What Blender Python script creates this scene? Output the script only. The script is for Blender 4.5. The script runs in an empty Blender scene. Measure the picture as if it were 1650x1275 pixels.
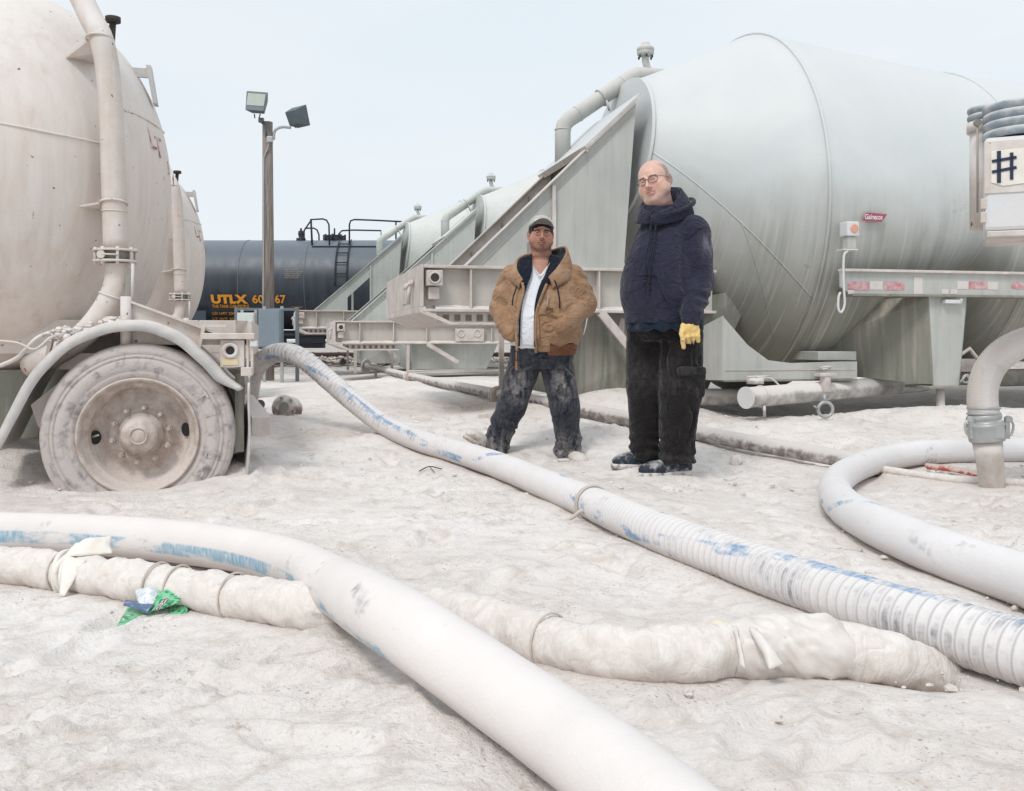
import bpy, bmesh, math, random
import numpy as np
from mathutils import Vector, Matrix, Quaternion, kdtree
R = math.radians
SC = bpy.context.scene
COL = SC.collection
# ---------------------------------------------------------------- camera
F, CX, HY, CAMZ = 1555.0, 825.0, 548.0, 0.8
cam_data = bpy.data.cameras.new('camera')
cam = bpy.data.objects.new('camera', cam_data); COL.objects.link(cam)
cam.location = (0, 0, CAMZ); cam.rotation_euler = (R(90), 0, 0)
cam_data.sensor_width = 36.0; cam_data.lens = F / 1650 * 36
cam_data.shift_y = -(637.5 - HY) / 1650
cam_data.clip_start = 0.05; cam_data.clip_end = 3000
SC.camera = cam
# ---------------------------------------------------------------- sky and sun
SUN_EL, SUN_AZ = 52, 205      # azimuth measured from +Y clockwise
world = bpy.data.worlds.new('World'); SC.world = world; world.use_nodes = True
wn = world.node_tree; wn.nodes.clear()
def _wn(t): return wn.nodes.new(t)
w_out = _wn('ShaderNodeOutputWorld'); w_bg = _wn('ShaderNodeBackground')
w_sky = _wn('ShaderNodeTexSky'); w_sky.sky_type = 'NISHITA'; w_sky.sun_disc = False
w_sky.sun_elevation = R(SUN_EL); w_sky.sun_rotation = R(SUN_AZ); w_sky.dust_density = 3
w_tc = _wn('ShaderNodeTexCoord'); w_map = _wn('ShaderNodeMapping'); w_map.inputs['Scale'].default_value = (1.2, 1.2, 4.0)
w_no = _wn('ShaderNodeTexNoise'); w_no.inputs['Scale'].default_value = 2.2; w_no.inputs['Detail'].default_value = 5
w_rp = _wn('ShaderNodeValToRGB')
w_rp.color_ramp.elements[0].position = 0.35; w_rp.color_ramp.elements[0].color = (8.3, 9.1, 9.7, 1)
w_rp.color_ramp.elements[1].position = 0.7; w_rp.color_ramp.elements[1].color = (9.1, 9.6, 9.95, 1)
w_mx = _wn('ShaderNodeMixRGB'); w_mx.inputs[0].default_value = 0.93
wn.links.new(w_tc.outputs['Generated'], w_map.inputs['Vector']); wn.links.new(w_map.outputs[0], w_no.inputs['Vector'])
wn.links.new(w_no.outputs['Fac'], w_rp.inputs[0]); wn.links.new(w_sky.outputs[0], w_mx.inputs[1]); wn.links.new(w_rp.outputs[0], w_mx.inputs[2])
wn.links.new(w_mx.outputs[0], w_bg.inputs[0]); w_bg.inputs[1].default_value = 0.092
wn.links.new(w_bg.outputs[0], w_out.inputs[0])
sun_d = bpy.data.lights.new('sun', 'SUN'); sun_d.energy = 1.5; sun_d.angle = R(16); sun_d.color = (1.0, 0.97, 0.93)
sun = bpy.data.objects.new('sun', sun_d); COL.objects.link(sun)
_az, _el = R(SUN_AZ), R(SUN_EL)
sd = Vector((math.sin(_az) * math.cos(_el), math.cos(_az) * math.cos(_el), math.sin(_el)))
sun.rotation_euler = sd.to_track_quat('Z', 'Y').to_euler()
SC.view_settings.view_transform = 'Standard'; SC.view_settings.look = 'None'
SC.view_settings.exposure = 0.12; SC.view_settings.gamma = 1.0; SC.view_settings.use_curve_mapping = False

# ---------------------------------------------------------------- numpy noise
def _hash(ix, iy, iz, seed):
    h = (ix.astype(np.int64) * 374761393 + iy.astype(np.int64) * 668265263 + iz.astype(np.int64) * 2147483647 + seed * 974711) & 0xffffffff
    h = ((h ^ (h >> 13)) * 1274126177) & 0xffffffff
    h = (h ^ (h >> 16)) & 0xffffffff
    return h.astype(np.float64) / 4294967295.0
def vnoise(x, y, z=None, seed=0):
    x = np.asarray(x, float); y = np.asarray(y, float)
    z = np.zeros_like(x) if z is None else np.asarray(z, float) + np.zeros_like(x)
    ix, iy, iz = np.floor(x), np.floor(y), np.floor(z)
    fx, fy, fz = x - ix, y - iy, z - iz
    fx = fx * fx * fx * (fx * (fx * 6 - 15) + 10); fy = fy * fy * fy * (fy * (fy * 6 - 15) + 10); fz = fz * fz * (3 - 2 * fz)
    def c(a, b, d): return _hash(ix + a, iy + b, iz + d, seed)
    def pl(d):
        a = c(0, 0, d) * (1 - fx) + c(1, 0, d) * fx
        b = c(0, 1, d) * (1 - fx) + c(1, 1, d) * fx
        return a * (1 - fy) + b * fy
    r = pl(0)
    if np.any(fz): r = r * (1 - fz) + pl(1) * fz
    return r * 2 - 1
def fbm(x, y, z=None, oct=4, seed=0, gain=0.5):
    s, a, t = 0, 1.0, 0
    f = 1.0
    for i in range(oct):
        s = s + a * vnoise(np.asarray(x) * f + 13.7 * i, np.asarray(y) * f - 7.1 * i, None if z is None else np.asarray(z) * f, seed + i)
        t += a; a *= gain; f *= 2.03
    return s / t

# ---------------------------------------------------------------- objects
def tag(o, label=None, cat=None, group=None, kind=None):
    if label: o['label'] = label
    if cat: o['category'] = cat
    if group: o['group'] = group
    if kind: o['kind'] = kind
    return o
def empty(name, loc=(0, 0, 0), rz=0, label=None, cat=None, group=None):
    o = bpy.data.objects.new(name, None); COL.objects.link(o)
    o.location = loc; o.rotation_euler = (0, 0, rz); o.empty_display_size = 0.2
    return tag(o, label, cat, group)
def link(name, me, mat=None, parent=None, smooth=None):
    if mat is not None and len(me.materials) == 0: me.materials.append(mat)
    if smooth is not None: me.polygons.foreach_set('use_smooth', [smooth] * len(me.polygons))
    o = bpy.data.objects.new(name, me); COL.objects.link(o)
    if parent: o.parent = parent
    return o
def copy_tree(o, parent=None):
    c = o.copy(); COL.objects.link(c); c.parent = parent
    for ch in list(o.children): copy_tree(ch, c)
    return c
def npmesh(name, V, Fq, uv=None, smooth=True):
    me = bpy.data.meshes.new(name)
    V = np.asarray(V, np.float32); Fq = np.asarray(Fq, np.int32)
    k = Fq.shape[1]
    me.vertices.add(len(V)); me.vertices.foreach_set('co', V.ravel())
    me.loops.add(Fq.size); me.loops.foreach_set('vertex_index', Fq.ravel())
    me.polygons.add(len(Fq)); me.polygons.foreach_set('loop_start', np.arange(0, Fq.size, k, dtype=np.int32))
    me.polygons.foreach_set('loop_total', np.full(len(Fq), k, np.int32))
    me.polygons.foreach_set('use_smooth', np.full(len(Fq), smooth))
    if uv is not None:
        l = me.uv_layers.new(name='UVMap'); l.data.foreach_set('uv', np.asarray(uv, np.float32)[Fq.ravel()].ravel())
    me.update(calc_edges=True)
    return me
def P(px, py, Y):
    return Vector(((px - CX) / F * Y, Y, CAMZ - (py - HY) / F * Y))

class MB:
    def __init__(s): s.v = []; s.f = []; s.sm = []
    def add(s, vs, fs, smooth=False):
        n = len(s.v); s.v += [tuple(v) for v in vs]
        s.f += [tuple(i + n for i in f) for f in fs]; s.sm += [smooth] * len(fs); return s
    def box(s, c, d, rot=None):
        hx, hy, hz = d[0] / 2, d[1] / 2, d[2] / 2
        vs = [Vector((sx * hx, sy * hy, sz * hz)) for sz in (-1, 1) for sx, sy in ((-1, -1), (1, -1), (1, 1), (-1, 1))]
        if rot is not None: vs = [rot @ v for v in vs]
        c = Vector(c)
        return s.add([v + c for v in vs], [(0, 3, 2, 1), (4, 5, 6, 7), (0, 1, 5, 4), (1, 2, 6, 5), (2, 3, 7, 6), (3, 0, 4, 7)])
    def bx(s, x0, x1, y0, y1, z0, z1):
        return s.box(((x0 + x1) / 2, (y0 + y1) / 2, (z0 + z1) / 2), (abs(x1 - x0), abs(y1 - y0), abs(z1 - z0)))
    def beam(s, a, b, w, h, up=(0, 0, 1)):
        a, b = Vector(a), Vector(b); d = (b - a); L = d.length; d.normalize()
        x = d; y = Vector(up).cross(x)
        if y.length < 1e-4: y = Vector((0, 1, 0)).cross(x)
        y.normalize(); z = x.cross(y)
        m = Matrix((x, y, z)).transposed()
        return s.box((a + b) / 2, (L, w, h), m)
    def tube(s, pts, r, seg=16, cap=True, smooth=True, closed=False):
        pts = [Vector(p) for p in pts]; n = len(pts)
        rs = r if hasattr(r, '__len__') else [r] * n
        vs = []; t0 = None; u = None
        for i, p in enumerate(pts):
            if closed: t = pts[(i + 1) % n] - pts[i - 1]
            else: t = pts[min(i + 1, n - 1)] - pts[max(i - 1, 0)]
            if t.length < 1e-9: t = t0 or Vector((0, 0, 1))
            t = t.normalized()
            if u is None:
                u = Vector((0, 0, 1)).cross(t)
                if u.length < 0.1: u = Vector((1, 0, 0)).cross(t)
                u.normalize()
            else:
                u = (u - t * u.dot(t)).normalized()
            w = t.cross(u); t0 = t
            for k in range(seg):
                a = 2 * math.pi * k / seg
                vs.append(p + (u * math.cos(a) + w * math.sin(a)) * rs[i])
        fs = []
        for i in range(n if closed else n - 1):
            j = (i + 1) % n
            for k in range(seg):
                l = (k + 1) % seg
                fs.append((i * seg + k, i * seg + l, j * seg + l, j * seg + k))
        s.add(vs, fs, smooth)
        if cap and not closed:
            m = len(s.v) - len(vs)
            s.f.append(tuple(m + k for k in range(seg))[::-1]); s.sm.append(False)
            s.f.append(tuple(m + (n - 1) * seg + k for k in range(seg))); s.sm.append(False)
        return s
    def cyl(s, a, b, r, r2=None, seg=20, smooth=True):
        return s.tube([a, b], [r, r if r2 is None else r2], seg, True, smooth)
    def disc(s, c, nrm, r, th, seg=24):
        c = Vector(c); n = Vector(nrm).normalized() * th / 2
        return s.tube([c - n, c + n], r, seg)
    def ring(s, c, nrm, R_, r, seg=32, seg2=8):
        n = Vector(nrm).normalized(); u = n.orthogonal().normalized(); w = n.cross(u); c = Vector(c)
        return s.tube([c + (u * math.cos(2 * math.pi * i / seg) + w * math.sin(2 * math.pi * i / seg)) * R_ for i in range(seg)], r, seg2, closed=True)
    def prism(s, poly, th):
        """poly: list of 3D points (planar); th: thickness vector"""
        t = Vector(th); a = [Vector(p) for p in poly]; n = len(a)
        vs = a + [p + t for p in a]
        fs = [tuple(range(n))[::-1], tuple(range(n, 2 * n))] + [(i, (i + 1) % n, (i + 1) % n + n, i + n) for i in range(n)]
        return s.add(vs, fs)
    def lathe(s, prof, c, axis, seg=32, smooth=True):
        """prof: [(dist along axis, radius)]"""
        ax = Vector(axis).normalized(); u = ax.orthogonal().normalized(); w = ax.cross(u); c = Vector(c)
        vs = []
        for d, r in prof:
            for k in range(seg):
                a = 2 * math.pi * k / seg
                vs.append(c + ax * d + (u * math.cos(a) + w * math.sin(a)) * r)
        fs = []
        for i in range(len(prof) - 1):
            for k in range(seg):
                l = (k + 1) % seg
                fs.append((i * seg + k, i * seg + l, (i + 1) * seg + l, (i + 1) * seg + k))
        return s.add(vs, fs, smooth)
    def build(s, name, mat, parent=None, bevel=0, fixn=True):
        me = bpy.data.meshes.new(name)
        me.from_pydata(s.v, [], s.f); me.polygons.foreach_set('use_smooth', s.sm)
        if fixn:
            bm = bmesh.new(); bm.from_mesh(me); bmesh.ops.recalc_face_normals(bm, faces=bm.faces); bm.to_mesh(me); bm.free()
        o = link(name, me, mat, parent)
        if bevel:
            m = o.modifiers.new('bevel', 'BEVEL'); m.width = bevel; m.segments = 2; m.limit_method = 'ANGLE'; m.angle_limit = R(40)
        return o
def catmull(pts, n=12):
    pts = [Vector(p) for p in pts]; q = [pts[0] * 2 - pts[1]] + pts + [pts[-1] * 2 - pts[-2]]; out = []
    for i in range(1, len(q) - 2):
        a, b, c, d = q[i - 1:i + 3]
        for k in range(n):
            t = k / n
            out.append(0.5 * ((2 * b) + (c - a) * t + (2 * a - 5 * b + 4 * c - d) * t * t + (3 * b - a - 3 * c + d) * t ** 3))
    out.append(pts[-1]); return out
def resample(pts, step):
    out = [pts[0]]; acc = 0
    for a, b in zip(pts, pts[1:]):
        L = (b - a).length
        if L < 1e-9: continue
        d = step - acc
        while d <= L:
            out.append(a.lerp(b, d / L)); d += step
        acc = L - (d - step)
    out.append(pts[-1]); return out

# ---------------------------------------------------------------- materials
def srgb(r, g, b):
    f = lambda c: (c / 255 / 12.92) if c / 255 <= 0.04045 else ((c / 255 + 0.055) / 1.055) ** 2.4
    return (f(r), f(g), f(b))
class NT:
    def __init__(s, name):
        s.m = bpy.data.materials.new(name); s.m.use_nodes = True; s.t = s.m.node_tree
        s.t.nodes.clear(); s.out = s.n('ShaderNodeOutputMaterial'); s.b = s.n('ShaderNodeBsdfPrincipled')
        s.l(s.b.outputs[0], s.out.inputs[0]); s.tc = s.n('ShaderNodeTexCoord'); s.obj = s.tc.outputs['Object']; s.uv = s.tc.outputs['UV']
    def n(s, t): return s.t.nodes.new(t)
    def l(s, a, b): s.t.links.new(a, b)
    def _in(s, sock, v):
        if hasattr(v, 'is_linked') or isinstance(v, bpy.types.NodeSocket): s.l(v, sock)
        elif isinstance(v, (tuple, list)) and len(v) == 3 and sock.type == 'RGBA': sock.default_value = (*v, 1)
        else: sock.default_value = v
    def mapping(s, vec, scale=(1, 1, 1), loc=(0, 0, 0), rot=(0, 0, 0)):
        m = s.n('ShaderNodeMapping'); s.l(vec, m.inputs[0]); m.inputs['Scale'].default_value = scale
        m.inputs['Location'].default_value = loc; m.inputs['Rotation'].default_value = rot; return m.outputs[0]
    def noise(s, vec, scale, detail=4, rough=0.55, dist=0.0):
        m = s.n('ShaderNodeTexNoise'); s.l(vec, m.inputs['Vector']); m.inputs['Scale'].default_value = scale
        m.inputs['Detail'].default_value = detail; m.inputs['Roughness'].default_value = rough; m.inputs['Distortion'].default_value = dist
        return m.outputs['Fac']
    def voro(s, vec, scale, out='Distance'):
        m = s.n('ShaderNodeTexVoronoi'); s.l(vec, m.inputs['Vector']); m.inputs['Scale'].default_value = scale; return m.outputs[out]
    def ramp(s, fac, lo, hi, a=0.0, b=1.0):
        m = s.n('ShaderNodeMapRange'); s.l(fac, m.inputs[0]); m.inputs[1].default_value = lo; m.inputs[2].default_value = hi
        m.inputs[3].default_value = a; m.inputs[4].default_value = b; return m.outputs[0]
    def math(s, op, a, b=0.0, clamp=False):
        m = s.n('ShaderNodeMath'); m.operation = op; m.use_clamp = clamp; s._in(m.inputs[0], a); s._in(m.inputs[1], b); return m.outputs[0]
    def mix(s, fac, a, b, mode='MIX'):
        m = s.n('ShaderNodeMixRGB'); m.blend_type = mode; s._in(m.inputs[0], fac); s._in(m.inputs[1], a); s._in(m.inputs[2], b); return m.outputs[0]
    def sep(s, vec):
        m = s.n('ShaderNodeSeparateXYZ'); s.l(vec, m.inputs[0]); return m.outputs
    def attr(s, name):
        m = s.n('ShaderNodeAttribute'); m.attribute_name = name; return m.outputs['Fac']
    def normal_z(s):
        g = s.n('ShaderNodeNewGeometry'); return s.sep(g.outputs['Normal'])[2]
    def bump(s, h, strength=0.3, dist=0.01):
        b = s.n('ShaderNodeBump'); b.inputs['Strength'].default_value = strength; b.inputs['Distance'].default_value = dist
        s.l(h, b.inputs['Height']); s.l(b.outputs[0], s.b.inputs['Normal'])
    def fin(s, col, rough=0.8, metal=0.0, spec=0.3):
        s._in(s.b.inputs['Base Color'], col); s._in(s.b.inputs['Roughness'], rough); s._in(s.b.inputs['Metallic'], metal)
        s.b.inputs['Specular IOR Level'].default_value = spec; return s.m
DUST = (0.70, 0.655, 0.63)
def dusty(name, base, lo=0.35, hi=0.75, upk=0.5, dust=DUST, scale=3.0, streak=0.5, rough=0.75, rust=0.0, spec=0.3, dark=None, grain=0.12, bstr=0.25):
    """painted steel under cement dust: settles on upward faces, streaked down the sides"""
    n = NT(name)
    st = n.noise(n.mapping(n.obj, (16, 16, 0.9)), 1.0, 5, 0.6, 0.4)
    bl = n.noise(n.obj, scale, 6, 0.6, 0.3)
    f = n.math('ADD', n.math('MULTIPLY', bl, 1 - streak), n.math('MULTIPLY', st, streak))
    up = n.math('MULTIPLY', n.math('MAXIMUM', n.normal_z(), 0.0), upk)
    d = n.ramp(n.math('ADD', f, up), lo, hi)
    d.node.clamp = True
    base_c = n.mix(n.ramp(n.noise(n.obj, 1.3, 4), 0.35, 0.65), base, tuple(c * 0.86 for c in base))
    if dark is not None:
        base_c = n.mix(n.ramp(n.noise(n.mapping(n.obj, (9, 9, 1.2), (3, 1, 5)), 1.2, 4), 0.55, 0.72), base_c, dark)
    if rust:
        rn = n.ramp(n.noise(n.obj, 23, 3, 0.5), 0.72 - 0.1 * rust, 0.76 - 0.1 * rust)
        c = n.mix(d, base_c, dust); c = n.mix(rn, c, srgb(150, 88, 62))
    else: c = n.mix(d, base_c, dust)
    c = n.mix(grain, c, n.mix(n.noise(n.obj, 60, 3), (0.25, 0.24, 0.23), (1, 1, 1)), 'MULTIPLY')
    n.bump(n.math('ADD', n.noise(n.obj, 90, 4), n.math('MULTIPLY', bl, 2.0)), bstr, 0.004)
    return n.fin(c, n.ramp(d, 0, 1, rough - 0.2, 0.93), 0, spec)
def plain(name, col, rough=0.6, metal=0.0, var=0.15, scale=12, spec=0.4, bump=0.1):
    n = NT(name); a = n.noise(n.obj, scale, 4)
    c = n.mix(n.ramp(a, 0.3, 0.7), col, tuple(max(0, x * (1 - var)) for x in col))
    if bump: n.bump(n.noise(n.obj, scale * 8, 3), bump, 0.003)
    return n.fin(c, rough, metal, spec)
M = {}
M['green_tank'] = dusty('green_grey_tank_paint', srgb(176, 181, 178), 0.30, 0.95, 0.50, srgb(212, 213, 212), 1.1, 0.4, 0.6, spec=0.4, dark=srgb(150, 156, 150), bstr=0.08, grain=.08)
M['green_steel'] = dusty('green_grey_steel_frame', srgb(178, 181, 176), 0.35, 0.85, 0.5, srgb(206, 202, 198), 2, 0.45, 0.7, dark=srgb(158, 162, 156), bstr=.15)
M['green_far'] = dusty('pale_green_steel', srgb(182, 187, 182), 0.4, 0.9, 0.5, srgb(212, 213, 210), 1.5, 0.4, 0.7, rust=0.2)
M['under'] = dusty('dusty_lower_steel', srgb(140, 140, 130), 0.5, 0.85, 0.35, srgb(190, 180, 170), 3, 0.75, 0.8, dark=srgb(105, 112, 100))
M['beam'] = dusty('dust_caked_beam', srgb(190, 180, 172), 0.35, 0.62, 0.6, srgb(216, 208, 203), 6, 0.35, 0.85, bstr=0.5)
M['cream_tank'] = dusty('cream_tank_paint', srgb(218, 203, 192), 0.32, 0.75, 0.35, srgb(228, 221, 216), 1.4, 0.65, 0.55, rust=0.04, spec=0.4, dark=srgb(200, 178, 162), bstr=0.1)
M['cream_steel'] = dusty('cream_steel_fittings', srgb(205, 190, 178), 0.35, 0.7, 0.5, DUST, 8, 0.4, 0.7, rust=0.3)
M['fender'] = dusty('dusty_grey_fender', srgb(188, 186, 184), 0.4, 0.8, 0.35, DUST, 9, 0.2, 0.7)
M['dark_gap'] = plain('dark_steel_and_holes', srgb(70, 64, 60), 0.9)  # dark grey for bolts, a valve, the twig, and holes coloured dark
M['rust_red'] = dusty('faded_red_print', srgb(172, 84, 100), .5, .75, .0, srgb(204, 176, 178), 24, .1, .8)
M['pipe_white'] = dusty('dust_white_pipe', srgb(165, 162, 160), 0.38, 0.6, 0.55, srgb(222, 216, 212), 7, 0.1, 0.85)
M['pipe_steel'] = dusty('grey_steel_pipe', srgb(138, 130, 127), 0.42, 0.68, 0.50, srgb(214, 208, 204), 14, 0.0, 0.8, bstr=0.6)
M['galv'] = plain('galvanised_metal', srgb(180, 182, 182), 0.45, 0.35, 0.2)
M['chrome'] = plain('worn_aluminium', srgb(190, 192, 192), 0.35, 0.6, 0.25, bump=0.2)
M['white_paint'] = dusty('white_painted_box', srgb(222, 224, 226), 0.4, 0.9, 0.2, DUST, 4, 0.4, 0.6)
M['black'] = plain('black_rubber_and_hole_shade', (0.02, 0.02, 0.022), 0.7)
M['lamp_orange'] = plain('amber_lens', srgb(222, 158, 138), 0.5)

def tank_paint():
    n = NT('weathered_tank_paint_shaded_below'); o = n.obj; z = n.sep(o)[2]
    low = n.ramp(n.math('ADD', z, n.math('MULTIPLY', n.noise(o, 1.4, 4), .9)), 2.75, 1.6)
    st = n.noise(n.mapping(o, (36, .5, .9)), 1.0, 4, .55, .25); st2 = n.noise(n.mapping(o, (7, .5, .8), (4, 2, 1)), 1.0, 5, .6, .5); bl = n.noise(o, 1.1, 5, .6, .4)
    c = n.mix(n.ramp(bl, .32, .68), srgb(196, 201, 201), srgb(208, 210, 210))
    c = n.mix(low, c, srgb(152, 151, 142))  # shading of the tank's lower half painted into the colour
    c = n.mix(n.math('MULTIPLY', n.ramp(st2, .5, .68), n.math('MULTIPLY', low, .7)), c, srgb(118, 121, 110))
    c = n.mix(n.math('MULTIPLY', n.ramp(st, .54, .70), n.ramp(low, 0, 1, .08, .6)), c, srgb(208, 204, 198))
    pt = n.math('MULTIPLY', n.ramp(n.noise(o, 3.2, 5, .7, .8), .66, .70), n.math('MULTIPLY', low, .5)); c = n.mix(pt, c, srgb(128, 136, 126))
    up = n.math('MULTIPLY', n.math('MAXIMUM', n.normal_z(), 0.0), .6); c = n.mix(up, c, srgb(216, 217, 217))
    c = n.mix(.07, c, n.mix(n.noise(o, 50, 3), (0.25, 0.24, 0.23), (1, 1, 1)), 'MULTIPLY')
    n.bump(n.math('ADD', n.noise(o, 3, 3), n.math('MULTIPLY', n.noise(o, 80, 3), .12)), .12, .02)
    return n.fin(c, n.ramp(low, 0, 1, .5, .75), 0, .4)
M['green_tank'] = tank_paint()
M['web'] = dusty('dusty_beam_web', srgb(186, 184, 176), 0.32, 0.72, 0.5, srgb(208, 198, 191), 4, 0.4, 0.8, bstr=.3)
# ================================================================= ground
def gbase(x, y):
    x = np.asarray(x, float); y = np.asarray(y, float)
    r = np.interp(y, [-50, 4.5, 6.3, 7.0, 8.0, 10.0, 13.0, 16, 18, 24, 26, 40, 60, 2000], [0, 0, 0.0, 0.06, 0.14, 0.20, 0.22, .19, 0.15, 0.16, 0.22, 0.22, 0.12, 0.1])
    r = r * np.clip((x + 4.5) / 2.5, 0.35, 1)
    r = r + 0.05 * fbm(x * 0.55, y * 0.55, oct=2, seed=5) * np.clip((30 - y) / 10, 0, 1)
    # bank of spilled cement against the hopper between the two men, and along the trailer side
    r = r + 0.26 * np.exp(-((x - 0.85) / 0.75) ** 2 - ((y - 8.75) / 0.55) ** 2)
    r = r + 0.10 * np.exp(-((x - 3.7) / 1.3) ** 2 - ((y - 8.0) / 0.35) ** 2)
    r = r + 0.07 * np.exp(-((x - 2.1) / 0.6) ** 2 - ((y - 7.4) / 0.4) ** 2)
    # hollow below the trailer tank
    yc = 9.4 + 0.24 * (x - 2.3)
    r = r - 0.2 * np.exp(-((y - yc) / 0.8) ** 2) * (1 / (1 + np.exp(-(x - 1.9) * 6)))
    # sand heaped behind the left wheel and under the left tanker
    r = r - 0.05 * np.exp(-((x + 2.1) / 1.1) ** 2 - ((y - 5.3) / 0.7) ** 2)
    r = r + 0.28 * np.exp(-((x + 3.5) / 0.9) ** 2 - ((y - 6.2) / 0.7) ** 2)
    r = r + 0.10 * np.exp(-((x + 1.65) / 0.22) ** 2 - ((y - 5.95) / 0.5) ** 2)
    return r
def g1(x, y): return float(gbase(np.array([x]), np.array([y]))[0])
def G(px, py, h=0.0):
    """point h above the ground on the sight line of photo pixel (px, py)"""
    Y = max(1.2, (CAMZ - h) * F / max(4.0, py - HY))
    for _ in range(25):
        X = (px - CX) / F * Y
        zt = g1(X, Y) + h
        Yn = (CAMZ - zt) * F / max(4.0, py - HY)
        Y = Y * 0.5 + min(Yn, 60) * 0.5
    return P(px, py, Y)
FEET = [(.898, 5.66, .014, .20), (.75, 5.785, .044, .19), (.42, 6.42, -.018, .16), (-.13, 6.52, .03, .13)]
HOSES = []          # sampled (x, y, z, r) used to bed the hoses into the powder
def ground_mesh():
    ys = [-6 + i * 0.35 for i in range(19)]
    y = 0.7
    while y < 70: ys.append(y); y *= 1.0056
    while y < 1500: ys.append(y); y *= 1.12
    ys = np.array(ys); nx = 640
    s = np.linspace(-1, 1, nx); s = s * (0.55 + 0.45 * s * s)
    w = 2.2 + 0.95 * np.maximum(ys, 0)
    Xg = s[None, :] * w[:, None] * 1.35; Yg = np.repeat(ys[:, None], nx, 1)
    z = gbase(Xg, Yg)
    near = np.clip((22 - Yg) / 12, 0, 1)
    wx = fbm(Xg * 1.7, Yg * 1.7, oct=3, seed=31); wy = fbm(Xg * 1.7 + 9, Yg * 1.7, oct=3, seed=37)
    z += near * 0.024 * fbm(Xg * 1.6, Yg * 1.6, oct=3, seed=11)
    # wind and boot worked relief: warped ridges
    rd = 1 - np.abs(fbm((Xg + 0.3 * wx) * 4.2, (Yg + 0.3 * wy) * 6.5, oct=4, seed=17))
    z += near * 0.013 * (rd - 0.8)
    rd2 = 1 - np.abs(fbm((Xg + 0.12 * wx) * 11, (Yg + 0.12 * wy) * 15, oct=3, seed=19)); z += near * .011 * (np.clip(rd2, .3, 1) - .8) * .55
    z += near * 0.009 * fbm((Xg + 0.1 * wx) * 13, (Yg + 0.1 * wy) * 17, oct=3, seed=23)
    cr = np.clip(fbm(Xg * 1.1, Yg * 1.1, oct=3, seed=51) * 2.0, 0, 1)
    z += near * cr * 0.020 * np.abs(fbm(Xg * 34, Yg * 40, oct=2, seed=29))
    # boot prints: soft oval hollows with a rim
    rng = random.Random(4)
    for i in range(340):
        cx_, cy_ = rng.uniform(-2.2, 3.2), rng.uniform(1.6, 8.0); a = rng.uniform(0, math.pi)
        if abs(cx_) > 0.6 * cy_ + 0.4: continue
        dx, dy = Xg - cx_, Yg - cy_
        m = (np.abs(dx) < 0.4) & (np.abs(dy) < 0.4)
        if not m.any(): continue
        u = dx[m] * math.cos(a) + dy[m] * math.sin(a); v = -dx[m] * math.sin(a) + dy[m] * math.cos(a)
        q = np.sqrt((u / 0.14) ** 2 + (v / 0.055) ** 2) + 0.35 * wx[m]
        z[m] += rng.uniform(0.6, 1.4) * (-0.018 * np.exp(-q ** 4) + 0.008 * np.exp(-((q - 1.35) / 0.3) ** 2))
    # powder banked against the hoses
    kd = kdtree.KDTree(len(HOSES))
    for i, h in enumerate(HOSES): kd.insert((h[0], h[1], 0), i)
    kd.balance()
    mask = (Yg > 1.0) & (Yg < 19) & (np.abs(Xg) < 7)
    idx = np.argwhere(mask)
    for r_, c_ in idx:
        co, i, d = kd.find((Xg[r_, c_], Yg[r_, c_], 0))
        h = HOSES[i]
        if d > 0.45: continue
        rr = h[3]; zc = h[2]; cover = h[4]
        lift = zc - rr - z[r_, c_]
        if lift > 0.10: continue
        target = zc - rr + 2 * rr * cover
        k = math.exp(-((max(0, d - rr * .5) / (rr * 1.5)) ** 2)) * min(1, max(0, (.09 - lift) / .06))
        z[r_, c_] += (target + rr * .35 * wy[r_, c_] - z[r_, c_]) * k
    for fx_, fy_, fz_, fr_ in FEET:
        w_ = np.exp(-(((Xg - fx_) / fr_) ** 2 + ((Yg - fy_) / (fr_ * .8)) ** 2) ** 2); z = z * (1 - w_) + fz_ * w_
    V = np.stack([Xg, Yg, z], -1).reshape(-1, 3)
    ny = len(ys); i = np.arange(ny - 1)[:, None] * nx + np.arange(nx - 1)[None, :]
    Fq = np.stack([i, i + 1, i + nx + 1, i + nx], -1).reshape(-1, 4)
    return npmesh('ground', V, Fq)
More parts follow.
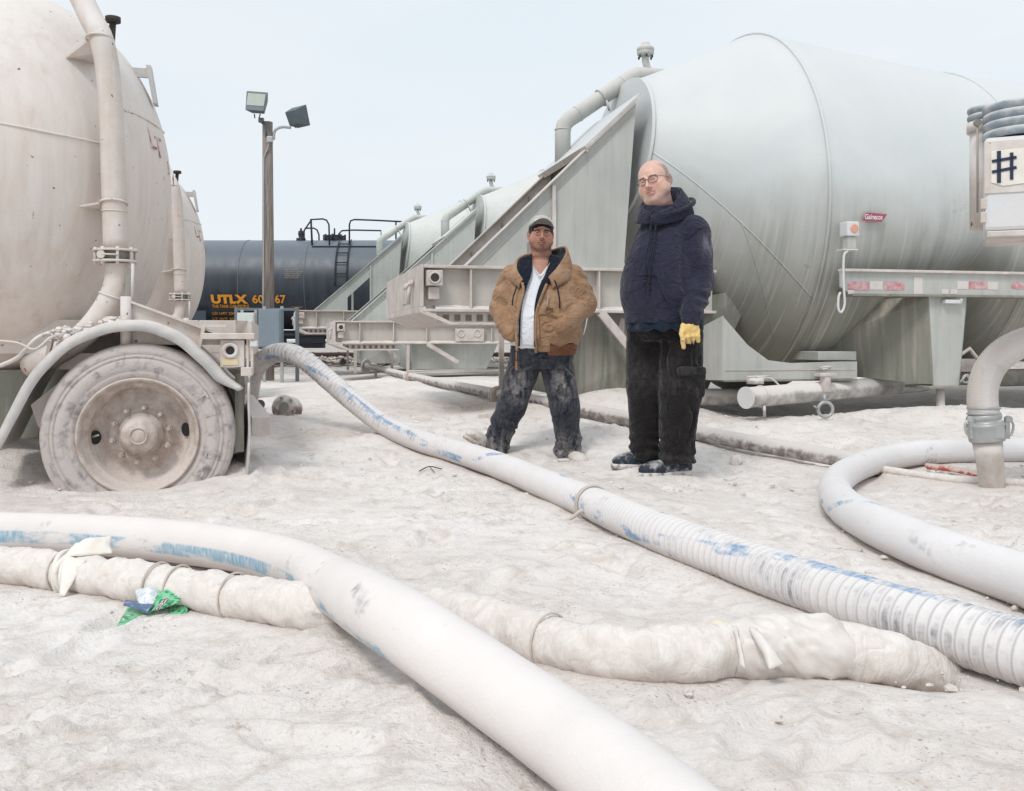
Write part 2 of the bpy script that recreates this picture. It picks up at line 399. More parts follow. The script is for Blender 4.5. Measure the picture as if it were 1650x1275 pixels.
def mat_ground():
    n = NT('cement_powder_ground'); o = n.obj
    c = n.mix(n.ramp(n.noise(o, 0.9, 5, 0.6), 0.35, 0.65), srgb(229, 222, 217), srgb(238, 233, 230))
    c = n.mix(n.ramp(n.noise(o, 7.5, 7, 0.7, 0.6), 0.50, 0.70), c, srgb(210, 199, 191))
    c = n.mix(n.ramp(n.noise(o, 3.1, 8, 0.75, 0.8), 0.60, 0.69), c, srgb(186, 171, 161))
    c = n.mix(n.math('MULTIPLY', n.ramp(n.noise(o, 0.55, 4, .5, .3), .48, .64), .32), c, srgb(208, 195, 187))
    fine = n.noise(n.mapping(o, (1, 1.4, 1)), 48, 6, .72, .4); c = n.mix(n.math('MULTIPLY', n.ramp(fine, .56, .70), .34), c, srgb(176, 162, 153))
    sp = n.math('MULTIPLY', n.ramp(n.noise(o, 90, 2), 0.62, 0.68), n.ramp(n.noise(o, 2.7, 3), 0.45, 0.62))
    c = n.mix(n.math('MULTIPLY', sp, 0.6), c, srgb(150, 132, 122))
    # far gravel yard beyond the powder
    yy = n.sep(o)[1]
    far = n.ramp(n.math('ADD', yy, n.math('MULTIPLY', n.noise(o, 0.6, 5), 6.0)), 20.5, 26)
    gc = n.mix(n.ramp(n.noise(o, 5, 5, 0.7), 0.4, 0.6), srgb(205, 198, 192), srgb(150, 143, 136))
    c = n.mix(far, c, gc)
    h = n.math('ADD', n.math('MULTIPLY', n.noise(o, 26, 6, 0.65, 0.5), 1.0), n.math('MULTIPLY', n.noise(o, 95, 5, 0.7), 0.55))
    n.bump(h, 0.75, 0.018)
    return n.fin(c, 0.95, 0, 0.1)
M['ground'] = mat_ground()
# ================================================================= silo trailers on the right
UA = R(13.54); UX = Vector((math.cos(UA), math.sin(UA), 0)); UN = Vector((-math.sin(UA), math.cos(UA), 0))
def LOC(org, px, py, yp):
    """local (x', z) of the photo pixel on the plane y' = yp of a frame at org turned by UA"""
    q = (px - CX) / F
    ax, ay = org[0] + UN.x * yp, org[1] + UN.y * yp
    x = (q * ay - ax) / (UX.x - q * UX.y)
    Y = ay + UX.y * x
    return x, CAMZ - (py - HY) / F * Y
def sec(x, yc, zc, ry, rz, zb, n=72, lean=0.0):
    out = []
    for k in range(n):
        a = 2 * math.pi * k / n
        s, c = math.sin(a), math.cos(a)
        z = zc + (rz * s if s >= 0 else (zc - zb) * s)
        out.append((x + lean * (z - zc), yc - ry * c, z))
    return out
def loft_mb(secs, cap0=True, cap1=True):
    m = MB(); n = len(secs[0]); vs = [p for s_ in secs for p in s_]
    fs = [(i * n + k, i * n + (k + 1) % n, (i + 1) * n + (k + 1) % n, (i + 1) * n + k) for i in range(len(secs) - 1) for k in range(n)]
    m.add(vs, fs, True)
    if cap1: m.add(secs[-1], [tuple(range(n))])
    return m
BODY = [(2.02, .80, 2.56, .86, .70, 1.88, .12), (3.29, .98, 2.04, 1.76, 1.76, .30, 0), (3.6, .98, 2.01, 1.755, 1.755, .30, 0),
        (4.95, .98, 1.89, 1.71, 1.71, 1.16, 0), (5.35, .98, 1.86, 1.70, 1.70, .32, 0), (5.7, .98, 1.85, 1.69, 1.69, .32, 0), (6.9, .98, 1.80, 1.67, 1.67, 1.16, 0),
        (7.5, .98, 1.78, 1.65, 1.65, .5, 0), (9.2, .98, 1.74, 1.62, 1.62, 1.2, 0)]
def body_secs():
    out = []
    for a, b in zip(BODY, BODY[1:]):
        L = b[0] - a[0]; n = max(1, int(L / 0.12))
        for i in range(n):
            t = i / n; v = [p + (q - p) * t for p, q in zip(a, b)]
            out.append(sec(v[0], v[1], v[2], v[3], v[4], v[5], 72, v[6]))
    v = BODY[-1]; out.append(sec(v[0], v[1], v[2], v[3], v[4], v[5])); return out
def body_pt(i, ang, out=0.0):
    v = BODY[i]; s, c = math.sin(ang), math.cos(ang)
    z = v[2] + ((v[4] + out) * s if s >= 0 else (v[2] - v[5] + out) * s)
    return Vector((v[0] + v[6] * (z - v[2]), v[1] - (v[3] + out) * c, z))
def make_trailer(org, drop, ext, near, label):
    T = empty('silo_trailer', (org[0], org[1], 0), UA, label, 'tank trailer', 'grey green cement silo trailers parked in a row')
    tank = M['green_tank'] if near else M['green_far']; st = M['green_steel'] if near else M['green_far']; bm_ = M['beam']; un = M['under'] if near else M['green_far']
    lift = 0.0 if near else 0.12
    B = empty('tank_section', (ext, 0, lift)); 
    bpy.data.objects.remove(B)
    def sh(m):                                    # shift by ext / lift
        m.v = [(x + ext, y, z + lift) for x, y, z in m.v]; return m
    ss = body_secs()
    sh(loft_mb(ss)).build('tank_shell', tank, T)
    # head disc with rolled edge
    m = MB(); c0 = BODY[0]
    rim = [body_pt(0, 2 * math.pi * k / 72, 0.02) for k in range(72)]
    inr = [p + Vector((-0.03, 0, 0)) for p in rim]
    m.add(rim + inr, [(k, (k + 1) % 72, (k + 1) % 72 + 72, k + 72) for k in range(72)] + [tuple(range(72, 144))], False)
    sh(m).build('head_plate', tank, T)
    for i in (1, 4):
        m = MB(); m.tube([body_pt(i, 2 * math.pi * k / 96, 0.004) for k in range(96)], 0.014, 8, closed=True); sh(m).build('weld_seam', tank, T)
    if near:
        for a0, a1 in ((-10, -31), (-31, -46)):
            m = MB()
            if a0 == -10: pts = [body_pt(0, R(-10), .004).lerp(body_pt(1, R(-31), .004), t / 30) for t in range(31)]
            else: pts = []
            # follow the cone surface
            if a0 == -10:
                pts = []
                for t in range(31):
                    f = t / 30; v = [p + (q - p) * f for p, q in zip(BODY[0], BODY[1])]; an = R(-10 - 21 * f); s_, c_ = math.sin(an), math.cos(an)
                    z = v[2] + (v[2] - v[5]) * s_; pts.append(Vector((v[0] + v[6] * (z - v[2]), v[1] - v[3] * c_, z)))
            else:
                for t in range(20):
                    f = t / 19; v = [p + (q - p) * (0.55 + 0.35 * f) for p, q in zip(BODY[0], BODY[1])]; an = R(-21 - 30 * f); s_, c_ = math.sin(an), math.cos(an)
                    z = v[2] + (v[2] - v[5]) * s_; pts.append(Vector((v[0] + v[6] * (z - v[2]), v[1] - v[3] * c_, z)))
            m.tube(pts, 0.006, 6); sh(m).build('weld_seam', tank, T)
    # ---- gooseneck beams
    zt = 1.405 - drop; zb = zt - 0.36; xe = 2.6 + ext
    for y0 in (0.0, 2.36):
        m = MB(); m.bx(0.0, xe, y0 - 0.0, y0 + 0.02, zb + .015, zt - .015); m.build('beam_web', M['web'], T)
        for z in (zt, zb):
            m = MB(); m.bx(0.0, xe, y0 - 0.09, y0 + 0.09, z - 0.012, z + 0.012); m.build('beam_flange', bm_, T, 0.003)
        x = 0.39
        while x < xe - .1:
            m = MB(); m.bx(x, x + 0.014, y0 - 0.08, y0 - 0.002, zb + .014, zt - .014); m.build('stiffener', bm_, T); x += 0.56
    # dust lying on the near lower flange
    m = MB()
    n = int((xe - .2) / .02)
    for i in range(n):
        x = .1 + i * .02; h = .012 + .016 * (.5 + .5 * float(fbm(np.array([x * 6.0]), np.array([org[1]]), oct=2)[0]))
        m.add([(x, -.085, zb + .012), (x + .02, -.085, zb + .012), (x + .02, -.002, zb + .012 + h * 1.4), (x, -.002, zb + .012 + h * 1.4)], [(0, 1, 2, 3)], True)
    m.build('dust_ledge', M['ground'], T)
    # end plate, tray and crossmembers
    m = MB(); m.bx(-0.03, 0.0, -0.09, 2.46, zb + .03, zt + .012); m.build('end_plate', bm_, T, 0.004)
    m = MB(); m.prism([(-.03, -.085, zb + .03), (-.03, -.085, zb - .02), (.22, -.085, zb - .12), (1.05, -.085, zb - .12), (1.05, -.085, zb - .10), (.24, -.085, zb - .10), (.02, -.085, zb), (.02, -.085, zb + .03)], (0, 2.53, 0)); m.build('coupler_tray', bm_, T, 0.003)
    m = MB(); m.bx(.12, 1.0, -.03, -.012, zb - .10, zb - .014); m.build('tray_strip', bm_, T)
    for k in range(9):
        x = .17 + k * .095
        m = MB(); m.bx(x, x + .05, -.037, -.031, zb - .085, zb - .035); m.build('strip_slot', M['slot'], T)
    m = MB(); m.bx(-.036, -.031, .7, 1.05, zb + .08, zt - .09); m.build('end_panel', bm_, T, 0.002)
    m = MB()
    for yy in (.28, .42):
        m.tube([(-.04, yy, zt - .12), (-.08, yy, zt - .13), (-.1, yy, zt - .17)], .014, 8); m.disc((-.05, yy, zt - .12), (1, 0, 0), .03, .02, 12)
    m.tube([(-.06, .35, zt - .14), (-.07, .35, zt - .3)], .016, 8); m.build('air_coupling', bm_, T)
    # marker lamp at the corner
    m = MB(); m.bx(.02, .15, -.14, -.005, zt - .16, zt - .035); m.build('lamp_bracket', bm_, T, .006)
    m = MB(); m.ring((.085, -.143, zt - .097), (0, 1, 0), .043, .009, 20, 6); m.build('lamp_ring', bm_, T)
    m = MB(); m.disc((.085, -.141, zt - .097), (0, 1, 0), .036, .004, 20); m.build('lamp_lens', M['lamp_orange'] if org[1] > 18 else (M['dark_gap']), T)
    m = MB(); m.bx(.04, .13, -.09, -.02, zt - .27, zt - .17); m.build('junction_box', bm_, T, .005)
    # second bracket with two round lamps further along (seen on the lower beam)
    if not near:
        m = MB(); m.bx(2.0, 2.5, -.1, -.08, zb + .03, zt - .05); m.build('lamp_plate', bm_, T)
        for x in (2.1, 2.38):
            m = MB(); m.ring((x, -.105, zb + .17), (0, 1, 0), .06, .012, 20, 6); m.build('round_lamp', bm_, T)
    # ---- raking gusset frame
    x0 = .339 - drop * .3; base = zt + .013
    tx, tz = 1.881 + ext, 2.89 + lift
    def hyp(x): return base + (x - x0) * (tz - base) / (tx - x0)
    w0, w1 = (.896, 1.115) if near else (LOC(org, 560, 480, 0)[0], LOC(org, 596, 480, 0)[0]) if org[1] > 18 else (1.2, 1.6)
    # near plate as pieces round the window
    m = MB(); th = (0, .014, 0)
    m.prism([(x0, .0, base), (w0, .0, base), (w0, .0, hyp(w0))], th)
    m.prism([(w0, .0, hyp(w0) - .33), (w1, .0, hyp(w1) - .30), (w1, .0, hyp(w1)), (w0, .0, hyp(w0))], th)
    m.prism([(w1, .0, base), (tx - .115, .0, base), (tx, .0, tz), (w1, .0, hyp(w1))], th)
    m.build('gusset_plate', st, T)
    m = MB(); m.bx(w1 - .002, w1 + .03, -.03, -.001, base, hyp(w1) - .04); m.build('gusset_stiffener', bm_ if near else st, T)
    m = MB(); m.beam((x0 + .02, .0, base), (tx, .0, tz + .005), .10, .014); m.build('gusset_flange', bm_ if near else st, T, 0.003)
    m = MB(); m.beam((x0 + .14, -.006, base), (tx - .02, -.006, tz - .11), .01, .006, (0, 0, 1)); m.build('gusset_seam', st, T)
    # far side: open channel, web and lips
    Y2 = 1.38
    m = MB(); d = (tx - x0); 
    m.prism([(x0, Y2, base), (x0 + .17, Y2, base), (tx, Y2, tz - .17 * (tz - base) / d), (tx, Y2, tz)], (0, .012, 0)); m.build('raking_channel', bm_ if near else st, T)
    m = MB(); m.beam((x0 + .01, Y2 - .03, base), (tx, Y2 - .03, tz), .07, .012); m.build('channel_lip', bm_ if near else st, T)
    for f in (.22, .42, .6):
        x = x0 + (tx - x0) * f
        m = MB(); m.bx(x, x + .03, .02, Y2, hyp(x) - .12, hyp(x) - .08); m.build('cross_tie', M['under'] if near else st, T)
    # cover sheet from 2/3 of the slope to the head
    xa = 1.40 + ext * .9
    sl = Vector((tx - xa, 0, hyp(tx) - hyp(xa))); nrm = Vector((-sl.z, 0, sl.x)).normalized()
    m = MB(); a = Vector((xa, -.05, hyp(xa))) + nrm * .02; b = Vector((tx + .04, -.05, hyp(tx + .04))) + nrm * .02
    m.prism([a, b, b + nrm * .012, a + nrm * .012], (0, 1.5, 0)); m.build('cover_sheet', tank, T, .003)
    m = MB(); m.prism([a + nrm * .012, a - nrm * .045, a - nrm * .045 + sl.normalized() * .015, a + nrm * .012 + sl.normalized() * .015], (0, 1.5, 0)); m.build('sheet_lip', bm_, T)
    m = MB(); m.prism([a - nrm * .03, b - nrm * .03, b + nrm * .0, a + nrm * .0], (0, .012, 0)); m.build('sheet_side', bm_ if near else st, T)
    # wall inside the frame, seen through the window
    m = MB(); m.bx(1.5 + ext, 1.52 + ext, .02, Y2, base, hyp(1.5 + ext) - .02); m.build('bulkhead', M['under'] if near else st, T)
    m = MB(); m.bx(w0 + .12, w0 + .16, .5, .54, base, hyp(w0) - .1); m.build('inner_post', st, T)
    # tub under the neck, braces, leg
    m = MB()
    a = [(1.30, .15, .30), (2.6, .15, .30), (2.6, 1.9, .30), (1.30, 1.9, .30)]; b = [(1.30, .15, zb - .0), (3.0, -.0, 1.25), (3.0, 1.9, 1.25), (1.30, 1.9, zb - .0)]
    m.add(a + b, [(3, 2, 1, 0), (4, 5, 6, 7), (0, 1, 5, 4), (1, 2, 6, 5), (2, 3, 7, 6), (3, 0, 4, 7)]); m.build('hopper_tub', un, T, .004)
    m = MB(); m.bx(1.285, 1.30, .1, .5, .42, .85); m.build('tub_gusset', un, T)
    for y0 in (-.05, 2.3):
        m = MB(); m.beam((1.52, y0, zb - .012), (2.05, y0, .42), .15, .012, (1, 0, 1)); m.beam((1.52, y0 - .07, zb - .012), (2.05, y0 - .07, .42), .012, .07, (1, 0, 1)); m.build('diagonal_brace', bm_, T)
        m = MB(); m.beam((1.2, y0, zb - .012), (1.2, y0, .1), .05, .05, (0, 1, 0)); m.build('landing_post', bm_, T)
    if near:
        m = MB(); m.tube([(1.42, -.06, zb - .02), (1.40, -.06, zb - .13), (1.38, -.06, zb - .2)], .004, 6); m.build('hanging_wire', M['white_paint'], T)
        m = MB(); m.prism([(1.72, .1, 0.82), (1.81, .1, .82), (1.81, .1, .98), (1.78, .1, 1.0)], (0, .01, 0)); m.build('tag_plate', bm_, T)
    # ---- vent pipe with elbow, clamp and relief valve
    pts = [(1.51, 1.0, 2.5), (1.51, 1.0, 2.80), (1.52, 1.0, 2.87), (1.57, 1.0, 2.93), (1.66, 1.0, 2.99), (2.10, 1.0, 3.30), (2.20, 1.0, 3.37), (2.28, 1.0, 3.41), (2.36, 1.0, 3.42), (2.75, 1.0, 3.42)]
    m = MB(); m.tube(pts, [.076] * 8 + [.066, .06], 20); sh(m).build('vent_pipe', st if near else M['green_far'], T)
    for p, d in (((1.51, 1, 2.83), (0, 0, 1)), ((1.66, 1, 2.99), (.44, 0, .31)), ((2.12, 1, 3.31), (.44, 0, .31))):
        m = MB(); m.ring(p, d, .077, .005, 24, 6); sh(m).build('pipe_weld', st, T)
    m = MB(); m.ring((1.90, 1, 3.16), (.44, 0, .31), .085, .009, 24, 6); m.tube([(1.93, .93, 3.12), (1.96, .93, 3.02)], .012, 8); sh(m).build('pipe_clamp', st, T)
    m = MB(); m.tube([(2.32, .94, 3.35), (2.33, .94, 3.26)], .018, 8); sh(m).build('pipe_bracket', st, T)
    m = MB(); m.tube([(2.44, 1.0, 3.42), (2.38, 1.0, 3.48), (2.36, 1.0, 3.55), (2.36, 1.0, 3.62)], .036, 14); sh(m).build('valve_neck', st, T)
    m = MB(); m.lathe([(0, .0), (0, .06), (.012, .082), (.035, .085), (.045, .08), (.05, .086), (.075, .086), (.09, .07), (.10, .045), (.12, .04), (.13, .036), (.14, .0)], (2.36, 1.0, 3.6), (0, 0, 1), 24); o = sh(m).build('relief_valve', st, T)
    for k in range(6):
        a = k * math.pi / 3 + .3
        m = MB(); m.cyl((2.36 + .07 * math.cos(a), 1 + .07 * math.sin(a), 3.575), (2.36 + .07 * math.cos(a), 1 + .07 * math.sin(a), 3.6), .01, seg=8); sh(m)
        b_ = m.build('valve_bolt', M['dark_gap'], o)
    # thin hook rod over the head
    m = MB(); m.tube(catmull([(1.95, .5, 2.72), (1.98, .5, 2.92), (2.05, .5, 3.06), (2.16, .5, 3.14), (2.24, .5, 3.12), (2.25, .5, 3.07)], 5), .007, 6); sh(m).build('hook_rod', st, T)
    return T
def side_details(T, org):
    L = lambda px, py, yp=-.84: LOC(org, px, py, yp)
    st = M['green_steel']
    # side rail
    x0, zt = 3.41, 1.375; zb = 1.178
    m = MB(); m.prism([(x0 - .06, -.84, zt - .01), (x0 - .06, -.84, zb + .06), (x0 + .04, -.84, zb), (9.2, -.84, zb), (9.2, -.84, zt - .01)], (0, .02, 0)); rail = m.build('side_rail', st, T)
    m = MB(); m.bx(x0 - .06, 9.2, -.875, -.80, zt - .01, zt + .012); m.build('rail_lip', M['beam'], T, .003)
    m = MB(); m.bx(x0 + .04, 9.2, -.86, -.60, zb - .012, zb + .006); m.build('rail_lower_lip', M['under'], T)
    red = dusty('red_reflective_tape', srgb(196, 122, 132), .38, .66, .1, srgb(205, 190, 186), 26, .1, .6); wh = dusty('white_reflective_tape', srgb(214, 206, 202), .4, .8, .1, DUST, 20, .1, .6)
    for a, b, y0, y1, mt in ((1366, 1400, 454, 468, red), (1401, 1422, 453, 467, wh), (1424, 1457, 454, 468, red), (1472, 1486, 447, 474, wh), (1542, 1560, 453, 466, wh), (1561, 1590, 454, 466, red), (1591, 1608, 454, 467, wh), (1366, 1376, 465, 474, wh), (1517, 1528, 466, 474, wh), (1531, 1542, 466, 474, wh), (1630, 1660, 454, 466, red)):
        xa, z1 = L(a, y0); xb, z0 = L(b, y1)
        m = MB(); m.bx(xa, xb, -.8435, -.8415, z0, z1); m.build('reflective_tape', mt, rail)
    # decal
    dx, dz = L(1409, 350, -.80)
    m = MB(); m.prism([(dx - .12, -.792, dz - .032), (dx + .075, -.792, dz - .038), (dx + .125, -.792, dz + .028), (dx - .07, -.792, dz + .038)], (0, -.004, 0)); dec = m.build('maker_decal', M['rust_red'], T)
    t = text_mesh('Gainecos', .055, 0, bold=.0012, shear=.25); o = link('decal_lettering', t, M['white_paint'], dec); o.rotation_euler = (R(90), 0, 0); o.location = (dx - .093, -.7985, dz - .018); o.scale = (.82, 1.1, 1)
    # marker lamp bracket
    ax, az = L(1373, 369, -.9)
    m = MB(); m.bx(ax - .055, ax + .055, -.92, -.80, az - .06, az + .06); m.build('lamp_box', M['white_paint'], T, .01)
    m = MB(); m.disc((ax + .008, -.922, az), (0, 1, 0), .034, .012, 24); m.build('amber_lamp', M['lamp_orange'], T)
    m = MB(); m.bx(ax - .04, ax + .04, -.90, -.82, az - .165, az - .062); m.build('lamp_foot', st, T, .006); m = MB(); m.bx(ax - .085, ax + .05, -.91, -.80, az - .175, az - .165); m.build('lamp_shelf', M['white_paint'], T)
    pts = [L(1366, 404, -.9), L(1360, 412, -.9), L(1359, 440, -.9), L(1360, 470, -.9), L(1361, 490, -.9), L(1356, 503, -.9), L(1351, 498, -.9), L(1351, 480, -.9), L(1354, 471, -.9)]
    m = MB(); m.tube(catmull([(x, -.90, z) for x, z in pts], 6), .010, 8); m.build('strap_hook', M['white_paint'], T)
    m = MB(); x, z = L(1353, 470, -.85); m.disc((x, -.845, z), (0, 1, 0), .014, .01, 12); m.build('rail_hole', M['dark_gap'], T)
    # leg with its wings
    for k, s in ((0, 0.0), (1, 2.55)):
        m = MB(); A = [(4.217 + s, -.80, 1.172), (4.596 + s, -.80, 1.172), (4.517 + s, -.80, .408), (4.266 + s, -.80, .408)]
        m.prism(A, (0, .025, 0)); m.prism([(4.596 + s, -.80, 1.172), (4.517 + s, -.80, .408), (4.517 + s, -.55, .408), (4.596 + s, -.55, 1.172)], (-.012, 0, 0)); leg = m.build('leg_plate', st, T, .003)
        m = MB(); m.prism([(4.217 + s, -.79, 1.165), (4.266 + s, -.79, .42), (3.62 + s, .05, .50), (3.60 + s, .05, .72), (3.85 + s, -.05, 1.165)], (.012, .012, 0)); m.build('leg_wing', M['under'], T)
        m = MB(); m.bx(4.2 + s, 4.62 + s, -.83, -.5, .385, .408); m.build('leg_foot_plate', M['under'], T, .003)
        m = MB(); m.cyl((4.39 + s, -.72, .39), (4.39 + s, -.72, -.05), .036, seg=16); m.build('leg_post', M['beam'], T)
    x, z = L(1533, 486, -.83); m = MB(); m.bx(x - .075, x + .07, -.86, -.802, z - .018, z + .014); m.tube([(x + .07, -.85, z - .02), (x + .07, -.87, z + .02)], .012, 8); m.build('leg_handle', M['white_paint'], T, .006)
    m = MB(); m.ring((4.56, -.83, .47), (0, 1, 0.2), .035, .008, 16, 6); m.tube([(4.50, -.83, .44), (4.55, -.84, .50), (4.62, -.83, .44)], .01, 6); m.build('leg_shackle', M['galv'], T)
    # trough plates below the first hopper
    f = -.57
    m = MB(); m.prism([(2.425, f, .466), (2.425, f, 1.0), (2.65, f, .76), (2.84, f, .63), (3.05, f, .605), (3.5, f, .615), (3.68, f, .615), (3.68, f, .47)], (0, .012, 0)); m.build('trough_front', M['green_steel'], T)
    m = MB(); m.prism([(2.425, f + .002, .466), (2.425, f + .002, 1.0), (2.30, .1, .80), (2.30, .1, .45)], (.012, 0, 0)); m.build('trough_side', M['green_steel'], T)
    m = MB(); m.bx(2.44, 3.66, f - .006, f - .001, .545, .553); m.build('trough_seam', M['beam'], T)
    m = MB(); m.bx(2.44, 3.68, f - .002, 1.2, .452, .466); m.build('trough_floor', M['under'], T)
    m = MB(); m.bx(3.35, 3.72, -.5, .2, .625, .70); m.build('trough_box', M['green_steel'], T, .004)
    # discharge pipes
    O = Vector((org[0], org[1], 0)); inv = lambda w: Vector(((w - O).dot(UX), (w - O).dot(UN), w.z))
    a = inv(P(1203, 641, 7.75)); b = inv(P(1495, 616, 9.05))
    m = MB(); m.cyl(a, b, .083, seg=28); m.build('discharge_pipe', M['pipe_white'], T); d = (b - a).normalized()
    m = MB(); m.disc(a - d * .006, d, .089, .016, 28); m.build('pipe_end_cap', M['white_paint'], T)
    m = MB(); m.ring(a + d * .16, d, .086, .006, 24, 6); m.tube([a + d * .16 + Vector((0, -.06, -.07)), a + d * .16 + Vector((0, -.065, -.16))], .012, 6); m.build('pipe_band', M['pipe_white'], T)
    m = MB(); m.cyl(inv(P(1120, 640, 8.5)), inv(P(1200, 640, 8.5)), .075, seg=20); m.build('rear_pipe', M['pipe_white'], T)
    m = MB(); m.cyl((4.4, .1, .42), (9.2, .1, .46), .085, seg=20); m.build('air_pipe', M['under'], T)
    v = inv(P(1330, 618, 8.15)); m = MB(); m.cyl(v + Vector((0, 0, -.07)), v + Vector((0, 0, .09)), .045, seg=16); m.bx(v.x - .08, v.x + .08, v.y - .05, v.y + .05, v.z + .06, v.z + .085); m.ring(v + Vector((0, 0, .13)), (0, .3, 1), .045, .01, 16, 6); m.build('outlet_valve', M['beam'], T, .003)
    v = inv(P(1217, 614, 7.95)); m = MB(); m.disc(v + Vector((0, 0, .0)), (0, 0, 1), .07, .05, 20); m.tube([v + Vector((-.09, -.02, .035)), v + Vector((.12, -.02, .04))], .008, 6); m.tube(catmull([v + Vector((.0, -.03, .03)), v + Vector((.12, -.04, .02)), v + Vector((.22, -.04, -.06))], 5), .008, 6); m.build('pipe_valve', M['pipe_white'], T)
    v = inv(P(1330, 660, 7.6)); m = MB(); m.ring(v, (.2, 1, 0), .058, .014, 28, 8); m.tube([v + Vector((0, 0, .06)), v + Vector((0, .02, .12))], .014, 8); m.tube([v + Vector((-.07, 0, .01)), v + Vector((-.1, 0, .03))], .008, 6); m.build('ring_coupling', M['galv'], T)
    m = MB(); m.bx(5.0, 5.35, -.1, .3, .5, .62); m.tube([(4.9, -.2, .6), (5.1, -.2, .72), (5.3, -.2, .5)], .02, 8); m.build('second_outlet', M['beam'], T, .004)
def text_mesh(s, size, extrude=0.0, bold=0.0, shear=0.0, align='LEFT'):
    c = bpy.data.curves.new('lettering', 'FONT'); c.body = s; c.size = size; c.extrude = extrude; c.offset = bold; c.shear = shear; c.align_x = align
    c.resolution_u = 3
    o = bpy.data.objects.new('tmp', c); COL.objects.link(o)
    dg = bpy.context.evaluated_depsgraph_get(); me = bpy.data.meshes.new_from_object(o.evaluated_get(dg))
    bpy.data.objects.remove(o); bpy.data.curves.remove(c); return me
M['slot'] = plain('shaded_slot', srgb(128, 116, 108), .9)
ORG1 = (-.744, 7.99); ORG2 = (-2.93, 16.0); ORG3 = (-4.46, 20.0)
T1 = make_trailer(ORG1, 0.0, 0.0, True, 'grey green silo trailer nearest the camera, with barrel tank behind the two men')
side_details(T1, ORG1)
make_trailer(ORG2, 0.3, 0.5, False, 'middle silo trailer with low gooseneck, seen behind the man in the tan jacket')
make_trailer(ORG3, 0.0, 0.3, False, 'farthest silo trailer with rust streaked pale green frame, beside the black tank car')
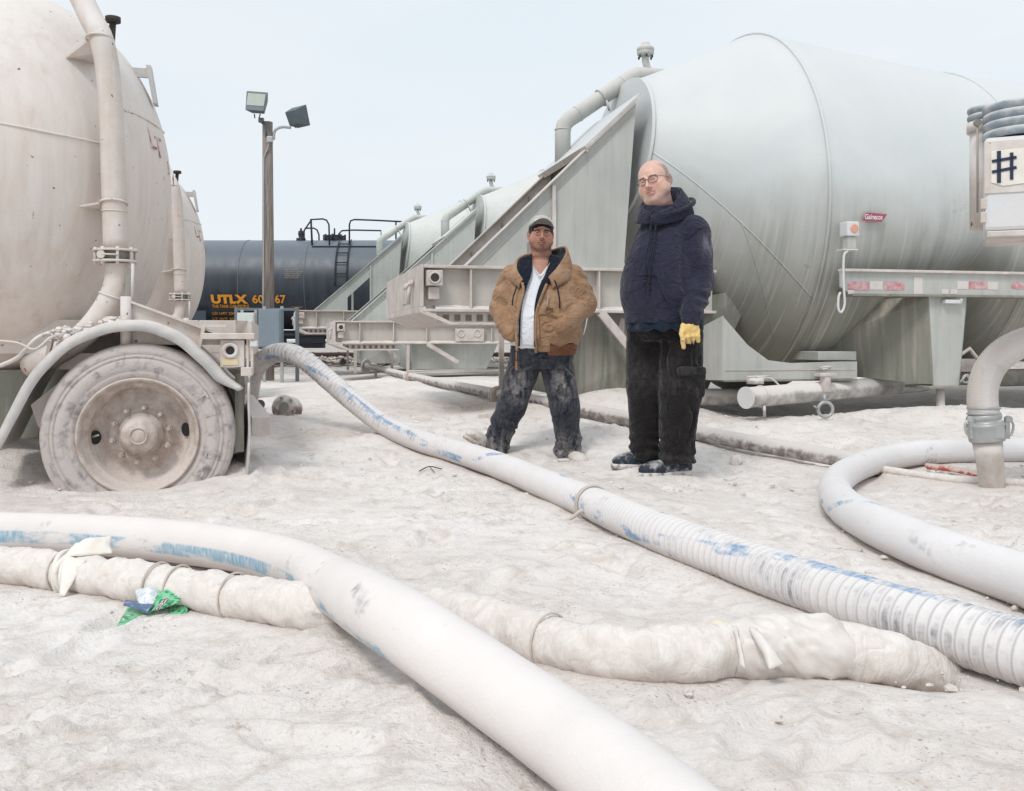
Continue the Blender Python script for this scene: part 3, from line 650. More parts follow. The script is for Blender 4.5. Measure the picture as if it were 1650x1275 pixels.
# ================================================================= cream tankers on the left
ORGL = (-2.087, 5.39)
def make_tanker(label):
    T = empty('cement_tanker', (ORGL[0], ORGL[1], 0), UA, label, 'tank trailer', 'cream cement tankers parked side by side')
    L = lambda px, py, yp=0.0: LOC(ORGL, px, py, yp)
    cx, cy, cz, rr = -1.13, 1.2, 1.78, 1.29; DD, EP = 1.17, 2.25
    secs = []
    def s2(x, r, zb):
        out = []
        for k in range(80):
            a = 2 * math.pi * k / 80; s_, c_ = math.sin(a), math.cos(a)
            out.append((x, cy - r * c_, cz + (r * s_ if s_ > 0 else (cz - zb) * s_)))
        return out
    for x, zb in ((-6.5, .5), (-5, .5), (-4, .9), (-3.0, .28), (-2.6, .28), (-1.9, .45), (-1.5, .54)): secs.append(s2(x, rr, zb))
    for i in range(0, 31):
        a = R(90) * i / 30; xx = math.sin(a) ** (2 / EP); r = rr * math.cos(a) ** (2 / EP) if i < 30 else .004
        secs.append(s2(cx + DD * xx, r, cz - r))
    m = loft_mb(secs, cap1=False); m.build('tank_shell', M['cream_tank'], T)
    # weld seams
    def on_sphere(px, py):
        # hit of the sight line with the head, in local coordinates
        x0, z0 = L(px, py, 0.0); x1, z1 = L(px, py, 1.0)
        o = Vector((x0, 0, z0)); d = Vector((x1 - x0, 1, z1 - z0)).normalized(); c = Vector((cx, cy, cz))
        def fn(p):
            return max(0, (p.x - cx) / (DD + .003)) ** EP + (math.hypot(p.y - cy, p.z - cz) / (rr + .003)) ** EP - 1
        t = -1.5; best = (9, 0)
        while t < 4:
            v = fn(o + d * t)
            if v < best[0]: best = (v, t)
            if v < 0: break
            t += .004
        return o + d * (t if t < 4 else best[1])
    for pl in ([(-40, 192), (25, 203), (80, 214), (120, 222), (165, 232)], [(200, 178), (215, 182), (235, 192), (252, 203), (264, 214)]):
        m = MB(); m.tube(catmull([on_sphere(*p) for p in pl], 6), .007, 8); m.build('weld_seam', M['cream_tank'], T)
    # faded lettering on the head
    c = Vector((cx, cy, cz))
    for ch, px, py, sz in (('L', 247, 240, .2), ('T', 258, 255, .2), ('3', 272, 282, .13), ('W', 279, 300, .11)):
        p = on_sphere(px, py); nr = (p - c).normalized(); xa = Vector((0, 0, 1)).cross(nr).normalized(); ya = nr.cross(xa)
        me = text_mesh(ch, sz, .001, .0, align='CENTER'); o = link('faded_letter', me, M['faded_letter'], T)
        mt = Matrix((xa, ya, nr)).transposed().to_4x4(); mt.translation = p + nr * .004; o.matrix_local = mt
    # standpipe
    yp = .18
    def Q(px, py, y=yp): x, z = L(px, py, y); return Vector((x, y, z))
    m = MB(); pts = catmull([Q(118, -30, .42), Q(135, 5, .34), Q(148, 32, .27), Q(163, 62), Q(173, 110), Q(179, 180), Q(183, 300), Q(186, 402)], 6); m.tube(pts, .066, 24); m.build('stand_pipe', M['cream_steel'], T)
    m = MB(); a = Q(186, 404); m.disc(a, (0, 0, 1), .122, .012, 32); m.disc(a + Vector((0, 0, -.062)), (0, 0, 1), .122, .012, 32); m.build('pipe_flange', M['cream_steel'], T, .002)
    m = MB(); m.disc(a + Vector((0, 0, -.031)), (0, 0, 1), .085, .05, 28); m.build('flange_valve', M['under'], T)
    for k in range(8):
        t = 2 * math.pi * k / 8 + .25
        m = MB(); m.cyl(a + Vector((.107 * math.cos(t), .107 * math.sin(t), -.085)), a + Vector((.107 * math.cos(t), .107 * math.sin(t), .016)), .009, seg=8); m.build('flange_bolt', M['cream_steel'], T)
    m = MB(); m.disc(a + Vector((-.06, -.10, -.031)), (0, 1, 0), .022, .03, 16); m.tube([a + Vector((-.05, -.115, -.03)), a + Vector((.03, -.115, -.031))], .005, 6); m.build('flange_gauge', M['cream_steel'], T)
    m = MB(); m.tube(catmull([Q(188, 425), Q(189, 445), Q(184, 470), Q(168, 500), Q(140, 535), Q(100, 565, .3), Q(50, 590, .5)], 6), .069, 24); m.build('pipe_elbow', M['cream_steel'], T)
    b_ = Q(181, 478); m = MB(); m.ring(b_, (-.35, 0, -1), .071, .007, 24, 6); m.build('elbow_weld', M['cream_steel'], T)
    # clamps with brackets
    for (px, py, w) in ((161, 64, 0), (183, 328, 1)):
        a = Q(px, py); m = MB(); m.ring(a, (0, .2, 1), .073, .007, 28, 6); m.build('pipe_clamp', M['cream_steel'], T)
        m = MB(); a2 = on_sphere(px - 55, py + (30 if w == 0 else 6)); a3 = on_sphere(px - 20, py + (5 if w == 0 else 0)); a4 = on_sphere(px + 4, py + (42 if w == 0 else 22))
        m.prism([a + Vector((-.05, 0, 0)), a2, a4, a + Vector((0, .05, -.06 if w == 0 else -.02))], (0, .0, .012)); m.build('clamp_bracket', M['cream_steel'], T)
    m = MB(); m.ring(Q(184, 341), (0, 0, 1), .0675, .004, 24, 6); m.build('pipe_weld', M['cream_steel'], T)
    m = MB(); t = Q(182, 32, .5); m.disc(t, (0, 0, 1), .045, .03, 16); m.tube([t, t - Vector((.02, -.05, .2))], .02, 8); m.build('top_valve', M['dark_gap'], T)
    # lifting lugs at the outline
    for px, py, y in ((244, 118, 1.25),):
        a = on_sphere(px - 22, py + 6) + Vector((.05, 0, .03)); m = MB(); m.bx(a.x - .12, a.x + .03, a.y, a.y + .02, a.z - .03, a.z + .03); m.prism([(a.x + .0, a.y - .01, a.z + .05), (a.x + .03, a.y - .01, a.z + .05), (a.x + .07, a.y - .01, a.z - .2), (a.x + .045, a.y - .01, a.z - .2)], (0, .1, 0)); m.build('ladder_lug', M['fender'], T)
    # green handle strap by the elbow
    m = MB(); p = [Q(205, 432, .1), Q(211, 432, .1), Q(208, 480, .1), Q(200, 480, .1)]; m.prism(p, (0, .01, 0)); m.build('valve_lever', M['green_tank'], T)
    m = MB(); m.tube([Q(214, 425, .1), Q(213, 482, .1)], .009, 8); m.build('lever_rod', M['cream_steel'], T)
    # ---- frame
    m = MB(); p = [L(207, 487), L(355, 541), L(400, 541), L(400, 556), L(207, 556)]; m.prism([(x, .10, z) for x, z in p], (0, .014, 0)); m.build('frame_gusset', M['cream_steel'], T, .003)
    m = MB(); x0, z0 = L(208, 486); x1, z1 = L(356, 540); m.beam((x0, .10, z0), (x1, .10, z1), .07, .012); m.build('gusset_flange', M['cream_steel'], T)
    m = MB(); m.tube([Q(203, 478, .08), Q(203, 560, .08)], .03, 14); m.build('frame_post', M['cream_steel'], T)
    m = MB(); m.bx(-5.5, .58, .45, .60, .72, .92); m.build('chassis_rail', M['cream_steel'], T, .004); m = MB(); m.bx(-5.5, .58, 1.9, 2.05, .72, .92); m.build('chassis_rail', M['cream_steel'], T, .004)
    m = MB(); m.bx(.50, .60, .45, 2.4, .70, .92); m.build('rear_crossmember', M['cream_steel'], T, .004)
    # rear corner: shelf, lamp box, hinge straps
    xa, zt = L(355, 548); xb, zb = L(394, 592)
    m = MB(); m.bx(xa, xb, .0, .16, zb, zt); m.build('lamp_box', M['cream_steel'], T, .005)
    x, z = L(371, 565); m = MB(); m.ring((x, -.004, z), (0, 1, 0), .036, .012, 28, 8); m.build('lamp_grommet', M['cream_steel'], T); m = MB(); m.disc((x, -.001, z), (0, 1, 0), .026, .006, 24); m.build('lamp_socket', M['black'], T)
    x2, z2 = L(358, 579); x3, z3 = L(384, 588); m = MB(); m.bx(x2, x3, -.006, -.001, z3, z2); m.build('yellow_plate', plain('faded_yellow_plate', srgb(222, 205, 165), .8), T)
    x2, z2 = L(325, 537); x3, z3 = L(410, 547); m = MB(); m.bx(x2, x3, -.03, .25, z3, z2); m.build('rear_shelf', M['cream_steel'], T, .004)
    for px in (397, 404):
        x2, z2 = L(px, 545); x3, z3 = L(px + 4, 604); m = MB(); m.bx(x2, x3, .0, .1, z3, z2); m.build('hinge_strap', M['cream_steel'], T, .002)
    x2, z2 = L(403, 549); x3, z3 = L(415, 559); m = MB(); m.bx(x2, x3, -.02, .1, z3, z2); m.build('hinge_block', M['white_paint'], T, .006)
    x2, z2 = L(388, 592); x3, z3 = L(406, 606); m = MB(); m.bx(x2, x3, -.01, .1, z3, z2); m.build('flap_clamp', M['cream_steel'], T, .004)
    # mud flap, slightly curled
    V = []; Fc = []; rows = 14
    for i in range(rows + 1):
        f = i / rows
        for j in range(9):
            g = j / 8; px = 399 - 4 * math.sin(f * 3) + 3 * f; x, _ = L(px, 600, 0)
            V.append((x + .06 * (g - .5) * 0 + .03 * math.sin(f * 4 + g * 2) * f - .015 * g, .0 + g * .55, .555 - f * .58 + 0.02 * g))
    for i in range(rows):
        for j in range(8): Fc.append((i * 9 + j, i * 9 + j + 1, i * 9 + j + 10, i * 9 + j + 9))
    o = link('mud_flap', npmesh('mud_flap', V, Fc), M['fender'], T); md = o.modifiers.new('thick', 'SOLIDIFY'); md.thickness = .014
    x, _ = L(386, 640); m = MB(); m.bx(x - .03, x + .02, .1, .16, .15, .6); m.build('flap_bracket', M['under'], T)
    # suspension shapes in the shade behind the wheel
    m = MB(); m.bx(-.95, .55, .62, .75, .2, .62); m.cyl((0, .3, .263), (0, 2.1, .263), .07); m.build('axle', M['under'], T, .01)
    m = MB(); p = [L(40, 655), L(52, 690), L(62, 700), L(75, 690), L(90, 640), L(110, 600)]; m.prism([(x, .12, z) for x, z in p], (0, .35, 0)); m.build('brake_guard', M['cream_steel'], T, .005)
    # ---- fender
    out = catmull([Vector((x, 0, z)) for x, z in [L(px, py, -.03) for px, py in ((-20, 735), (5, 688), (25, 647), (60, 592), (110, 548), (160, 527), (205, 519), (250, 524), (292, 543), (330, 574), (362, 608), (388, 629))]], 5)
    n = len(out); V = []; Fc = []
    cen = Vector((-.02, 0, .3))
    for i, p in enumerate(out):
        dirc = (cen - p).normalized(); w = .050 * min(1, .35 + (n - 1 - i) * .12)
        p = p + dirc * .0015 * math.sin(i * .9)
        for q in (p + dirc * w + Vector((0, -.035, 0)), p + Vector((0, -.03, 0)), p + Vector((0, .0, 0)) - dirc * .006, p + Vector((0, .28, 0)) - dirc * .012, p + Vector((0, .56, 0))): V.append(q)
    for i in range(n - 1):
        for j in range(4): Fc.append((i * 5 + j, i * 5 + j + 1, i * 5 + j + 6, i * 5 + j + 5))
    o = link('fender', npmesh('fender', V, Fc), M['fender'], T); md = o.modifiers.new('thick', 'SOLIDIFY'); md.thickness = .008
    for px, py in ((68, 560), (318, 540)):
        x, z = L(px, py); m = MB(); m.prism([(x - .0, .05, z - .07), (x + .02, .05, z + .06), (x + .16, .05, z + .06), (x + .15, .05, z + .045), (x + .04, .05, z + .045), (x + .015, .05, z - .07)], (0, .06, 0)); m.build('fender_bracket', M['cream_steel'], o)
    # caked cement heaped on the fender
    rng = random.Random(8); V = []; Fc = []
    for i in range(240):
        f = rng.random(); px = 75 + 120 * f; x, z = L(px, 540 - 25 * f + rng.uniform(-6, 14)); _, zf = L(px, 552 - 30 * f); y = rng.uniform(.02, .3); s_ = rng.uniform(.008, .03)
        ico_lump(V, Fc, (x, y, z), s_, rng)
    link('caked_cement', npmesh('caked_cement', V, Fc, smooth=False), M['ground'], T)['kind'] = 'stuff'
    # thin loose hose at the far left
    m = MB(); m.tube(catmull([Q(-30, 548, -.05), Q(25, 552, -.05), Q(55, 563, -.05), Q(80, 545, -.02), Q(95, 540, .05)], 8), .007, 6); m.build('air_line', M['cream_steel'], T)
    m = MB(); m.tube(catmull([Q(0, 590, 0), Q(30, 575, 0), Q(60, 545, 0), Q(90, 533, .1)], 8), .012, 8); m.build('air_line', M['cream_steel'], T)
    # ---- wheel
    wc = Vector((0, 0, .263)); ax = (0, -1, 0)
    Rr = .52
    wh = MB(); prof = [(-.26, .33), (-.255, .37), (-.25, .44), (-.24, .49), (-.22, .512), (-.19, Rr), (-.05, Rr), (-.02, .513), (-.005, .497), (-.004, .49), (-.002, .487), (.004, .482), (.003, .477), (.012, .462), (.006, .459), (.013, .455), (.018, .440), (.011, .437), (.019, .432), (.021, .41), (.019, .372), (.012, .366), (.016, .360), (.010, .345), (.0, .325)]
    wh.lathe(prof, wc, ax, 96); tyre = wh.build('tyre', M['tyre'], T)
    rm = MB(); rm.lathe([(-.2, .30), (.004, .320), (.016, .327), (.022, .322), (.020, .313), (.004, .306), (-.012, .300), (-.05, .290), (-.058, .276), (-.075, .270), (-.125, .258), (-.150, .235), (-.158, .205), (-.145, .18), (-.128, .168), (-.124, .15), (-.124, .0)], wc, ax, 72); rim = rm.build('rim', M['rim'], T)
    hb = MB(); hb.lathe([(-.12, .125), (-.10, .12), (-.09, .105), (-.03, .098), (-.015, .09), (-.005, .07), (.0, .05), (.004, .047), (.004, .0)], wc, ax, 40); hb.ring(wc + Vector((0, -.004, 0)), ax, .045, .006, 24, 6); hub = hb.build('hub', M['rim'], rim)
    for k in range(10):
        a = 2 * math.pi * k / 10 + .2; p = wc + Vector((.155 * math.cos(a), .118, .155 * math.sin(a)))
        m = MB(); m.cyl(p, p + Vector((0, -.032, 0)), .019, .017, 6, False); m.cyl(p + Vector((0, -.03, 0)), p + Vector((0, -.055, 0)), .010, seg=8); m.build('wheel_nut', M['rim'], rim)
    for a in (R(183), R(5)):
        rd = Vector((math.cos(a), 0, math.sin(a))); p = wc + rd * .243 + Vector((0, .118, 0)); m = MB(); nn = (rd * -.62 + Vector((0, -.78, 0))).normalized(); tt = Vector((0, 1, 0)).cross(rd).normalized(); ss_ = nn.cross(tt)
        m.add([p + tt * (.040 * math.cos(2 * math.pi * k / 24)) + ss_ * (.034 * math.sin(2 * math.pi * k / 24)) for k in range(24)] + [p - nn * .02], [tuple(range(24))] + [(k, (k + 1) % 24, 24) for k in range(24)]); m.build('hand_hole_shade', M['black'], rim)  # black disc coloured as the shade inside the wheel's opening
    m = MB(); m.tube([wc + Vector((-.26, .11, -.01)), wc + Vector((-.22, .07, .004))], .006, 6); m.build('valve_stem', M['rim'], rim)
    wi = MB(); wi.lathe([(d - .34, r) for d, r in prof], wc, ax, 64); wi.build('inner_tyre', M['tyre'], T)
    for k, ch in enumerate('Tires'):
        a = R(33 - 16.5 * k); r = .405; p = wc + Vector((r * math.cos(a), -.0195, r * math.sin(a)))
        me = text_mesh(ch, .085, .005, .0025, align='CENTER'); o = link('sidewall_letter', me, M['tyre'], tyre)
        xa = Vector((math.sin(a), 0, -math.cos(a))); za = Vector((0, -1, 0)); ya = za.cross(xa)
        mt = Matrix((xa, ya, za)).transposed().to_4x4(); mt.translation = p - ya * .03; o.matrix_local = mt
    return T
def ico_lump(V, Fc, c, s, rng):
    n = len(V); t = 1.618
    base = [(-1, t, 0), (1, t, 0), (-1, -t, 0), (1, -t, 0), (0, -1, t), (0, 1, t), (0, -1, -t), (0, 1, -t), (t, 0, -1), (t, 0, 1), (-t, 0, -1), (-t, 0, 1)]
    sx, sy, sz = rng.uniform(.7, 1.3), rng.uniform(.7, 1.3), rng.uniform(.5, .9)
    for b in base: j = rng.uniform(.7, 1.2) * s / 1.9; V.append((c[0] + b[0] * j * sx, c[1] + b[1] * j * sy, c[2] + b[2] * j * sz))
    for f in ((0, 11, 5), (0, 5, 1), (0, 1, 7), (0, 7, 10), (0, 10, 11), (1, 5, 9), (5, 11, 4), (11, 10, 2), (10, 7, 6), (7, 1, 8), (3, 9, 4), (3, 4, 2), (3, 2, 6), (3, 6, 8), (3, 8, 9), (4, 9, 5), (2, 4, 11), (6, 2, 10), (8, 6, 7), (9, 8, 1)):
        Fc.append(tuple(i + n for i in f))
M['tyre'] = dusty('dusty_tyre_rubber', srgb(112, 110, 116), .26, .50, .1, srgb(196, 187, 183), 15, .1, .9, grain=.15, bstr=.5, spec=.15)
M['rim'] = dusty('dust_caked_rim', srgb(178, 160, 148), .34, .68, .35, srgb(214, 203, 196), 14, .1, .9, bstr=1.0, spec=.15, grain=.25)
M['faded_letter'] = dusty('faded_red_lettering', srgb(160, 96, 100), .42, .56, .0, srgb(222, 212, 208), 14, .2, .8)
TK1 = make_tanker('large cream tanker at the left edge, its dusty wheel under a curved fender')
TK2 = copy_tree(TK1); TK2.location = (ORGL[0] - 1.45, ORGL[1] + 5.3, 0)
TK2['label'] = 'second cream tanker standing behind the large one, its round end beside the black tank car'
# timber block by the bumper
m = MB(); a = P(421, 687, 5.75); b = P(393, 650, 6.35); m.beam(a, b, .115, .115); tag(m.build('timber_block', M['beam'], None, .006), 'dusty square timber lying behind the mud flap of the left tanker', 'timber')
# ================================================================= black tank car, rails, pole, cabinets
def tank_car():
    T = empty('tank_car', (-5.9, 33, 0), 0, 'black railway tank car with orange lettering behind the light pole', 'tank car')
    Z, r = 2.70, 1.52; X0, X1 = -9.2, 9.2; yc = 0
    n = NT('black_tank_car_paint'); o = n.obj
    st = n.noise(n.mapping(o, (3, 3, .5)), 1.2, 5); c = n.mix(n.ramp(st, .3, .7), srgb(38, 44, 54), srgb(58, 66, 76))
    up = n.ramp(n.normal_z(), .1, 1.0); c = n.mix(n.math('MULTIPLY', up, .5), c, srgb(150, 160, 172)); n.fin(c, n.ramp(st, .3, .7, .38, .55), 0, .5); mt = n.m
    dk = plain('black_car_steel', srgb(40, 43, 50), .6)
    m = MB(); prof = [(X0 - .7 + .7 * (1 - math.cos(R(90) * i / 8)), r * math.sin(R(90) * i / 8) + .001) for i in range(9)] + [(X1 + .7 * math.sin(R(90) * i / 8), r * math.cos(R(90) * i / 8) + .001) for i in range(9)]
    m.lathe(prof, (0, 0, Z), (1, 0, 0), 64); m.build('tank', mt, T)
    seam = plain('pale_seam', srgb(104, 112, 124), .5)
    for px in (383, 490, 610, 250, 730):
        x = (px - CX) / F * 31.5 + 5.9; m = MB(); m.tube([(x, r * 1.003 * math.cos(t), Z + r * 1.003 * math.sin(t)) for t in [2 * math.pi * k / 64 for k in range(64)]], .012, 6, closed=True); m.build('weld_seam', seam, T)
    orange = plain('orange_lettering', srgb(236, 160, 52), .6, bump=0); pale = plain('pale_lettering', srgb(170, 160, 150), .7, bump=0)
    def put(s, px, py, h, mat, bold=0.0, wpx=None, name='lettering'):
        # px, py: lower left of the text in the photo
        z = CAMZ - (py - HY) / F * 31.6; dz = z + h * .35 - Z; y = -math.sqrt(r * r - dz * dz); a = math.atan2(dz, -y)
        x = (px - CX) / F * (33 + y) + 5.9
        z = CAMZ - (py - HY) / F * (33 + y)
        me = text_mesh(s, h / .69, .002, bold); o = link(name, me, mat, T)
        w = max(v.co.x for v in me.vertices)
        o.location = (x, y - .02 - (0 if a >= 0 else 0.0), z); o.rotation_euler = (R(90) - (-a if a < 0 else -a) * -1, 0, 0)
        o.rotation_euler = (R(90) - a, 0, 0)
        if wpx: o.scale = (wpx / F * (33 + y) / w, 1, 1)
    put('UTLX', 341, 487.5, .27, orange, .022, 59); put('60', 407, 487.5, .27, orange, .008, 19); put('67', 443.5, 487.5, .27, orange, .008, 17.5)
    put('THE TANK CAR PEOPLE', 343, 495, .11, orange, .003, 59); put('LD LMT 2006', 343, 506, .10, orange, .003, 40); put('LT WT 622', 343, 514.5, .10, orange, .003, 40); put('00', 407, 514.5, .10, orange, .003, 7)
    for i, s in enumerate(('SAFETY VALVE', 'TANK TESTED 10 2006 DUE', 'QUALIFIED TO REQUIREMENTS', 'INTERIOR LINING NONE', 'CAPACITY IN GALLONS')):
        put(s, 458 + (i % 2), 435 + i * 3.2, .045, pale, 0, 22 + (i * 7) % 9)
    put('TANK', 470, 495, .04, orange, 0, 18)
    # walkway and rails
    V = lambda px, py, y: Vector(((px - CX) / F * (33 + y) + 5.9, y, CAMZ - (py - HY) / F * (33 + y)))
    m = MB(); a = V(503, 397, -.9); b = V(616, 397, -.9); m.bx(a.x, b.x, -.95, .95, a.z - .06, a.z + .03); m.build('walkway', dk, T)
    def rail(p, y, rr=.028): mm = MB(); mm.tube([V(px, py, y) for px, py in p], rr, 8); mm.build('hand_rail', dk, T)
    rail([(490, 387), (490, 371), (502, 353), (520, 352), (526, 354), (530, 361), (531, 397)], -.8)
    rail([(501, 352), (503, 395)], -.8, .034); rail([(491, 367), (506, 367), (511, 370), (514, 378), (514, 390)], .8)
    rail([(563, 403), (563, 361), (565, 355), (571, 353), (600, 354), (660, 357)], -.8); rail([(545, 384), (546, 376), (551, 371), (570, 370), (614, 371), (614, 390)], .8); rail([(638, 357), (638, 395)], -.8)
    c = V(539, 387, 0); m = MB(); m.disc(c, (0, 0, 1), .36, .22, 28); m.disc(c + Vector((0, 0, .14)), (0, 0, 1), .3, .07, 28); m.build('manway', dk, T)
    for k in range(8):
        t = k * math.pi / 4; m = MB(); m.cyl(c + Vector((.36 * math.cos(t), .36 * math.sin(t), .0)), c + Vector((.36 * math.cos(t), .36 * math.sin(t), .2)), .035, seg=8); m.build('manway_bolt', dk, T)
    m = MB(); m.tube([c + Vector((0, 0, .1)), c + Vector((0, 0, .42))], .03, 6); m.build('vent_stub', dk, T)
    c = V(485, 387, -.2); m = MB(); m.lathe([(0, .16), (.08, .16), (.09, .07), (.2, .1), (.32, .09), (.34, .04), (.42, .03), (.43, 0)], c, (0, 0, 1), 14); m.build('safety_valve', dk, T)
    for px in (541, 560):
        m = MB(); pts = []
        for t in np.linspace(R(68), R(-5), 14): pts.append((V(px, 400, -1.4).x, -(r + .08) * math.cos(t), Z + (r + .08) * math.sin(t)))
        m.tube(pts, .022, 6); m.build('ladder_rail', dk, T)
    for t in (55, 38, 24, 10, -4):
        t = R(t); m = MB(); m.tube([(V(px, 400, -1.4).x, -(r + .08) * math.cos(t), Z + (r + .08) * math.sin(t)) for px in (541, 560)], .02, 6); m.build('ladder_rung', dk, T)
    # placard board low on the side
    a = V(312, 500, -1.3); m = MB(); m.bx(a.x, a.x + .45, -1.45, -1.42, a.z - .33, a.z); m.build('placard_board', plain('placard_grey', srgb(62, 70, 82), .6), T)
    # underframe, trucks
    m = MB(); m.bx(X0 - .6, X1 + .6, -.35, .35, .85, 1.15); m.bx(X0 - .2, X0 + .6, -1.3, 1.3, .9, 1.2); m.bx(X1 - .6, X1 + .2, -1.3, 1.3, .9, 1.2); m.build('underframe', dk, T)
    m = MB(); m.bx(-5.5, 6.5, -1.25, -1.15, .96, 1.04); m.tube([(-5.5, -.9, .75), (-1, -.9, .7), (2, -.9, .85), (6.5, -.9, .75)], .03, 6); m.cyl((-2.6, -.6, .72), (-1.7, -.6, .72), .2); m.bx(-1.2, -.4, -.8, -.4, .55, .9); m.build('brake_rigging', dk, T)
    for xt in (X0 + 1.0, X1 - 1.0):
        m = MB(); m.bx(xt - 1.2, xt + 1.2, -1.05, -.9, .5, .75); m.bx(xt - .3, xt + .3, -1.1, -.85, .35, .9); m.bx(xt - 1.2, xt + 1.2, .9, 1.05, .5, .75); tr = m.build('truck_frame', dk, T, .03)
        for xx in (xt - .87, xt + .87):
            for yy in (-.78, .78):
                m = MB(); m.lathe([(-.07, 0), (-.07, .46), (-.04, .47), (.05, .42), (.06, .4), (.06, 0)], (xx, yy, .82 - .02), (0, -1, 0), 32); m.build('wheel', dk, tr)
    T.location.z = -.02
    return T
tank_car()
def track(Y, zr, name_label):
    T = empty('railway_track', (0, Y, 0), 0, name_label, 'railway track', 'railway tracks behind the trailers')
    rail_m = plain('rusty_rail_steel', srgb(88, 74, 70), .6, .2)
    for y in (-.72, .72):
        m = MB(); m.bx(-22, 16, y - .035, y + .035, zr - .04, zr); m.bx(-22, 16, y - .01, y + .01, zr - .13, zr - .04); m.bx(-22, 16, y - .07, y + .07, zr - .15, zr - .13); m.build('rail', rail_m, T)
    wood = plain('weathered_sleeper', srgb(110, 98, 90), .9, var=.4)
    m = MB(); m.box((0, 0, 0), (.23, 2.6, .16)); first = m.build('sleeper', wood, T, 0); 
    for i in range(62):
        o = first if i == 0 else first.copy()
        if i: COL.objects.link(o)
        o.parent = T; o.location = (-21.5 + i * .6, 0, zr - .235)
track(27.0, .44, 'nearer railway track on pale ballast, in front of the tank car'); track(33.0, .36, 'railway track under the black tank car')
# ballast: loose stones nobody could count
rng = random.Random(3); V = []; Fc = []
for i in range(9000):
    y0 = rng.choice((27, 33)); y = y0 + rng.uniform(-2.0, 2.0); x = rng.uniform(-12, 6); h = max(0, 1 - max(0, abs(y - y0) - 1.2) / .8) * .12
    n = len(V); s_ = rng.uniform(.03, .075); c = (x, y, .22 + h * (.5 + .5 * rng.random()))
    for b in ((1, 0, 0), (-1, 0, 0), (0, 1, 0), (0, -1, 0), (0, 0, 1), (0, 0, -1)): j = s_ * rng.uniform(.6, 1.2); V.append((c[0] + b[0] * j, c[1] + b[1] * j, c[2] + b[2] * j * .8))
    for f in ((0, 2, 4), (2, 1, 4), (1, 3, 4), (3, 0, 4), (2, 0, 5), (1, 2, 5), (3, 1, 5), (0, 3, 5)): Fc.append(tuple(q + n for q in f))
nb = NT('pale_ballast_stone'); nb.fin(nb.mix(nb.ramp(nb.noise(nb.obj, 9, 2, .6), .35, .65), srgb(214, 204, 196), srgb(140, 130, 122)), .95)
tag(link('ballast', npmesh('ballast', V, Fc, smooth=False), nb.m), 'pale crushed stone ballast round the rails', 'ballast', kind='stuff')
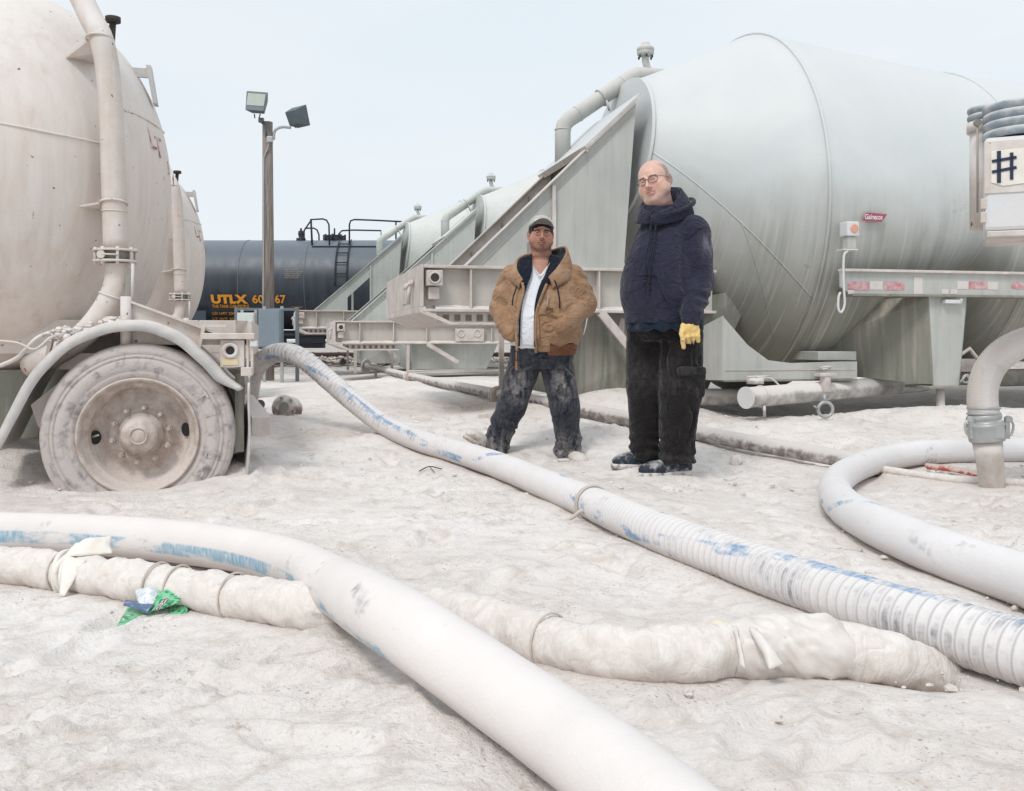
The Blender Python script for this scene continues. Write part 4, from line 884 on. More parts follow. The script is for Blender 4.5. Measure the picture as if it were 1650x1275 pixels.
# ---- light pole
def pole():
    Y = 18.0; b = P(432, 604, Y); T = empty('light_pole', b, 0, 'weathered wooden light pole with two floodlights, in front of the tank car', 'light pole')
    n = NT('weathered_pole_wood'); w = n.noise(n.mapping(n.obj, (40, 40, 1.6)), 1.0, 5, .6, .5); n.bump(w, .6, .01)
    n.fin(n.mix(n.ramp(w, .35, .65), srgb(104, 94, 88), srgb(152, 142, 134)), .9)
    h = P(430, 197, Y).z - b.z
    m = MB(); m.tube([(0, 0, -.5), (0, 0, h * .5), (-.01, 0, h)], [.115, .105, .093], 20); m.build('pole', n.m, T)
    L = lambda px, py, dy=0.0: P(px, py, Y + dy) - b
    grey = plain('grey_lamp_housing', srgb(96, 106, 112), .5, .3); gl = plain('frosted_lamp_glass', srgb(150, 160, 152), .3, spec=.6)
    # left lamp facing the camera, tipped down
    c = L(415, 168, -.15); rot = Matrix.Rotation(R(4), 3, 'Y') @ Matrix.Rotation(R(-14), 3, 'X')
    m = MB()
    f = [Vector(v) for v in ((-.17, -.13, -.20), (.17, -.13, -.20), (.20, -.13, .19), (-.20, -.13, .19))]; g = [Vector(v) for v in ((-.12, .12, -.13), (.12, .12, -.13), (.15, .12, .13), (-.15, .12, .13))]
    m.add([rot @ v + c for v in f + g], [(0, 1, 2, 3), (7, 6, 5, 4), (0, 4, 5, 1), (1, 5, 6, 2), (2, 6, 7, 3), (3, 7, 4, 0)]); lamp = m.build('floodlight', grey, T, .012)
    m = MB(); m.box(c + rot @ Vector((0, -.133, .02)), (.32, .008, .24), rot); m.build('lamp_glass', gl, lamp)
    m = MB(); m.tube([c + Vector((-.06, 0, -.18)), c + Vector((-.05, 0, -.26))], .012, 6); m.tube([c + Vector((.05, 0, -.18)), c + Vector((.03, 0, -.26))], .012, 6); m.box(L(421, 194, -.1), (.09, .08, .08)); m.tube([L(421, 196, -.1), L(428, 205, -.1), L(429, 220, -.1)], .022, 8); m.build('lamp_yoke', grey, lamp)
    # right lamp turned away
    c = L(478, 189, .1); rot = Matrix.Rotation(R(-35), 3, 'Z') @ Matrix.Rotation(R(-2), 3, 'Y') @ Matrix.Rotation(R(18), 3, 'X')
    m = MB(); m.add([rot @ v + c for v in [Vector((x, -y, z)) for x, y, z in f] + [Vector((x, -y, z)) for x, y, z in g]], [(0, 1, 2, 3), (7, 6, 5, 4), (0, 4, 5, 1), (1, 5, 6, 2), (2, 6, 7, 3), (3, 7, 4, 0)]); lamp2 = m.build('floodlight', grey, T, .012)
    m = MB(); m.box(c + rot @ Vector((0, .133, .02)), (.32, .008, .24), rot); m.build('lamp_glass', gl, lamp2)
    m = MB(); m.tube([c + Vector((-.05, 0, -.13)), c + Vector((-.02, 0, -.2))], .012, 6); m.tube([c + Vector((.06, 0, -.12)), c + Vector((0, 0, -.2))], .012, 6); m.build('lamp_yoke', grey, lamp2)
    m = MB(); m.tube(catmull([L(441, 225, -.05), L(442, 214, -.05), L(446, 208, -.05), L(455, 205, 0), L(469, 206, .05)], 5), .026, 10); m.build('lamp_arm', M['galv'], T)
    m = MB(); m.box(L(435, 225, -.13), (.11, .08, .11)); m.build('junction_box', M['galv'], T, .01)
    m = MB(); m.tube(catmull([L(434, 230, -.13), L(430, 242, -.12), L(426, 252, -.12), L(425, 270, -.12), L(424.5, 400, -.13), L(424, 500, -.13)], 5), .012, 8); m.build('conduit', M['galv'], T)
pole()
def cabinet(x0, x1, y0, y1, Y, d, mat, label, name):
    a = P(x0, y0, Y); b = P(x1, y1, Y); T = empty(name, ((a.x + b.x) / 2, Y, 0), 0, label, 'electrical box')
    w = (b.x - a.x) / 2
    m = MB(); m.bx(-w, w, 0, d, b.z, a.z); m.build('cabinet_body', mat, T, .008)
    m = MB(); m.bx(-w + .015, w - (.06 if w > .2 else .02), -.012, -.001, b.z + .02, a.z - .02); dr = m.build('cabinet_door', mat, T, .004)
    if w > .2:
        m = MB(); m.bx(w - .05, w - .035, -.03, 0, (a.z + b.z) / 2 + .05, (a.z + b.z) / 2 + .25); m.build('handle', M['galv'], dr)
        m = MB(); m.bx(-w + .05, -w + .11, -.014, -.013, a.z - .12, a.z - .05); m.build('label_plate', M['white_paint'], dr)
    for s in (-1, 1):
        m = MB(); m.bx(s * w * .8 - .025, s * w * .8 + .025, d, d + .05, -.1, a.z + .06); m.build('stand_post', M['galv'], T)
cabinet(416, 452, 498, 560, 17.2, .25, plain('blue_grey_cabinet', srgb(128, 142, 152), .5, .1, .12, 5), 'blue grey electrical cabinet at the foot of the wooden light pole', 'electrical_cabinet')
cabinet(382, 410, 504, 545, 17.6, .2, plain('pale_grey_box', srgb(206, 212, 208), .5, 0, .08, 5), 'pale grey meter box left of the blue grey cabinet', 'meter_box')
def rack():
    a = P(378, 499, 17.9); b = P(482, 500, 17.9); m = MB(); m.bx(a.x, b.x, 17.88, 17.92, a.z - .02, a.z + .03)
    for px in (381, 479): q = P(px, 500, 17.9); m.bx(q.x - .03, q.x + .03, 17.87, 17.93, 0, q.z + .06)
    tag(m.build('mounting_rack', plain('grey_strut', srgb(120, 128, 134), .5, .3), None), 'grey steel strut frame holding the electrical boxes at the pole', 'frame')
rack()
# ================================================================= hoses
def hose_mat(name, body, blue=None, ribbed=False, pitch=.035, dirt=.5, bluew=.06, bluecover=.5):
    n = NT(name); uv = n.uv; s_ = n.sep(uv); u, v = s_[0], s_[1]
    uvm = n.mapping(uv, (1.0, .5, 1)); 
    c = n.mix(n.ramp(n.noise(uvm, 5, 5, .6), .35, .7), body, tuple(x * .93 for x in body))
    # bare grey rubber where the dust has rubbed off
    rub = n.ramp(n.math('ADD', n.noise(n.mapping(uv, (2.2, 1.8, 1)), 2.0, 5, .6), n.math('MULTIPLY', n.math('SUBTRACT', n.attr('wear'), .5), .4)), .66 - .1 * dirt, .78 - .1 * dirt)
    if ribbed:
        ph = n.math('FRACT', n.math('MULTIPLY', u, 1 / pitch)); g = n.math('ABSOLUTE', n.math('SUBTRACT', ph, .5))
        groove = n.ramp(g, .36, .47); c = n.mix(n.math('MULTIPLY', groove, n.ramp(n.attr('wear'), .4, .8, .14, .5)), c, srgb(150, 146, 146))
        gg = n.ramp(g, .36, .20)
        rub = n.math('MULTIPLY', rub, gg)
    un = n.math('MULTIPLY', n.ramp(n.math('ABSOLUTE', n.math('SUBTRACT', v, .75)), .22, .10), n.ramp(n.noise(n.mapping(uv, (1.5, 3, 1)), 3, 5, .6), .25, .6, .35, 1)); c = n.mix(n.math('MULTIPLY', un, .75), c, srgb(188, 176, 166))
    fine = n.ramp(n.noise(n.mapping(uv, (30, 5, 1)), 1.4, 4, .7), .35, .6)
    c = n.mix(n.math('MULTIPLY', n.math('MULTIPLY', rub, fine), .75), c, srgb(112, 116, 128))
    if blue is not None:
        d = n.math('ABSOLUTE', n.math('SUBTRACT', v, n.attr('stripe')))
        band = n.ramp(d, bluew, bluew * .72)
        wear = n.ramp(n.noise(n.mapping(uv, (2.6, 3, 1)), 1.6, 5, .65), .60 - .2 * bluecover, .70 - .2 * bluecover)
        sc = n.ramp(n.noise(n.mapping(uv, (55, 6, 1)), 1.0, 4, .7), .36, .56)
        f = n.math('MULTIPLY', n.math('MULTIPLY', band, wear), n.ramp(sc, 0, 1, .35, 1.0))
        c = n.mix(n.math('MULTIPLY', f, .85), c, blue)
    n.bump(n.math('ADD', n.noise(n.obj, 45, 4), n.noise(n.obj, 160, 3)), .35, .003)
    n.b.inputs['Sheen Weight'].default_value = 0.0
    return n.fin(c, .85, 0, .2)
def world_pts(pl, r):
    out = []
    for p in pl:
        if len(p) == 2: out.append(G(p[0], p[1], r * .9))
        elif p[2] == 'h': out.append(G(p[0], p[1], p[3]))
        else: out.append(P(p[0], p[1], p[2]))
    return out
def hose(name, pl, r, mat, label, cat='hose', group=None, ribbed=False, pitch=.035, cover=.15, stripe=None, lump=0.0, seed=0, step=None, seg=28, bed=True, wear=None):
    ctrl = world_pts(pl, r); dense = catmull(ctrl, 24)
    # stripe angle carried along
    st_c = stripe or [.5] * len(pl)
    step = step or (pitch / 5 if ribbed else .03)
    pts = resample(dense, step); n = len(pts)
    cl = [0.0]
    for a, b in zip(ctrl, ctrl[1:]): cl.append(cl[-1] + (b - a).length)
    V = np.zeros((n, seg + 1, 3)); UV = np.zeros((n, seg + 1, 2)); L = 0; st = np.zeros((n, seg + 1))
    P_ = np.array([tuple(p) for p in pts]); T_ = np.gradient(P_, axis=0); T_ /= np.linalg.norm(T_, axis=1)[:, None] + 1e-9
    up = np.array([0, 0, 1.0]); uu = None
    ang = 2 * np.pi * np.arange(seg + 1) / seg
    lens = np.concatenate([[0], np.cumsum(np.linalg.norm(np.diff(P_, axis=0), axis=1))])
    tot = lens[-1]
    for i in range(n):
        t = T_[i]
        cand = np.cross(up, t); ln = np.linalg.norm(cand)
        if uu is None: uu = cand / ln if ln > .05 else np.array([1.0, 0, 0])
        else:
            uu = uu - t * uu.dot(t); uu /= np.linalg.norm(uu)
            if ln > .3:
                cand = cand / ln
                if cand.dot(uu) > 0: uu = uu * .85 + cand * .15; uu /= np.linalg.norm(uu)
        w = np.cross(t, uu); rr = r
        if ribbed: ph = (lens[i] / pitch) % 1.0; rr = r * (1 + .014 * math.cos(2 * math.pi * (ph - .0)))
        V[i] = P_[i] + rr * (np.cos(ang)[:, None] * uu + np.sin(ang)[:, None] * w)
        UV[i, :, 0] = lens[i]; UV[i, :, 1] = np.arange(seg + 1) / seg
        st[i, :] = np.interp(lens[i] / tot, np.array(cl) / cl[-1], st_c)
    nr = V - P_[:, None, :]; nl = nr / (np.linalg.norm(nr, axis=2, keepdims=True))
    fq = 20 if lump else 9; q = fbm(V[..., 0] * fq, V[..., 1] * fq, V[..., 2] * fq + 3, oct=3, seed=seed)
    q2 = fbm(V[..., 0] * 32, V[..., 1] * 32, V[..., 2] * 32 + 3, oct=3, seed=seed + 9)
    amp = (.002 + lump); V = V + nl * (q * amp + np.abs(q2) * lump * .7)[..., None]
    V = V.reshape(-1, 3); UVf = UV.reshape(-1, 2); i = np.arange(n - 1)[:, None] * (seg + 1) + np.arange(seg)[None, :]
    Fq = np.stack([i, i + 1, i + seg + 2, i + seg + 1], -1).reshape(-1, 4)
    me = npmesh(name, V, Fq, UVf)
    wr_ = np.interp(lens / tot, np.array(cl) / cl[-1], wear or [.5] * len(pl)); b_ = me.attributes.new('wear', 'FLOAT', 'POINT'); b_.data.foreach_set('value', np.repeat(wr_, seg + 1).astype(np.float32))
    a = me.attributes.new('stripe', 'FLOAT', 'POINT'); a.data.foreach_set('value', st.reshape(-1).astype(np.float32))
    o = link(name, me, mat); tag(o, label, cat, group)
    if bed:
        k = max(1, int(.014 / step))
        for p in pts[::k]: HOSES.append((p.x, p.y, p.z, r, cover))
    return o, pts
def tie(parent, pts, f, r, mat, name='rope_tie', w=.006, turns=2):
    i = int(f * (len(pts) - 2)); p = pts[i]; t = (pts[i + 1] - pts[i]).normalized()
    m = MB()
    for k in range(turns): m.ring(p + t * (k * w * 2.6), t + Vector((.05 * k, .06, 0)), r + .003, w, 30, 8)
    return m.build(name, mat, parent)
DWH = srgb(228, 222, 219)
BLUE = srgb(92, 142, 186)
M['hose_ribbed'] = hose_mat('ribbed_hose_dust', srgb(226, 222, 221), BLUE, True, .036, 1.0, .055, .55)
M['hose_blue'] = hose_mat('smooth_hose_blue_line', DWH, srgb(120, 168, 194), False, dirt=.35, bluew=.055, bluecover=.9)
M['hose_plain'] = hose_mat('smooth_hose_dust', srgb(226, 223, 223), srgb(90, 150, 180), False, dirt=.55, bluew=.035, bluecover=.35)
def wrap_mat():
    n = NT('cloth_wrapped_hose'); uv = n.uv; v = n.sep(uv)[1]; o = n.obj
    a = n.noise(o, 22, 6, .65, 1.2); c = n.mix(n.ramp(a, .35, .65), srgb(230, 224, 219), srgb(216, 207, 200))
    und = n.ramp(n.math('ABSOLUTE', n.math('SUBTRACT', v, .70)),   .17, .05); mud = n.math('MULTIPLY', und, n.ramp(n.noise(o, 9, 5, .65), .36, .56)); c = n.mix(n.math('MULTIPLY', mud, .5), c, srgb(170, 150, 136))
    rub = n.ramp(n.noise(n.mapping(uv, (3, 4, 1)), 1.6, 5, .7), .60, .72); c = n.mix(n.math('MULTIPLY', rub, n.ramp(n.noise(o, 60, 3), .4, .6, .2, .7)), c, srgb(150, 150, 152))
    n.bump(n.math('ADD', a, n.math('MULTIPLY', n.noise(n.mapping(uv, (30, 2.5, 1)), 1.0, 4, .6, 1.5), 1.3)), .55, .010)
    return n.fin(c, .9, 0, .15)
M['hose_wrap'] = wrap_mat()
M['rope'] = plain('dusty_rope', srgb(205, 195, 185), .95)
h1, p1 = hose('ribbed_hose', [(398, 690, 8.3), (402, 640, 8.1), (410, 600, 7.9), (428, 577, 7.7), (455, 568, 7.5), (488, 578, 7.4), (530, 613, 7.35), (575, 652, 7.2), (620, 685, 7.0), (670, 708), (722, 724), (775, 740), (830, 760), (885, 783), (960, 814), (1050, 853), (1150, 890), (1280, 936), (1400, 975), (1520, 1012), (1650, 1052), (1850, 1115), (2400, 1290), (3300, 1560)],
                .075, M['hose_ribbed'], 'long ribbed hose with worn blue print, arching from the left tanker across the yard', 'hose', ribbed=True, pitch=.036, cover=.03,
                stripe=[.5, .5, .5, .5, .6, .62, .40, .38, .38, .4, .52, .55, .1, .1, .5, .54, .44, .30, .25, .25, .25, .25, .25, .25], seed=2, wear=[.8, .8, .85, .9, .9, .85, .75, .6, .55, .5, .5, .4, .4, .4, .4, .5, .55, .6, .68, .8, .85, .85, .8, .8])
i960 = min(range(len(p1)), key=lambda i: abs(p1[i].x / p1[i].y * F + CX - 955))
tie(h1, p1, i960 / len(p1), .078, M['rope'], w=.005)
kn = p1[i960] + Vector((-.03, -.075, -.03)); m = MB(); m.tube(catmull([kn, kn + Vector((-.03, -.02, .015)), kn + Vector((-.06, -.01, -.01)), kn + Vector((-.1, .0, -.035))], 4), .009, 6); m.build('rope_knot', M['rope'], h1)
h2, p2 = hose('blue_line_hose', [(-160, 862), (-60, 858), (25, 859), (100, 860), (180, 864), (260, 870), (340, 880), (410, 891), (480, 912, 'h', .085), (545, 946, 'h', .12), (600, 978, 'h', .15), (660, 1014, 'h', .15), (730, 1062, 'h', .12), (810, 1118, 'h', .09), (900, 1180), (1010, 1262), (1130, 1365)],
                .078, M['hose_blue'], 'thick foreground hose with a pale blue line, lying over the wrapped hose', 'hose', cover=.0,
                stripe=[.50] * 3 + [.505, .51, .515, .52, .525, .53, .53, .535, .60, .85, .85, .85, .85, .85], seed=5)
h3, p3 = hose('wrapped_hose', [(-150, 905), (-50, 908), (25, 914), (90, 921), (160, 930), (240, 941), (320, 953), (400, 965), (470, 976), (540, 985), (620, 990, 'h', .02), (700, 988, 'h', .04), (770, 1002), (850, 1026), (930, 1046), (1010, 1056), (1090, 1056), (1170, 1048), (1250, 1044), (1330, 1046), (1410, 1058, 'h', .035), (1470, 1074, 'h', .0), (1520, 1090, 'h', -.05), (1570, 1104, 'h', -.10)],
                .062, M['hose_wrap'], 'lumpy cloth wrapped hose half buried in powder, running under the thick foreground hose', 'hose', cover=.14, lump=.010, seed=8, step=.010)
for f, w in ((.16, .004), (.275, .0035), (.30, .0035), (.36, .003), (.68, .003)): tie(h3, p3, f, .066, M['rope'], w=w, turns=1)
h4, p4 = hose('loop_hose', [(1900, 716), (1750, 720), (1640, 726), (1560, 727), (1490, 729), (1430, 738), (1385, 752), (1352, 772), (1346, 795), (1368, 822), (1420, 850), (1490, 880), (1560, 906), (1640, 932), (1760, 975), (1900, 1030), (2400, 1210), (3100, 1430)],
                .080, M['hose_plain'], 'smooth white hose bent in a hairpin loop at the right edge of the yard', 'hose', cover=.02,
                stripe=[.6, .6, .6, .6, .6, .6, .5, .5, .5, .5, .2, .2, .2, .2, .2, .2, .2, .2], seed=12, seg=32)
h5, p5 = hose('feed_hose', [(1592, 690, 5.2), (1586, 668, 5.2), (1583, 640, 5.2), (1587, 612, 5.2), (1601, 585, 5.2), (1628, 562, 5.15), (1665, 548, 5.1), (1720, 545, 5.0), (1800, 570, 4.95), (1850, 640, 4.9), (1860, 730, 4.9)],
                .078, hose_mat('ribbed_grey_hose', srgb(216, 211, 209), None, True, .012, .3), 'grey ribbed hose arching down into an upright pipe at the right edge', 'hose', ribbed=True, pitch=.012, seed=15, step=.004, bed=False)
h6, p6 = hose('thin_hose', [(1385, 757), (1420, 757, 'h', .03), (1470, 764), (1530, 772), (1590, 776), (1660, 780), (1760, 790)], .024, M['hose_wrap'], 'thin white hose lying inside the hairpin loop', 'hose', cover=.3, seed=17, seg=14)
# ---- steel line on the ground
pp = [P(*q) for q in ((1420, 757, 5.9), (1340, 741, 6.15), (1230, 722, 6.55), (1120, 701, 7.0), (1030, 683, 7.4), (930, 662, 8.1), (790, 636, 10.0), (662, 609, 14.3), (590, 591, 19.0))]
SP = empty('steel_pipeline', (pp[0].x, pp[0].y, 0), 0, 'long rusty steel pipe lying on the powder behind both men, with flange collars', 'pipe')
def relto(o, v): return v - Vector(o.location)
dense = resample(catmull(pp, 8), .03)
V = MB(); V.tube([relto(SP, p + Vector((0, 0, .02))) for p in dense], .056, 20); V.build('pipe_run', M['pipe_steel'], SP)
for p in dense: HOSES.append((p.x, p.y, p.z, .052, .04))
for px, Y in ((662, 14.2), (806, 9.6)):
    i = min(range(len(dense) - 1), key=lambda i: abs(dense[i].x / dense[i].y * F + CX - px)); d = (dense[i + 1] - dense[i]).normalized(); c = relto(SP, dense[i])
    m = MB(); m.disc(c, d, .105, .03, 24); m.disc(c + d * .06, d, .105, .03, 24); fl = m.build('flange_collar', M['cream_steel'], SP, .003)
    for k in range(8):
        a = k * math.pi / 4; q = d.orthogonal().normalized(); w = d.cross(q); e = c + (q * math.cos(a) + w * math.sin(a)) * .088
        m = MB(); m.cyl(e - d * .03, e + d * .09, .012, seg=6); m.build('flange_bolt', M['cream_steel'], fl)
e = relto(SP, pp[-1]); m = MB(); m.disc(e, (-1, .6, 0), .14, .05, 20); m.cyl(e, e + Vector((.1, .5, -.0)), .06, seg=14); m.build('end_flange', M['cream_steel'], SP)
m = MB(); m.cyl(e + Vector((.3, -.8, 0)), e + Vector((.3, -.8, -.4)), .03, seg=10); m.build('pipe_stand', M['beam'], SP)
m = MB(); m.tube([relto(SP, P(655, 600, 14)), relto(SP, P(662, 597, 14)), relto(SP, P(690, 598, 14))], .012, 6); m.build('valve_handle', M['beam'], SP)
# ---- upright pipe with cam coupling at the right
def standpipe():
    g = P(1598, 790, 5.3); T = empty('upright_pipe', (g.x, 5.25, 0), 0, 'dusty upright pipe with metal clamp coupling under the arching grey hose', 'pipe')
    R_ = lambda px, py, Y=5.2: relto(T, P(px, py, Y))
    m = MB(); m.tube([R_(1601, 810, 5.3), R_(1598, 770, 5.28), R_(1594, 735), R_(1591, 712)], [.062, .068, .07, .076], 28); m.build('pipe_body', M['beam'], T)
    m = MB(); m.lathe([(0, .070), (0, .088), (.01, .092), (.05, .094), (.075, .092), (.085, .098), (.095, .098), (.10, .088), (.105, .08), (.12, .08), (.125, .086), (.14, .086), (.15, .080), (.155, .07)], R_(1591, 711), (R_(1586, 668) - R_(1591, 711)), 36); m.build('coupling_body', M['galv'], T)
    for s in (-1, 1):
        c = R_(1591, 690) + Vector((s * .095, -.02, 0)); m = MB(); m.bx(c.x - .012, c.x + .012, c.y - .012, c.y + .012, c.z - .055, c.z + .06); m.disc(c + Vector((s * .008, 0, .05)), (0, 1, 0), .018, .03, 14); m.tube(catmull([c + Vector((s * .012, 0, .05)), c + Vector((s * .035, 0, .02)), c + Vector((s * .025, 0, -.03)), c + Vector((s * .005, 0, -.04))], 4), .007, 6); m.build('cam_lever', M['chrome'], T, .002)
    for z in (667, 658):
        m = MB(); m.ring(R_(1585, z), (0, .05, 1), .081, .006, 32, 6); m.build('hose_band', M['galv'], T)
    m = MB(); m.bx(R_(1595, 700).x - .02, R_(1595, 700).x + .03, -.145, -.13, R_(1595, 704).z, R_(1595, 684).z); m.build('clamp_lug', M['chrome'], T, .002)
standpipe()
HOSES.append((P(1598, 790, 5.3).x, 5.3, g1(2.6, 5.3) + .06, .07, .2))
# ---- blower unit at the right edge
def blower():
    Y = 4.6; a = P(1586, 225, Y); b = P(1586, 373, Y); T = empty('blower_unit', (a.x + .6, Y + .2, 0), 0, 'white blower unit with ribbed silencers and a hash sign at the right edge', 'machine')
    W = lambda px, py, y=Y: relto(T, P(px, py, y))
    p = W(1586, 222); q = W(1586, 373); x1 = p.x + 1.3; made = []
    m = MB(); m.bx(p.x, x1, p.y, p.y + .5, q.z, p.z); m.build('housing', M['white_paint'], T, .02)
    m = MB(); m.bx(p.x + .0, x1, p.y - .006, p.y - .001, W(0, 313).z, p.z - .02); m.build('upper_panel', M['cream_steel'], T, .003)
    m = MB(); m.bx(p.x + .01, x1, p.y - .02, p.y + .5, q.z - .03, q.z - .002); m.build('base_lip', M['beam'], T, .004)
    # paper sign
    s0, s1 = W(1596, 245), W(1596, 302); m = MB(); m.prism([(s0.x, p.y - .011, s0.z), (s0.x + .30, p.y - .011, s0.z + .01), (s0.x + .30, p.y - .011, s1.z + .02), (s0.x + .05, p.y - .011, s1.z), (s0.x + .0, p.y - .011, s1.z + .02)], (0, .004, 0)); sg = m.build('paper_sign', plain('cream_paper', srgb(232, 226, 216), .9, bump=0), T)
    ink = plain('navy_marker', srgb(48, 54, 78), .8, bump=0)
    for (x0, y0, x1_, y1_, w) in ((1607, 246, 1607, 297, .015), (1625, 250, 1625, 293, .013), (1597, 262, 1632, 258, .014), (1597, 279, 1632, 274, .014)):
        m = MB(); m.beam(W(x0, y0) + Vector((0, -.014, 0)), W(x1_, y1_) + Vector((0, -.014, 0)), w * 1.15 if x0 == x1_ else .003, .003 if x0 == x1_ else w, (0, 1, 0) if x0 == x1_ else (0, 0, 1)); m.build('hash_stroke', ink, sg)
    # silencers
    def ribs(cx_, y, top, bot, rad, nr, ext):
        c = W(cx_, top, y); cb = W(cx_, bot, y); m = MB(); prof = []
        L = c.z - cb.z; st = L / nr
        for i in range(nr):
            for t in range(8): f = t / 8; prof.append((i * st + f * st, rad - .012 + .014 * abs(math.sin(math.pi * f)) ** .5))
        prof += [(L, rad - .02), (L + .006, rad - .06), (L + .008, 0)]
        m.lathe(prof, (c.x, c.y, cb.z), (0, 0, 1), 48); m.build('ribbed_silencer', dusty('grey_rubber_bellows', srgb(140, 152, 160), .45, .8, .5, srgb(206, 204, 202), 12, .1, .8), T)
    r1, r2 = .105, .19
    ribs(1595, 4.95, 172, 196, r1, 2, 0); ribs(1652, 4.75, 168, 225, r2, 4, 0)
    c = W(1595, 196, 4.95); m = MB(); m.cyl((c.x, c.y, c.z), (c.x, c.y, c.z - .55), r1 - .01, seg=32); m.build('silencer_body', M['cream_steel'], T)
    m = MB(); m.disc((c.x, c.y, c.z - .03), (0, 0, 1), r1 + .004, .05, 32); m.build('silencer_band', M['cream_steel'], T)
    m = MB(); w = W(1575, 198, 4.84); m.tube([w, w - Vector((0, 0, .45))], .005, 6); m.disc(w, (0, 1, 0), .018, .02, 12); m.build('pull_rod', M['under'], T)
    for z0 in (330, 352): v = W(1582, z0); m = MB(); m.bx(v.x - .004, v.x + .02, v.y, v.y + .05, v.z - .02, v.z + .03); m.build('hinge', M['cream_steel'], T, .003)
    for dx in (.75, 1.2):
        m = MB(); m.bx(p.x + dx, p.x + dx + .08, p.y + .2, p.y + .28, -.05, q.z); m.build('support_leg', M['cream_steel'], T)
    piv = Matrix.Translation((p.x, p.y, 0)) @ Matrix.Rotation(R(-25), 4, 'Z') @ Matrix.Translation((-p.x, -p.y, 0))
    for o in T.children:
        if not o.name.startswith(('ribbed', 'silencer', 'pull')): o.matrix_local = piv
blower()
# ================================================================= small things on the ground
def flange_fitting():
    c = G(458, 657, .07); T = empty('pipe_fitting', (c.x, c.y, 0), 0, 'rusty flanged pipe fitting lying on the powder beside the pole and the arching hose', 'pipe fitting')
    c0 = relto(T, c); ax = Vector((-.15, -1, .18)).normalized(); rm = dusty('rusty_fitting', srgb(140, 120, 108), .45, .7, .4, DUST, 14, .1, .9)
    m = MB(); m.lathe([(0, .045), (0, .105), (.022, .108), (.024, .06), (.14, .06), (.142, .105), (.165, .105), (.165, .04)][::-1], c0 + ax * -.15, ax, 32); m.lathe([(.0, .0), (.0, .06), (.01, .062)], c0 - ax * .0 - ax * .02, ax, 24); fl = m.build('flange_body', rm, T)
    m = MB(); m.disc(c0 + ax * .012, ax, .045, .006, 24); m.build('bore', M['under'], T)
    u = ax.orthogonal().normalized(); w = ax.cross(u)
    for k in range(6):
        a = k * math.pi / 3; m = MB(); m.cyl(c0 + (u * math.cos(a) + w * math.sin(a)) * .085 + ax * .01, c0 + (u * math.cos(a) + w * math.sin(a)) * .085 + ax * .032, .012, seg=8); m.build('flange_bolt', rm, fl)
flange_fitting()
c = G(419, 652, .04); m = MB(); m.disc(c, (.3, -1, .2), .045, .03, 20); m.box(c + Vector((-.04, -.02, .02)), (.1, .03, .04), Matrix.Rotation(R(30), 3, 'Y')); tag(m.build('hose_cap', plain('black_cap', srgb(70, 68, 70), .7), None, .004), 'small black hose cap on the powder just left of the flanged fitting', 'cap')
c = G(785, 671, .02); m = MB(); m.box(c, (.13, .07, .06), Matrix.Rotation(R(-20), 3, 'Z') @ Matrix.Rotation(R(-10), 3, 'Y')); tag(m.build('brick', M['beam'], None, .008), 'broken dusty brick on the powder to the left of the man in the tan jacket', 'brick')
c = G(908, 743, .01); m = MB(); m.box(c, (.07, .05, .03), Matrix.Rotation(R(20), 3, 'Z')); tag(m.build('stone', M['beam'], None, .01), 'small grey stone beside the left heel of the man in the tan jacket', 'stone')
def lump(px, py, s, label, name, cat, mat, seed, flat=.8):
    c = G(px, py, s * .35); bm = bmesh.new(); bmesh.ops.create_icosphere(bm, subdivisions=4, radius=s)
    co = np.array([v.co[:] for v in bm.verts]); d = 1 + .3 * fbm(co[:, 0] * 2.2 / s + seed, co[:, 1] * 2.2 / s, co[:, 2] * 2.2 / s, oct=4, seed=seed)
    for v, k in zip(bm.verts, d): v.co = v.co * k; v.co.z *= flat
    me = bpy.data.meshes.new(name); bm.to_mesh(me); bm.free(); o = link(name, me, mat, smooth=True); o.location = c; return tag(o, label, cat)
lump(1186, 744, .045, 'white cement lump on the powder right of the man in the navy hoodie', 'cement_lump', 'lump', M['ground'], 3, 1.0)
m = MB(); a = G(676, 759, .01); b = G(692, 752, .012); d = G(712, 756, .01); m.tube(catmull([a, b, d], 5), .0035, 6); m.tube([b, G(700, 761, .01)], .0025, 5); tag(m.build('twig', M['dark_gap'], None), 'thin dark twig lying on the powder in front of the ribbed hose', 'twig')
# red strap by the upright pipe
a = G(1490, 752, .02); b = G(1530, 756, .03); d = G(1572, 764, .02); m = MB(); pts = catmull([a, b, d, G(1590, 767, .01)], 5)
V = []; Fc = []
for i, p in enumerate(pts): V += [p + Vector((0, -.03, -.012)), p + Vector((0, .03, .02))]
for i in range(len(pts) - 1): Fc.append((2 * i, 2 * i + 2, 2 * i + 3, 2 * i + 1))
o = link('red_strap', npmesh('red_strap', V, Fc), dusty('red_webbing', srgb(186, 92, 80), .46, .66, .2, srgb(214, 190, 182), 30, .1, .8)); o.modifiers.new('t', 'SOLIDIFY').thickness = .006; tag(o, 'red webbing strap on the powder behind the upright pipe', 'strap')
